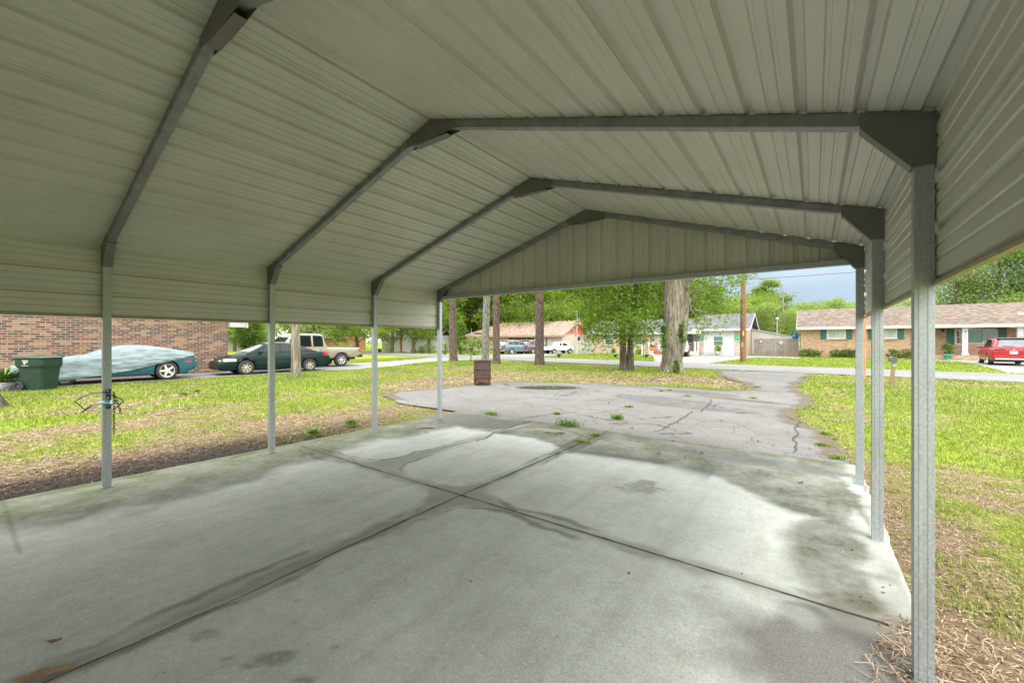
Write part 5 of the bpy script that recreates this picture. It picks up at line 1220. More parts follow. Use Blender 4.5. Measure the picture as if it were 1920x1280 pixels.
def left_house():
    root = thing('brick_house', 'house at far left whose long mixed-brick wall runs behind the covered coupe', 'house')
    x = -22.8; y1 = 7.85; w = MB(); w.box((-31, -9, -.1), (x, y1, 3.0)); w.build('wall', BRICK_MIX, root)
    # roof ridge runs along x; gable faces the drive
    q = MB(); zr = 4.9; ym = (y1 - 9) / 2
    for s in (-1, 1):
        ye = y1 + .75 if s > 0 else -9.75
        q.add([(-31.4, ye, 2.78), (x + .35, ye, 2.78), (x + .35, ym, zr), (-31.4, ym, zr), (-31.4, ye, 2.64), (x + .35, ye, 2.64), (x + .35, ym, zr - .14), (-31.4, ym, zr - .14)], [(0,1,2,3),(4,7,6,5),(0,4,5,1),(1,5,6,2),(2,6,7,3),(3,7,4,0)])
    q.build('roof', SH_BROWN, root, fixn=True)
    f = MB(); f.box((-31.3, y1 + .01, 2.14), (x + .28, y1 + .70, 2.36)); f.build('soffit', WHITE, root); f = MB(); f.box((-31.4, y1 + .705, 2.11), (x + .36, y1 + .76, 2.63)); f.build('fascia', WHITE, root)
    gable_wall(root, x - .03, -9, y1, 3.0, zr - .2, BRICK_MIX)
    # downpipe at corner
left_house()

def right_house():
    Y = 48.5; root = thing('brick_house', 'long tan-brick ranch house with green shutters and brown shingle roof', 'house'); xl = -1.0; xr = 24; xp = 6.9
    w = MB(); w.box((xl, Y, -.1), (xp, Y + 9, 2.75)); w.box((xp, Y + 1.2, -.1), (xr, Y + 9, 2.75)); w.box((14.2, Y, -.1), (xr, Y + 1.2, 2.75)); w.build('wall', BRICK_TAN, root)
    gable_roof(root, xl, xr, Y, Y + 9, 3.02, 4.75, SH_BROWN, WHITE, .55, .35)
    gable_wall(root, xl + .03, Y, Y + 9, 2.75, 4.55, sm((.40, .28, .26), .7, 0, .15, 3))
    for p, sh in (((1550, 1586, 616.4, 635.2), ((1538.5, 1550), (1586, 1597.5))), ((1640.5, 1682, 615.5, 635), ((1628, 1640), (1682, 1695)))):
        x0, x1, z0, z1 = rect(*p, Y); window(root, x0, x1, z0, z1, Y, WHITE, CURT, 'v', .12, BRICK_TAN)
        for s0, s1 in sh: a, b, c, d = rect(s0, s1, p[2] - .4, p[3] + .8, Y); shutter(root, a, b, c, d, Y)
    y2 = Y + 1.2
    a, b, c, d = rect(1775, 1788.5, 617, 646, y2); shutter(root, a, b, c, d, y2)
    a, b, c, d = rect(1789.5, 1806, 617, 646.5, y2); window(root, a, b, c, d, y2, WHITE, PANE, 'h', .14)
    a, b, c, d = rect(1810, 1845, 615.5, 645, y2); window(root, a, b, c, d, y2, WHITE, PANE_G, None, .1)
    a, b, c, d = rect(1846, 1866, 615, 672, y2); f = MB(); f.box((a, y2 - .06, .25), (b, y2 - .002, d)); fo = f.build('door', WHITE, root)
    f = MB(); m_ = (a + b) / 2; f.box((m_ - .42, y2 - .075, 1.5), (m_ + .42, y2 - .058, d - .12)); f.build('pane', PANE, fo)
    f = MB(); f.lathe([(0, .03), (.03, .02), (.03, -.02), (0, -.03)], 8, c=(m_ - .44, y2 - .1, 1.05)); f.build('handle', ALLOY, fo)
    a, b, c, d = rect(1871, 1887, 615.5, 646, y2); shutter(root, a, b, c, d, y2)
    pl = MB(); pl.box((xp + .05, Y - .45, -.1), (14.1, y2 - .01, .34)); pl.build('porch', BRICK_TAN, root)
    for px in (1808.6, 1912):
        a = onY(px, 640, Y - .15)[0]; p = MB(); p.box((a - .16, Y - .31, .34), (a + .16, Y + .01, 2.70)); p.box((a - .21, Y - .36, .342), (a + .21, Y + .06, .50)); po = p.build('porch_post', WHITE, root, bevel=.012)
        if px < 1850:
            for k, (ch, m) in enumerate((('4', DARKM), ('8', sm((.42, .42, .42), .6)), ('6', sm((.42, .42, .42), .6)), ('8', sm((.42, .42, .42), .6)))):
                cu = bpy.data.curves.new('house_number', 'FONT'); cu.body = ch; cu.size = .26; cu.extrude = .006; cu.align_x = 'CENTER'; tmp = bpy.data.objects.new('tmp', cu); COL.objects.link(tmp)
                dg = bpy.context.evaluated_depsgraph_get(); me = bpy.data.meshes.new_from_object(tmp.evaluated_get(dg)); bpy.data.objects.remove(tmp)
                me.materials.clear(); me.materials.append(m); o = bpy.data.objects.new('house_number', me); COL.objects.link(o); o.parent = po; o.location = (a, Y - .318, 2.16 - .20 * k); o.rotation_euler = (R(90), 0, 0)
    ar = MB(); x0 = onY(1808.6, 640, Y - .15)[0]; x1 = onY(1912, 640, Y - .15)[0]          # arched valance between the posts
    top = 2.72; n = 14; poly = [(x0 + .16 + (x1 - x0 - .32) * k / n, 2.46 + .16 * math.sin(math.pi * k / n)) for k in range(n + 1)]
    ar.prism(poly + [(x1 - .16, top), (x0 + .16, top)], (Y - .20, Y - .12)); ar.build('valance', WHITE, root)
    d = MB(); a = onY(1713, 640, Y - .06)[0]; d.box((a - .06, Y - .12, 0), (a + .06, Y - .02, 2.6)); d.build('downspout', WHITE, root)
    a = onY(1767.5, 620, y2)[0]; l = MB(); l.lathe([(.03, .16), (.09, .13), (.08, -.08), (.05, -.13), (0, -.14)], 8, c=(a, y2 - .13, 2.35)); l.box((a - .04, y2 - .06, 2.25), (a + .04, y2 - .003, 2.48)); l.build('wall_lantern', DARKM, root)
    v = MB(); a = onY(1916, 600, Y + 2)[0]; v.box((a - .35, Y + 1.4, 3.55), (a + .35, Y + 2.0, 3.72)); v.build('roof_vent', WHITE, root)
right_house()

def grey_house():
    Y = 48.0; root = thing('brick_house', 'grey-roofed brick house with a white-sided wing and white porch', 'house'); xl, xm, xr = -22.9, -10.25, -5.7
    w = MB(); w.box((xl, Y, -.1), (xm - 2.2, Y + 7.6, 2.6)); w.box((xm - 2.2, Y + 1.6, -.1), (xm, Y + 7.6, 2.6)); w.build('wall', BRICK_PALE, root)
    sx0 = onY(1319.5, 640, Y)[0]; sx1 = onY(1376.5, 640, Y)[0]; sx2 = onY(1390, 640, Y)[0]
    w = MB(); w.box((sx0 - .45, Y, -.1), (sx0, Y + .4, 2.75)); w.box((sx1, Y, -.1), (xr, Y + 7.6, 2.75)); w.build('wall', BRICK_PALE, root)
    w = MB(); w.box((sx0 + .002, Y + .03, -.1), (sx1 - .002, Y + 7.5, 2.75)); w.build('siding', SIDING, root)
    w = MB(); w.box((sx2 - .0, Y - .02, 0), (sx2 + .35, Y - .003, 2.7)); w.build('siding', CREAM, root)
    gable_roof(root, xl, xm + .2, Y, Y + 7.6, 2.72, 4.2, SH_GREY, WHITE, .5, .35)
    gable_roof(root, sx0 - .6, xr, Y, Y + 7.6, 2.98, 4.55, SH_GREY, WHITE, .45, .55)
    gable_wall(root, xr - .02, Y, Y + 7.6, 2.75, 4.4, SIDING)
    x0, x1, z0, z1 = rect(1337.5, 1356, 630, 648, Y); window(root, x0, x1, z0, z1, Y + .03, WHITE, PANE_G, 'h', .07)
    for p in ((1134, 1149.5, 623.5, 647), (1188, 1204.5, 623.5, 647)): x0, x1, z0, z1 = rect(*p, Y); window(root, x0, x1, z0, z1, Y, WHITE, PANE_G, 'h', .09, BRICK_PALE)
    x0, x1, z0, z1 = rect(1204.8, 1211, 622, 647, Y); w = MB(); w.box((x0, Y - .03, z0), (x1, Y - .003, z1)); w.build('window_trim', sm((.50, .28, .10), .6), root)
    x0, x1, z0, z1 = rect(1233, 1243, 622, 658, Y); w = MB(); w.box((x0, Y - .05, .35), (x1, Y - .003, z1)); d = w.build('door', WHITE, root); w = MB(); w.box((x0 + .15, Y - .065, 1.2), (x1 - .15, Y - .048, z1 - .15)); w.build('pane', CURT, d)
    x0, x1, z0, z1 = rect(1284, 1301, 622, 643, Y + 1.6); window(root, x0, x1, z0, z1, Y + 1.6, WHITE, PANE, 'h', .09); x0, x1, _, _ = rect(1301, 1311, 622, 643, Y + 1.6); w = MB(); w.box((x0, Y + 1.55, .1), (x1, Y + 1.597, 2.55)); w.build('siding', WHITE, root)
    st = MB(); x0, x1, _, _ = rect(1223, 1246, 640, 660, Y - .5); st.box((x0, Y - 1.0, -.05), (x1, Y - .01, .16)); st.box((x0 + .1, Y - .6, .161), (x1 - .1, Y - .011, .32)); st.build('step', sm((.33, .12, .08), .85, 0, .25, 8), root)
    # porch rail and half wall
    a, b, _, _ = rect(1290, 1311, 640, 660, Y - .2); r = MB(); r.box((a, Y - .3, -.05), (b, Y - .1, .38)); r.build('porch_base', WHITE, root); r = MB()
    for px in (1303.5, 1309.5): c = onY(px, 640, Y - .2)[0]; r.box((c - .10, Y - .28, .381), (c + .10, Y - .12, 1.45))
    r.build('porch_post', WHITE, root); r = MB()
    for px in (1217.5, 1225): c = onY(px, 640, Y - .3)[0]; r.box((c - .09, Y - .4, .0), (c + .09, Y - .22, 1.4))
    r.bar((onY(1217.5, 640, Y - .3)[0], Y - .31, 1.3), (onY(1225, 640, Y - .3)[0], Y - .31, 1.3), .06); r.build('porch_rail', WHITE, root)
    # lean-to at the back right
    q = MB(); q.add([(xr + .05, Y + 5.2, 2.9), (xr + 4.2, Y + 5.2, 1.95), (xr + 4.2, Y + 9, 1.95), (xr + .05, Y + 9, 2.9), (xr + .05, Y + 5.2, 2.8), (xr + 4.2, Y + 5.2, 1.85), (xr + 4.2, Y + 9, 1.85), (xr + .05, Y + 9, 2.8)], [(0,1,2,3),(4,7,6,5),(0,4,5,1),(1,5,6,2),(2,6,7,3),(3,7,4,0)]); q.build('lean_to_roof', sm((.40, .38, .38), .7), root)
    q = MB(); q.add([(xr + .05, Y + 5.3, 0), (xr + 3.9, Y + 5.3, 0), (xr + 3.9, Y + 5.3, 1.88), (xr + .05, Y + 5.3, 2.78), (xr + .05, Y + 5.4, 0), (xr + 3.9, Y + 5.4, 0), (xr + 3.9, Y + 5.4, 1.88), (xr + .05, Y + 5.4, 2.78)], [(0,1,2,3),(7,6,5,4),(0,4,5,1),(1,5,6,2),(2,6,7,3),(3,7,4,0)]); q.build('lean_to_wall', WHITE, root)
grey_house()

def tan_house():
    Y = 45.7; root = thing('brick_house', 'low tan-roofed house with orange siding and reddish gable end', 'house'); xl, xr = -42.3, -25.7
    O = sm((.42, .165, .09), .75, 0, .15, 3)
    w = MB(); w.box((xl, Y, -.1), (xr - 8.5, Y + 7.7, 2.4)); w.box((xr - 8.5, Y + 1.3, -.1), (xr - 2.2, Y + 7.7, 2.4)); w.build('wall', BRICK_PALE, root); w = MB(); w.box((xr - 2.2, Y, -.1), (xr, Y + 7.7, 2.4)); w.build('wall', BRICK_WHITE, root)
    gable_roof(root, xl, xr, Y, Y + 7.7, 2.5, 4.25, SH_TAN, sm((.30, .18, .14), .7), .55, .5, hip0=4.5)
    gable_wall(root, xr - .02, Y, Y + 7.7, 2.4, 4.1, sm((.46, .20, .14), .75, 0, .12, 3))
    v = MB(); v.box((xr + .003, Y + 3.6, 3.1), (xr + .05, Y + 4.1, 3.7)); v.build('gable_vent', WHITE, root)
    y2 = Y + 1.3
    x0, x1, z0, z1 = rect(966, 1005, 622, 660, y2); s = MB(); s.box((x0, y2 - .03, 0), (x1, y2 - .003, 2.38)); s.build('siding', O, root)
    x0, x1, z0, z1 = rect(1022, 1046, 622, 660, y2); s = MB(); s.box((x0, y2 - .03, 0), (x1, y2 - .003, 2.38)); s.build('siding', O, root)
    x0, x1, z0, z1 = rect(956.5, 966, 624.5, 660, y2); d = MB(); d.box((x0, y2 - .07, 0), (x1, y2 - .032, z1)); do = d.build('door', CREAM, root); d = MB(); d.box((x0 + .18, y2 - .085, .3), (x1 - .18, y2 - .069, z1 - .15)); d.build('pane', sm((.02, .12, .16), .1), do)
    for p in ((978, 987.5), (988, 997.5)): x0, x1, z0, z1 = rect(p[0], p[1], 625, 640, y2); window(root, x0, x1, z0, z1, y2 - .03, CREAM, PANE_G, None, .07)
    for p in ((1023, 1036), (1036.5, 1041)): x0, x1, z0, z1 = rect(p[0], p[1], 630, 641, y2); window(root, x0, x1, z0, z1, y2 - .03, WHITE, PANE, None, .06)
    x0, x1, z0, z1 = rect(890, 903, 624, 638, Y); window(root, x0, x1, z0, z1, Y, DARKM, PANE, 'h', .06)
    for px in (1004, 1022): x = onY(px, 640, Y + .1)[0]; p = MB(); p.box((x - .1, Y + .0, 0), (x + .1, Y + .2, 2.38)); p.build('porch_post', CREAM, root)
    # window in the gable-end wall
    k = MB(); k.box((xr + .003, Y + 4.0, 1.2), (xr + .04, Y + 5.0, 2.1)); k.build('window', PANE, root)
tan_house()
def sheds():
    x, y = W(752, 62); root = thing('white_shed', 'small white shed glimpsed between trees left of the carport corner post', 'shed', (x, y, 0), R(20)); q = MB(); q.box((-1.9, -2, -.1), (1.9, 2, 2.3)); q.build('wall', SIDING, root); gable_roof(root, -1.9, 1.9, -2, 2, 2.35, 3.3, sm((.5, .5, .48), .7), WHITE, .25, .2)
    x, y = W(612, 74); root = thing('far_house', 'distant red-brick house beyond the tan pickup', 'house', (x, y, 0), R(25)); q = MB(); q.box((-6, -3, -.1), (6, 3, 2.5)); q.build('wall', sm((.40, .20, .13), .8), root); gable_roof(root, -6, 6, -3, 3, 2.55, 4.2, SH_GREY, WHITE, .5, .4)
    x, y = W(425, 66); root = thing('far_house', 'distant pale house glimpsed past the corner of the mixed-brick wall', 'house', (x, y, 0), R(25)); q = MB(); q.box((-5, -3, -.1), (5, 3, 2.5)); q.build('wall', sm((.42, .36, .30), .8), root); gable_roof(root, -5, 5, -3, 3, 2.55, 4.0, SH_TAN, WHITE, .5, .4)
    q = MB(); q.box((-2.5, -3.04, .9), (2.5, -3.003, 1.7)); q.build('window', PANE, root)
    x, y = W(806, 64); root = thing('white_garage', 'pale garage half hidden by shrubs left of the ivy-wound pine', 'garage', (x, y, 0), R(20)); q = MB(); q.box((-2.6, -2, -.1), (2.6, 2, 2.4)); q.build('wall', SIDING, root); gable_roof(root, -2.6, 2.6, -2, 2, 2.45, 3.4, SH_GREY, WHITE, .3, .2)
sheds()

WOODG = None
def wood_mat(name, a, b, sc=(14, 14, .6)):
    t = NT(name); n = t.noise(6, 5, .7, sc=sc); n2 = t.noise(1.4, 3); t.fin(t.mix(t.math('MULTIPLY', t.val(n2, .4, .7), .5), t.mix(t.val(n, .3, .7), a, b), tuple(x * .6 for x in a)), .9, 0, .2); t.bump(n, .4, .01); return t.m
WOODG = wood_mat('weathered_boards', (.15, .125, .105), (.33, .295, .26)); WOODP = wood_mat('pressure_treated', (.17, .125, .06), (.30, .235, .13)); POLE = wood_mat('creosote_pole', (.13, .065, .035), (.30, .17, .09), (9, 9, .25)); WOODL = wood_mat('pale_boards', (.26, .26, .22), (.42, .42, .37))
def board_fence(name, label, p, q, h, m, seed, cap=True):
    rr = random.Random(seed); root = thing(name, label, 'fence', (p[0], p[1], -.05)); dx, dy = q[0] - p[0], q[1] - p[1]; L = math.hypot(dx, dy); root.rotation_euler = (0, 0, math.atan2(dy, dx))
    b = MB(); x = 0
    while x < L - .05:
        w = .145; hh = h + rr.uniform(-.035, .03); y = rr.uniform(-.006, .006); b.box((x, y - .011, .03), (min(x + w, L), y + .011, hh)); x += w + rr.uniform(.006, .02)
    b.build('boards', m, root); r = MB()
    for z in (.35, h * .55, h - .25): r.box((0, .013, z - .045), (L, .05, z + .045))
    r.build('rail', m, root)
    for k in range(int(L / 2.2) + 1): s = MB(); x = min(k * 2.2, L - .1); s.box((x, .052, 0), (x + .09, .14, h - .04)); s.build('post', m, root)
    return root
def fences():
    a = onY(1414, 640, 49.6); b = onY(1498, 640, 49.6); board_fence('board_fence', 'weathered grey board fence between the two nearest brick houses', (a[0], 49.6), (b[0], 49.6), 1.78, WOODG, 3)
    a = W(1075, 49.5); b = W(1111, 48.6); board_fence('board_fence', 'pale board fence panel behind the flagpole', a, b, 1.62, WOODL, 4)
    # objects on and along the long fence
    Y = 49.5
    def plaque(px, py, r, m, name, label):
        x, z, _ = onY(px, py, Y); o = MB(); o.lathe([(r * .35, .0), (r, .0), (r, .02), (r * .35, .02), (r * .35, 0)], 18, M=Matrix.Translation((0, 0, 0)) @ Matrix.Rotation(R(90), 4, 'X')); t = o.build(name, m, loc=(x, Y + .06, z)); tag(t, label, 'wall ornament', 'ornaments hung on the board fence')
    plaque(1426, 640.5, .10, CREAM, 'fence_ornament', 'small pale ring hung at the left end of the board fence'); plaque(1440.5, 640.5, .09, sm((.35, .26, .16), .7), 'fence_ornament', 'tan ring hung near the middle of the board fence'); plaque(1464.5, 642.5, .17, WHITE, 'fence_ornament', 'larger white wreath-like ring hung right of centre on the board fence')
    for px, py, m, lab in ((1487, 663.5, sm((.42, .42, .30), .8), 'round yellow-green wheel ornament leaning on the fence'), (1497.5, 664, sm((.45, .55, .52), .7), 'pale blue-green wheel ornament beside the brick corner')):
        x, y = W(px, 41.5); o = MB(); Mx = Matrix.Rotation(R(90), 4, 'X'); r = .24; o.lathe([(r, -.03), (r + .03, 0), (r, .03), (r - .05, .02), (r - .05, -.02), (r, -.03)], 22, M=Mx)
        for k in range(6): o.bar((0, 0, 0), ((r - .03) * math.cos(k * 1.047), 0, (r - .03) * math.sin(k * 1.047)), .05)
        o.lathe([(0, .03), (.07, .03), (.07, -.03), (0, -.03)], 12, M=Mx); t = o.build('garden_ornament', m, loc=(x, y, HT(py, 41.5) + .0)); tag(t, lab, 'garden ornament', 'wheel ornaments by the fence')
    x, y = W(1443, 42.5); o = MB(); o.box((-.30, -.1, 0), (.30, .1, .05)); o.add([(-.24, -.1, .05), (.24, -.1, .05), (.24, .1, .05), (-.24, .1, .05), (-.32, -.13, .26), (.32, -.13, .26), (.32, .13, .26), (-.32, .13, .26)], [(0,1,5,4),(1,2,6,5),(2,3,7,6),(3,0,4,7),(4,5,6,7)]); tag(o.build('planter_trough', sm((.45, .52, .47), .7), loc=(x, y, -.03)), 'pale green planter trough on the concrete in front of the fence', 'planter')
    x, z, _ = onY(1491, 633, 49.7); o = MB(); o.lathe([(0, .62), (.10, .6), (.14, .45), (.12, .36), (.22, .3), (.26, .12), (.24, 0), (0, 0)], 14, c=(x, 49.66, 1.79)); tag(o.build('rain_cape', sm((.01, .09, .40), .6, 0, .3, 6), ), 'bright blue cloth bundle draped over the right end of the fence', 'cloth')
    o = MB(); a = onY(1469, 634, 51)[0]; b = onY(1500, 634, 51)[0]; o.box((a, 51, 1.82), (b, 52.6, 1.9)); 
    for xx in (a + .1, b - .1): o.box((xx - .04, 51.05, -.05), (xx + .04, 51.13, 1.819))
    tag(o.build('canopy_roof', sm((.6, .66, .7), .5)), 'low white flat canopy roof showing just above the fence', 'canopy')
    x, y = W(1505, 40); o = MB(); o.box((-.25, -.2, 0), (.25, .2, .2), M=Matrix.Rotation(.4, 4, 'Z')); o.box((-.22, -.17, .201), (.1, .17, .34), M=Matrix.Rotation(.5, 4, 'Z')); tag(o.build('brick_pile', sm((.33, .13, .08), .85, 0, .3, 9), loc=(x - .25, y, -.05), bevel=.01), 'small pile of red bricks at the left corner of the shuttered house', 'bricks')
fences()

def street():
    # utility poles
    def pole(px, py, d, H, m, label, group=None, arms=True):
        x, y = G(px, py, -.05); root = thing('utility_pole', label, 'utility pole', (x, y, -.05), 0, group); q = MB(); q.tube([(0, 0, 0), (0, 0, H * .5), (0, 0, H)], [d / 2, d * .44, d * .36], 16); q.build('pole', m, root)
        if arms:
            q = MB(); q.bar((-1.1, 0, H - .6), (1.1, 0, H - .6), .09, .11); q.build('crossarm', WOODG, root)
            for k in (-1, -.4, .4, 1): q = MB(); q.lathe([(.02, 0), (.05, .02), (.03, .06), (.05, .09), (.0, .12)], 8, c=(k, 0, H - .545)); q.build('insulator', sm((.3, .3, .32), .3), root)
        return root
    p1 = pole(1394, 679, .36, 9.5, POLE, 'thick reddish-brown utility pole on the grass across the road')
    t = MB(); t.box((-.02, -.2, 1.9), (.05, -.165, 2.25)); t.build('yellow_tag', sm((.6, .5, .03), .6), p1); t = MB(); t.tube([(-.16, -.11, 0), (-.16, -.11, 1.2), (-.15, -.10, 4.5)], .035, 8); t.build('conduit', DARKM, p1); t = MB(); t.box((-.10, -.215, 1.1), (-.0, -.17, 1.45)); t.build('meter_box', sm((.3, .3, .3), .6), p1)
    x, y = W(1468, 60); root = thing('utility_pole', 'thin grey far utility pole rising beyond the board fence', 'utility pole', (x, y, -.05)); q = MB(); q.tube([(0, 0, 0), (0, 0, 9.0)], [.13, .10], 10); q.build('pole', WOODG, root); q = MB(); q.bar((-.8, 0, 8.3), (.8, 0, 8.3), .08); q.build('crossarm', WOODG, root)
    x, y = W(1457, 52); root = thing('yard_light', 'slim pole light behind the board fence', 'lamp post', (x, y, -.05)); q = MB(); q.tube([(0, 0, 0), (0, 0, 4.2)], .035, 8); q.build('pole', WHITE, root); q = MB(); q.lathe([(.05, .0), (.16, .08), (.19, .2), (.1, .34), (0, .36)], 12, c=(0, 0, 4.18)); q.build('lamp', sm((.35, .42, .45), .3), root)
    x, y = G(1620, 713, -.05); root = thing('marker_pole', 'slim orange-brown wooden pole rising just behind the corner post', 'pole', (x, y, -.05)); q = MB(); q.tube([(0, 0, 0), (.02, 0, 1.5), (0, 0, 3.2)], [.055, .05, .045], 10); q.build('pole', wood_mat('orange_pole', (.36, .17, .06), (.50, .28, .12)), root); q = MB(); q.lathe([(.05, 0), (.056, .01), (.056, .03), (0, .04)], 10, c=(0, 0, 3.2)); q.build('cap', sm((.2, .12, .06), .7), root)
    # wires
    P1 = (p1.location.x, p1.location.y)
    def wire(a, b, sag, label, r=.014):
        q = MB(); a, b = Vector(a), Vector(b); q.tube([a.lerp(b, k / 24) - Vector((0, 0, sag * 4 * (k / 24) * (1 - k / 24))) for k in range(25)], r, 5); tag(q.build('power_line', sm((.03, .03, .032), .6)), label, 'power line', 'overhead wires')
    w0 = W(1660, 26); wire((P1[0] + .1, P1[1] - .2, HT(521, 28.6)), (w0[0], w0[1], HT(506, 26)), .02, 'single wire running right from the reddish utility pole', .016)
    w0 = W(1470, 40); wire((P1[0] + .05, P1[1], 6.9), (w0[0], w0[1], HT(541, 40)), .3, 'slanting wire dropping right from the utility pole to the trees', .014)
    wire((P1[0], P1[1], 8.9), (-60, 45, 8.2), 1.0, 'upper of the wires running left from the utility pole over the houses', .02); wire((P1[0], P1[1] + .3, 6.2), (-60, 43, 5.9), .6, 'lower of the wires running left from the utility pole', .018)
    # mailboxes
    def mailbox(px, py, h, label, post_m, boxm, lean=0, yaw=0.0, pw=.09, back=False):
        x, y = G(px, py, -.05); root = thing('mailbox', label, 'mailbox', (x, y, -.05), yaw, 'mailboxes along the road'); M = Matrix.Rotation(lean, 4, 'Y'); q = MB(); q.box((-pw/2, -pw/2, -.05), (pw/2, pw/2, h if not back else h + .18), M=M); q.build('post', post_m, root, bevel=.006)
        b = MB(); w, l, hh = .085, .24, .11; n = 10; prof = [(-w, 0)] + [(-w * math.cos(math.pi * k / n), hh + w * math.sin(math.pi * k / n)) for k in range(n + 1)] + [(w, 0)]
        oy = .18 if back else 0; b.prism(prof, (-l + oy, l + oy), M=M @ Matrix.Translation((0, 0, h + .004))); bo = b.build('box', boxm, root, fixn=True)
        f = MB(); f.box((w + .002, oy - .05, h + .1), (w + .012, oy - .02, h + .26), M=M); f.build('flag', sm((.4, .03, .02), .5), bo); return root
    mailbox(883, 678.5, .88, 'black mailbox on a thin dark post between the vine-wound pine and the grey trunk', DARKM, DARKM, 0, R(62), .05)
    mailbox(835, 664.5, .95, 'far dark mailbox standing across the road left of the ivy-wound pine', DARKM, DARKM, 0, R(20), .12)
    r = mailbox(1672.5, 721.5, .78, 'leaning timber mailbox post with the box behind it, on the right lawn', WOODP, sm((.10, .11, .12), .4, .5), .05, R(2), .105, True)
    q = MB(); q.box((-.005, -.062, .66), (.10, .062, .69)); q.build('bracket', WHITE, r)
    # flagpole
    x, y = W(1082, 46); root = thing('flagpole', 'white flagpole in front of the pale board fence', 'flagpole', (x, y, -.05)); q = MB(); q.tube([(0, 0, 0), (0, 0, 4.95)], [.035, .025], 10); q.build('pole', WHITE, root); q = MB(); q.lathe([(0, .08), (.05, .05), (.05, .0), (0, -.03)], 10, c=(0, 0, 4.98)); q.build('finial', sm((.7, .65, .4), .3, .6), root)
    def flag(z1, drop, w, seed, cols, label):
        V = []; n, m = 26, 12; mb = MB(); G_ = []
        for i in range(n + 1):
            row = []; v = i / n
            for j in range(m + 1):
                u = j / m; fold = .05 * math.sin(u * 11 + seed + v * 2) * u + .03 * math.sin(v * 7 + u * 5 + seed)
                row.append((.03 + u * w * (.42 + .25 * v) , fold * 1.6, z1 - v * drop - u * (.55 + .15 * seed % 1) * w * 1.0))
            G_.append(row)
        t = NT('flag_cloth'); return G_, t
    G_, t = flag(4.5, .95, .80, 1.3, None, ''); q = MB()
    for i in range(26):
        for j in range(12):
            q.cur = 2 if (i < 14 and j < 5) else (i // 2) % 2; q.add([G_[i][j], G_[i][j+1], G_[i+1][j+1], G_[i+1][j]], [(0, 1, 2, 3)], True)
    o = q.build('national_flag', [sm((.50, .015, .03), .8), sm((.66, .64, .62), .8), sm((.02, .04, .18), .8)]); o.location = (x, y, -.05); o.rotation_euler = (0, 0, R(36)); tag(o, 'drooping red and white striped flag with blue canton, upper on the flagpole', 'flag', 'flags on the flagpole')
    G_, t = flag(3.42, .85, .80, 2.6, None, ''); q = MB(); q.grid(G_, smooth=True); o = q.build('red_flag', sm((.55, .02, .02), .8, 0, .15, 5)); o.location = (x, y, -.05); o.rotation_euler = (0, 0, R(36)); tag(o, 'plain red flag drooping below the striped flag', 'flag', 'flags on the flagpole')
    # small lamp post on the grey house's lawn
    x, y = G(1206.5, 672.5, -.05); root = thing('lamp_post', 'short dark lamp post on the lawn of the grey-roofed house', 'lamp post', (x, y, -.05)); q = MB(); q.tube([(0, 0, 0), (0, 0, 1.35)], .028, 8); q.build('pole', DARKM, root); q = MB(); q.lathe([(.03, 0), (.09, .05), (.10, .22), (.13, .24), (.02, .34), (0, .36)], 8, c=(0, 0, 1.33)); q.build('lantern', sm((.04, .06, .12), .3), root)
    x, y = W(1204.5, 44.5); q = MB(); q.lathe([(.0, 0), (.10, .0), (.11, .1), (.08, .5), (.12, .8), (.08, 1.0), (0, 1.05)], 12); tag(q.build('garden_statue', WHITE, loc=(x, y, -.03)), 'slim white garden statue behind the short lamp post', 'statue')
    x, y = W(1221, 45.0); q = MB(); q.box((-.28, -.2, 0), (.28, .2, .05)); q.box((-.24, -.17, .051), (.24, .17, .40)); q.box((-.27, -.2, .401), (.27, .2, .45)); tag(q.build('white_planter', WHITE, loc=(x, y, -.03)), 'square white planter at the foot of the front walk', 'planter')
    x, y = W(1224, 46.8); root = thing('window_box', 'orange planter box with greenery on the porch of the grey-roofed house', 'planter', (x, y, .33)); q = MB(); q.box((-.36, -.15, .2), (.36, .15, .48)); q.box((-.3, -.1, 0), (.3, .1, .199)); q.build('box', sm((.55, .17, .05), .7), root); crown(root, [(0, 0, .58, .34, .14, .14)], 300, .09, LEAF_DARK, 441, name='foliage', cl=8, crad=.05)
    x, z, _ = onY(1220.5, 636, 47.9); q = MB(); rr = random.Random(8); q.lathe([(.22, -.04), (.33, 0), (.22, .04), (.15, 0), (.22, -.04)], 20, M=Matrix.Rotation(R(90), 4, 'X')); tag(q.build('wreath', sm((.5, .42, .42), .8, 0, .6, 9), loc=(x, 47.93, z)), 'round whitish wreath hung on the brick beside the white front door', 'wreath')
    for px, py, m, lab in ((1382, 633.5, sm((.10, .42, .18), .5), 'green shell-shaped ornament on the brick right of the white siding'), (1315, 634, sm((.05, .30, .26), .5), 'teal fan ornament on the brick pillar left of the white siding')):
        x, z, _ = onY(px, py, 47.97); q = MB(); q.lathe([(0, .05), (.12, .045), (.24, .02), (.27, 0), (0, 0)], 14, M=Matrix.Rotation(R(90), 4, 'X')); 
        for k in range(7): q.bar((0, -.05, -.1), (.22 * math.cos(R(20 + k * 23)), -.03, .22 * math.sin(R(20 + k * 23))), .03)
        tag(q.build('wall_ornament', m, loc=(x, 47.995, z)), lab, 'wall ornament')
    # bench and pot before the white siding
    x, y = W(1329, 43.3); root = thing('garden_bench', 'white metal garden bench against the white siding', 'bench', (x, y, -.03)); q = MB(); q.box((-.55, -.22, .40), (.55, .22, .43)); q.build('seat', WHITE, root); q = MB(); q.bar((-.55, .22, .85), (.55, .22, .85), .04); q.bar((-.55, .22, .6), (.55, .22, .6), .03)
    for k in range(9): q.bar((-.5 + k * .125, .22, .44), (-.5 + k * .125, .22, .85), .02)
    q.build('backrest', WHITE, root)
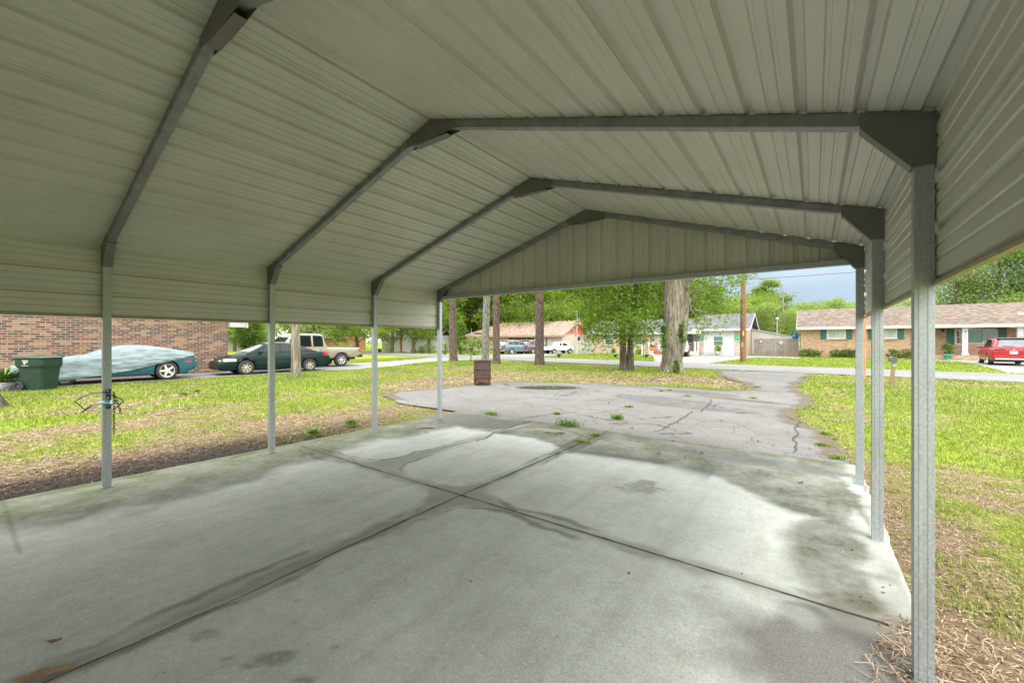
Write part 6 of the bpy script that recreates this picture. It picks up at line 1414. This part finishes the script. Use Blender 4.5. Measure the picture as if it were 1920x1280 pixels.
    for sx in (-.52, .52):
        for sy in (-.2, .2): q = MB(); q.bar((sx, sy, 0), (sx, sy, .40), .04); q.build('leg', WHITE, root)
        q = MB(); q.bar((sx, -.2, .62), (sx, .2, .62), .035); q.bar((sx, -.2, .43), (sx, -.2, .62), .03); q.build('armrest', WHITE, root)
    def potted(px, Z, h, w, potm, lm, label, prof, seed, ph):
        x, y = W(px, Z); root = thing('potted_plant', label, 'potted plant', (x, y, -.03)); q = MB(); q.lathe(prof, 18); q.build('pot', potm, root); crown(root, [(0, 0, ph + h * .5, w / 2, w / 2, h / 2)], 900, .09, lm, seed, name='foliage', cl=10, crad=.07); return root
    potted(1346, 43, .75, .55, sm((.42, .5, .36), .7), LEAF_LIME, 'lime bush in a tall pale pot before the white siding', [(.0, 0), (.16, 0), (.24, .45), (.22, .46), (0, .44)], 451, .35)
    potted(1777, 33.5, 1.05, .62, sm((.05, .30, .22), .4), LEAF_DARK, 'upright dark shrub in a green urn before the shuttered house', [(0, 0), (.18, 0), (.14, .1), (.12, .16), (.28, .32), (.31, .42), (.28, .43), (0, .4)], 452, .40)
    potted(1382, 43.2, .25, .3, CREAM, LEAF_DARK, 'small cream pot by the brick corner left of the utility pole', [(0, 0), (.12, 0), (.18, .25), (.16, .26), (0, .24)], 453, .2)
    # grey bin
    x, y = W(1287, 40.5); root = thing('wheeled_bin', 'dark grey wheeled bin behind the thickest tree trunk', 'bin', (x, y, -.03)); q = MB(); q.add([(-.22, -.22, .04), (.22, -.22, .04), (.22, .22, .04), (-.22, .22, .04), (-.3, -.3, .8), (.3, -.3, .8), (.3, .32, .8), (-.3, .32, .8)], [(3,2,1,0),(0,1,5,4),(1,2,6,5),(2,3,7,6),(3,0,4,7),(4,5,6,7)]); q.build('body', sm((.10, .115, .12), .5), root, bevel=.02); q = MB(); q.box((-.32, -.33, .802), (.32, .34, .86)); q.build('lid', sm((.07, .08, .085), .5), root, bevel=.02)
    for s in (-.24, .24): q = MB(); q.lathe([(0, -.03), (.09, -.03), (.09, .03), (0, .03)], 14, c=(0, 0, 0), M=Matrix.Translation((s, .26, .09)) @ Matrix.Rotation(R(90), 4, 'Y')); q.build('wheel', RUBBER, root)
    # pots on the far left lawn
    for px, py, m, lab in ((766, 661.5, WHITE, 'white tub planter on the far lawn left of the carport corner post'), (777, 662, DARKM, 'small dark tub planter on the far lawn beside the cube hedge'), (712, 659.5, DARKM, 'small dark garden stone on the far lawn')):
        x, y = G(px, py, -.05); q = MB(); q.lathe([(0, 0), (.2, 0), (.29, .42), (.25, .43), (.22, .36), (0, .36)], 16); tag(q.build('tub_planter', m, loc=(x, y, -.05)), lab, 'planter')
    # reddish stump-like trunk
    x, y = G(752, 661, -.05); root = thing('cedar_tree', 'straight reddish trunk of a small cedar on the far lawn', 'tree', (x, y, -.05)); q = MB(); trunk_rings(q, [(0, 0, 0), (0, 0, 2.5), (.1, 0, 5)], [.16, .13, .08], 55, 10, .2); q.build('trunk', sm((.30, .14, .07), .85, 0, .3, 8), root); crown(root, [(0, 0, 3.6, 1.8, 1.8, .9), (.4, 0, 4.8, 1.5, 1.5, 1)], 2600, .17, LEAF, 56)
street()

def near_things():
    # rusty barrel
    x, y = G(904.5, 721.5, -.02); t = NT('rusty_steel'); n = t.noise(5, 6, .7); n2 = t.noise(2, 3, .6, sc=(1, 1, .4)); sp = t.n('SeparateXYZ'); t.link(t.tc.outputs['Object'], sp.inputs[0])
    c = t.mix(t.val(n, .3, .7), (.046, .028, .027), (.088, .055, .050)); c = t.mix(t.val(t.math('ADD', sp.outputs[2], t.math('MULTIPLY', n2, .35)), .34, .46), t.mix(n, (.10, .045, .024), (.17, .085, .05)), c); t.bump(n, .5, .01); t.fin(c, .8, .15, .3)
    root = thing('barrel', 'rusty brown open-topped steel burn barrel with a rotted-out base at the asphalt edge', 'barrel', (x, y, -.03)); r = .285; H = .83; q = MB(); n_ = 56; rows = []
    zs = [0, .04, .08, .12, .16, .20, .24, .262, .275, .288, .31, .42, .52, .545, .558, .571, .60, .72, .80, .822, .83]
    for z in zs:
        e = .018 if abs(z - .275) < .008 or abs(z - .558) < .008 else (.008 if z > .815 else 0); rows.append([((r + e) * math.cos(2 * math.pi * k / n_), (r + e) * math.sin(2 * math.pi * k / n_), z) for k in range(n_)])
    vs = [p for rw in rows for p in rw]; fs = []
    for i in range(len(zs) - 1):
        for k in range(n_):
            th = 2 * math.pi * (k + .5) / n_; zz = (zs[i] + zs[i + 1]) / 2; a = 90 - YAW * 0
            hole = False
            for hc, hz, hw, hh in ((-1.85, .16, .20, .06), (-.05, .17, .10, .055), (-.95, .05, .45, .09), (2.2, .12, .3, .08)): hole |= (((th - hc + math.pi) % (2 * math.pi) - math.pi) / hw) ** 2 + ((zz - hz) / hh) ** 2 < 1
            hole |= zz < .10 * float(fbm(th * 1.5, 0, .5, 61)) + .02
            if not hole: fs.append((i*n_+k, i*n_+(k+1)%n_, (i+1)*n_+(k+1)%n_, (i+1)*n_+k))
    q.add(vs, fs, True); b = q.build('body', t.m, root); b.modifiers.new('t', 'SOLIDIFY').thickness = .008
    q = MB(); q.lathe([(r + .002, .818), (r + .016, .826), (r + .016, .842), (r - .012, .842), (r - .014, .826)], 48); q.build('rim', t.m, root); q = MB(); q.lathe([(0, .05), (r * .6, .10), (r * .93, .04)], 24); q.build('ash', sm((.05, .045, .042), .95, 0, .4, 14), root)
    # wheeled bin
    a = G(52, 733, -.05); root = thing('wheeled_bin', 'tall dark green wheeled trash bin on the lawn by the covered coupe', 'bin', (*G(75, 731.5, -.05), -.06), R(37)); root.scale = (.86, .9, .98); gm = sm((.012, .038, .023), .5, 0, .3, 7, spec=.4)
    def ring(hx0, hx1, hy, z, k=.05): return [(hx0 + k, -hy, z), (hx1 - k, -hy, z), (hx1, -hy + k, z), (hx1, hy - k, z), (hx1 - k, hy, z), (hx0 + k, hy, z), (hx0, hy - k, z), (hx0, -hy + k, z)]
    q = MB(); q.grid([ring(-.36, .36, .26, .05), ring(-.40, .40, .29, .45), ring(-.42, .42, .31, .70), ring(-.47, .44, .335, .755), ring(-.50, .46, .35, .80), ring(-.51, .46, .355, 1.0), ring(-.52, .475, .365, 1.02)], smooth=False, wrap=True); q.add(ring(-.36, .36, .26, .05), [tuple(range(8))]); q.build('body', gm, root, bevel=.012, fixn=True)
    q = MB(); q.grid([ring(-.60, .50, .39, 1.022, .06), ring(-.61, .51, .395, 1.04, .06), ring(-.55, .46, .35, 1.075, .08), ring(-.3, .3, .2, 1.09, .1)], wrap=True, smooth=False); q.add(ring(-.3, .3, .2, 1.09, .1), [tuple(range(8))]); q.add(ring(-.60, .50, .39, 1.022, .06), [tuple(range(8))]); q.build('lid', sm((.020, .060, .046), .45, 0, .2, 6), root, bevel=.008, fixn=True)
    q = MB(); q.tube([(-.61, -.30, .96), (-.66, -.28, .98), (-.66, .28, .98), (-.61, .30, .96)], .018, 8); q.build('handle', gm, root)
    for s in (-1, 1):
        M = Matrix.Translation((-.33, s * .345, .15)) @ Matrix.Rotation(R(90), 4, 'X'); q = MB(); q.lathe([(.105, -.04), (.15, -.035), (.155, 0), (.15, .035), (.105, .04), (.105, -.04)], 26, M=M); w = q.build('wheel', RUBBER, root); q = MB()
        for k in range(8): q.bar(M @ Vector((0, 0, 0)), M @ Vector((.108 * math.cos(k * .785), .108 * math.sin(k * .785), 0)), .018, .03)
        q.lathe([(0, .03), (.03, .03), (.03, -.03), (0, -.03)], 10, M=M); q.build('hub', sm((.06, .06, .065), .6), w)
    ox, oz = -.10, .91; e = MB(); ye = -.358                                     # white printed emblem: a tilted basket shape with a line of print below
    def pr(poly): poly = [(ox + (a - ox) * 1.35, oz - .02 + (b - oz) * 1.35) for a, b in poly]; e.prism(poly, (ye - .003, ye - .0005))
    pr([(ox - .085, oz + .055), (ox + .06, oz + .055), (ox + .055, oz + .038), (ox - .07, oz + .038)]); pr([(ox - .062, oz + .030), (ox + .045, oz + .030), (ox + .038, oz + .012), (ox - .05, oz + .012)]); pr([(ox - .05, oz + .004), (ox + .035, oz + .004), (ox + .0, oz - .03), (ox - .035, oz - .03)]); pr([(ox + .055, oz + .05), (ox + .085, oz + .06), (ox + .08, oz + .02), (ox + .03, oz - .02), (ox + .025, oz - .005), (ox + .065, oz + .02)]); pr([(ox - .01, oz - .032), (ox + .004, oz - .032), (ox + .002, oz - .055), (ox - .008, oz - .055)])
    for k in range(9): pr([(ox - .09 + k * .02, oz - .075), (ox - .074 + k * .02, oz - .075), (ox - .074 + k * .02, oz - .062), (ox - .09 + k * .02, oz - .062)])
    e.build('emblem', WHITE, root)
    q = MB()
    for z in (.85, .60): q.box((.4, -.33 if z > .7 else -.30, z), (.47 if z > .7 else .43, -.16, z + .05))
    q.build('lift_pocket', TRIM, root)
    # potted fern by the wall
    x, y = W(8, 12.6); root = thing('potted_plant', 'feathery light-green fern in a white pot at the left edge beside the bin', 'potted plant', (x, y, -.05)); q = MB(); q.lathe([(0, 0), (.15, 0), (.2, .22), (.19, .25), (.16, .24), (0, .22)], 18); q.build('pot', WHITE, root); q = MB(); rr = random.Random(5)
    for k in range(170):
        a = rr.uniform(0, 6.28); L = rr.uniform(.5, .95); e_ = rr.uniform(.5, 1.35); pts = [(L * t * math.cos(e_ * (1 - .45 * t)) * math.cos(a), L * t * math.cos(e_ * (1 - .45 * t)) * math.sin(a), .22 + L * t * math.sin(e_) - .35 * L * t * t) for t in (0, .3, .6, .85, 1)]; sx, sy = -math.sin(a), math.cos(a)
        q.grid([[(p[0] - sx * w, p[1] - sy * w, p[2]), (p[0] + sx * w, p[1] + sy * w, p[2])] for p, w in zip(pts, (.004, .016, .018, .012, .001))])
    q.build('fronds', sm((.13, .25, .035), .55, 0, .35, 5), root)
    # hose hanger and chain on the first left post
    X, Yp = XL, YF[3]; hz = .90; root = thing('hose_hanger', 'dark green metal hose hanger screwed to the nearest left post', 'hose hanger', (X + .034, Yp - .0, hz), R(90 - 36))
    root.rotation_euler = (0, 0, R(36.3 + 5)); root.location = (*W(204, 4.03), hz)
    HG = sm((.02, .05, .045), .4, .3); q = MB(); q.box((-.022, -.008, -.11), (.022, .0, .085)); q.build('back_plate', HG, root, bevel=.006); q = MB(); arc = [(.26 * math.sin(R(a)), -.075, .17 - .23 + .23 * math.cos(R(a)) - .04) for a in range(-62, 63, 4)]; arc = [(-.215 + .43 * k / 24, -.10, .062 - .085 * ((k - 12) / 12) ** 2) for k in range(25)]
    q.tube([(-.13, -.10, -.10)] + arc + [(.13, -.10, -.10)], .0045, 6); q.tube([(0, -.10, .062), (0, -.002, .06)], .005, 6); q.build('wire_hoop', HG, root)
    q = MB(); q.grid([[(-.17 + .26 * k / 20, -.010, -.02 - .05 * ((k - 13) / 10) ** 2), (-.17 + .26 * k / 20, -.11, -.045 - .055 * ((k - 13) / 10) ** 2)] for k in range(21)], smooth=True); o = q.build('saddle', sm((.13, .26, .27), .35, .4), root); o.modifiers.new('t', 'SOLIDIFY').thickness = .003
    for z in (.065, -.005, -.085): q = MB(); q.lathe([(0, .004), (.007, .003), (.008, 0)], 8, M=Matrix.Translation((0, -.008, z)) @ Matrix.Rotation(R(90), 4, 'X')); q.build('screw', ALLOY, root)
    ch = thing('chain', 'rusty steel chain hooked over the wire of the hose hanger', 'chain', root.location, root.rotation_euler.z); cm = sm((.09, .065, .05), .6, .5, .3, 30); lk = MB(); pts = []
    for k in range(13): a = 2 * math.pi * k / 12; pts.append((.0085 * math.cos(a), 0, .0105 * math.sin(a) + (.007 if math.sin(a) > 0 else -.007)))
    lk.tube(pts, .0028, 6, cap=False)
    base = lk.build('link', cm, ch); n = 0
    def link(p, rz, tilt=0):
        nonlocal n
        o = base if n == 0 else base.copy()
        if n: COL.objects.link(o); o.parent = ch
        o.location = p; o.rotation_euler = (0, tilt, rz); n += 1
    for k in range(15): link((.128, -.10, .05 - k * .0268), 0 if k % 2 else R(90))
    for k in range(8): link((.135 + k * .0085, -.108, .045 - k * .0248), 0 if k % 2 else R(90), -.32)
    # leaves, twigs, tufts on the slab and the asphalt
    rr = random.Random(12)
    def leafshape(q, L, w): q.grid([[(-L/2 + L*k/6, -w * math.sin(math.pi * min(1, (k + .3) / 6.5)) , .006 + .012 * abs(k - 3) / 3), (-L/2 + L*k/6, 0, .003 + .008 * abs(k - 3) / 3), (-L/2 + L*k/6, w * math.sin(math.pi * min(1, (k + .3) / 6.5)), .009 + .014 * abs(k - 3) / 3)] for k in range(7)], smooth=True)
    brownl = [sm((.22, .10, .045), .7, 0, .3, 20), sm((.14, .075, .04), .8, 0, .3, 20), sm((.28, .17, .08), .7, 0, .3, 20)]
    g = 'dead leaves on the concrete and asphalt'
    spots = [(103,1205,.055,'curled reddish-brown dead leaf lying alone on the concrete at the lower left'), (1235,850,.05,'small brown leaf on the wet film by the front joint'), (1262,827,.05,'brown leaf cluster against the front joint'), (800,812,.05,'brown leaf in the dark corner of the slab')]
    for px, py, s, lab in spots:
        x, y = G(px, py); q = MB(); leafshape(q, s, s * .33); o = q.build('dead_leaf', brownl[0], loc=(x, y, .002)); o.rotation_euler = (rr.uniform(-.2, .2), rr.uniform(-.2, .2), rr.uniform(0, 6)); tag(o, lab, 'leaf', g)
    q = MB(); leafshape(q, .06, .02); pro = None
    for k in range(44):
        px, py = rr.choice([(rr.uniform(1000, 1500), rr.uniform(735, 850)), (rr.uniform(1230, 1550), rr.uniform(770, 860)), (rr.uniform(560, 1600), rr.uniform(860, 1150)), (rr.uniform(1500, 1640), rr.uniform(860, 1060)), (rr.uniform(1600, 1690), rr.uniform(1080, 1250))]); x, y = G(px, py)
        if not (x < .42 and x > -5.9): continue
        if pro is None: pro = q.build('dead_leaf', brownl[1]); o = pro
        else: o = pro.copy(); COL.objects.link(o)
        s = rr.uniform(.4, .9) * (1 if y > 5 else .4); o.location = (x, y, .002 if y < 6.27 else -.004); o.rotation_euler = (rr.uniform(-.25, .25), rr.uniform(-.25, .25), rr.uniform(0, 6)); o.scale = (s, s * rr.uniform(.6, 1.2), s); tag(o, 'small brown dead leaf or twig scrap scattered on the paving', 'leaf', 'scattered leaf scraps')
    # strips of debris on asphalt
    for px, py, L, lab in [(1265,812,.5,'long wisp of brown debris on the asphalt right of the grass clump'), (1160,793,.35,'short wisp of brown debris on the asphalt beside the bright weed'), (1240,782,.5,'thin wisp of brown debris across the asphalt'), (1400,774,.4,'brown debris wisp on the right of the asphalt'), (797,803,.3,'dark twig lying on the slab near the corner post'), (1040,812,.3,'brown twig lying across the slab front panel')]:
        x, y = G(px, py); q = MB()
        for k in range(16): a = rr.gauss(0, .5); cx = rr.uniform(-L/2, L/2); l = rr.uniform(.04, .12); q.tube([(cx - l/2 * math.cos(a), -l/2 * math.sin(a) + rr.gauss(0, .02), .006), (cx + l/2 * math.cos(a), l/2 * math.sin(a) + rr.gauss(0, .02), .012)], [.004, .002], 4)
        o = q.build('debris', brownl[1], loc=(x, y, 0 if y < 6.27 else -.01)); o.rotation_euler = (0, 0, R(36) + rr.uniform(-.4, .4)); tag(o, lab, 'debris', 'wisps of brown debris on the paving')
    # bundle of dry fronds at bottom left
    x, y = G(92, 1262); q = MB()
    for k in range(22): a = rr.gauss(0, .09); cx = rr.uniform(-.05, .05); l = rr.uniform(.08, .17); z = rr.uniform(.003, .014); w_ = rr.gauss(0, .006); q.tube([(cx - l/2, w_ - l/2 * a, z), (cx, w_, z + .006), (cx + l/2, w_ * .5 + l/2 * a, z * .6)], [.0014, .0026, .0008], 4)
    o = q.build('dry_frond', sm((.27, .17, .07), .7, 0, .4, 30), loc=(x, y, .001)); o.rotation_euler = (0, 0, R(63)); tag(o, 'bundle of dry tan straw lying in the long joint at the bottom left', 'dry frond')
    def tuft(px, py, n, h, w, label, mat, spread=.1, group='grass tufts growing in the joints'):
        x, y = G(px, py); r2 = np.random.default_rng(int(px)); m = n; a = r2.uniform(0, 6.28, m); ln = h * r2.uniform(.4, 1.2, m); ox, oy = r2.normal(0, spread, m), r2.normal(0, spread * .6, m); le = ln * r2.uniform(.3, 1.2, m); dx, dy = np.cos(a), np.sin(a); ww = w * r2.uniform(.6, 1.3, m); z = 0 * a
        vv = np.stack([np.stack([ox + dy * ww, oy - dx * ww, z], 1), np.stack([ox - dy * ww, oy + dx * ww, z], 1), np.stack([ox + dx * le * .4 - dy * ww, oy + dy * le * .4 + dx * ww, ln * .7], 1), np.stack([ox + dx * le * .4 + dy * ww, oy + dy * le * .4 - dx * ww, ln * .7], 1), np.stack([ox + dx * le - dy * ww * .2, oy + dy * le + dx * ww * .2, ln * .75], 1), np.stack([ox + dx * le + dy * ww * .2, oy + dy * le - dx * ww * .2, ln * .75], 1)], 1).reshape(-1, 3)
        i = np.arange(m)[:, None] * 6; f = np.concatenate([i + np.array([[0, 1, 2, 3]]), i + np.array([[3, 2, 4, 5]])], 0); o = np_mesh('grass_tuft', vv, f, mat, {'leaf': np.repeat(np.clip(r2.normal(.55, .2, m), 0, 1), 6)[:, None]}); o.location = (x, y, -.012 if y > 6.27 else -.004); o.rotation_euler = (0, 0, R(-1)); tag(o, label, 'grass tuft', group)
    tuft(1064, 797, 210, .12, .005, 'largest dark green grass clump sprawling over the front joint', LEAF_DARK, .11); tuft(1092, 828, 130, .05, .004, 'low yellow-green tuft in the long joint, nearer the camera', GRASS_M, .07); tuft(1117, 816, 90, .05, .004, 'low yellow-green tuft at the front end of the long joint', GRASS_M, .04); tuft(1156, 784, 120, .12, .006, 'bright upright weed standing alone on the asphalt', LEAF, .05); tuft(922, 776, 130, .09, .005, 'yellow-green tuft at the left corner of the slab', GRASS_M, .1)
    for px, py in ((1044,775),(1040,724),(1242,733),(1255,731),(948,720),(1545,834),(1548,812),(1570,858),(1412,746),(1290,742),(1180,762),(1420,725)): tuft(px, py, 70, .06, .006, 'small yellow-green tuft sprouting from a crack in the asphalt', GRASS_M, .05, 'tufts in the asphalt cracks')
    for px, py in ((660, 795), (590, 812), (345, 740), (370, 735)): tuft(px, py, 100, .10, .009, 'small broad-leaved weed in the left lawn', LEAF, .05, 'weeds in the left lawn')
near_things()

def joints():
    q = MB()
    def strip(pts, w, seed, z=.0045, name='slab_joint', jag=.012):
        q = MB(); rows = []; P = []
        for (a, b) in zip(pts[:-1], pts[1:]):
            L = math.hypot(b[0]-a[0], b[1]-a[1]); n = max(2, int(L / .035))
            for k in range(n): P.append((a[0]+(b[0]-a[0])*k/n, a[1]+(b[1]-a[1])*k/n))
        P.append(pts[-1])
        for i, p in enumerate(P):
            d = Vector((P[min(i+1, len(P)-1)][0]-P[max(i-1, 0)][0], P[min(i+1, len(P)-1)][1]-P[max(i-1, 0)][1])).normalized(); nx, ny = -d.y, d.x; o = (float(fbm(i * .21, seed, 1, seed)) - .5) * jag * 2; ww = w * (.55 + .9 * float(vnoise(i * .35, 0, seed + 3)))
            rows.append([(p[0] + nx * (o - ww/2), p[1] + ny * (o - ww/2), z), (p[0] + nx * (o + ww/2), p[1] + ny * (o + ww/2), z)])
        q.grid(rows); m = sm((.035, .029, .024), .95, 0, .4, 30); tag(q.build(name, m), kind='structure')
    strip([(-2.68, 6.262), (-2.685, 5.0), (-2.67, 4.4)], .026, 11); strip([(-2.67, 4.4), (-2.68, 2.84), (-2.66, 1.9)], .014, 12, jag=.004); strip([(-2.66, 1.9), (-2.62, 1.0), (-2.63, .3), (-2.61, -3.1)], .011, 13, jag=.012)
    strip([(-5.75, 2.86), (-4.2, 2.83), (-2.68, 2.84), (.40, 2.835)], .011, 14, jag=.004)
    for k, pl in enumerate(([(1230,808),(1248,800),(1258,794),(1268,790),(1280,783),(1300,770)], [(1490,846),(1494,830),(1488,822),(1497,812),(1492,804),(1500,790),(1470,778)], [(1310,772),(1322,762),(1334,752),(1330,747)], [(940,790),(1010,778),(1080,772)], [(1080,775),(1150,788),(1230,795),(1300,812)], [(1350,742),(1440,752),(1500,760)], [(1000,744),(1080,750),(1160,748)])): strip([G(*p) for p in pl], .019, 30 + k, -.0035, 'asphalt_crack', .06)
    strip([G(997, 789), G(960, 800), G(925, 811), G(910, 822), G(893, 827)], .022, 15, jag=.03); strip([G(893, 827), G(850, 834), G(780, 850), G(700, 868)], .007, 16, jag=.02)
joints()
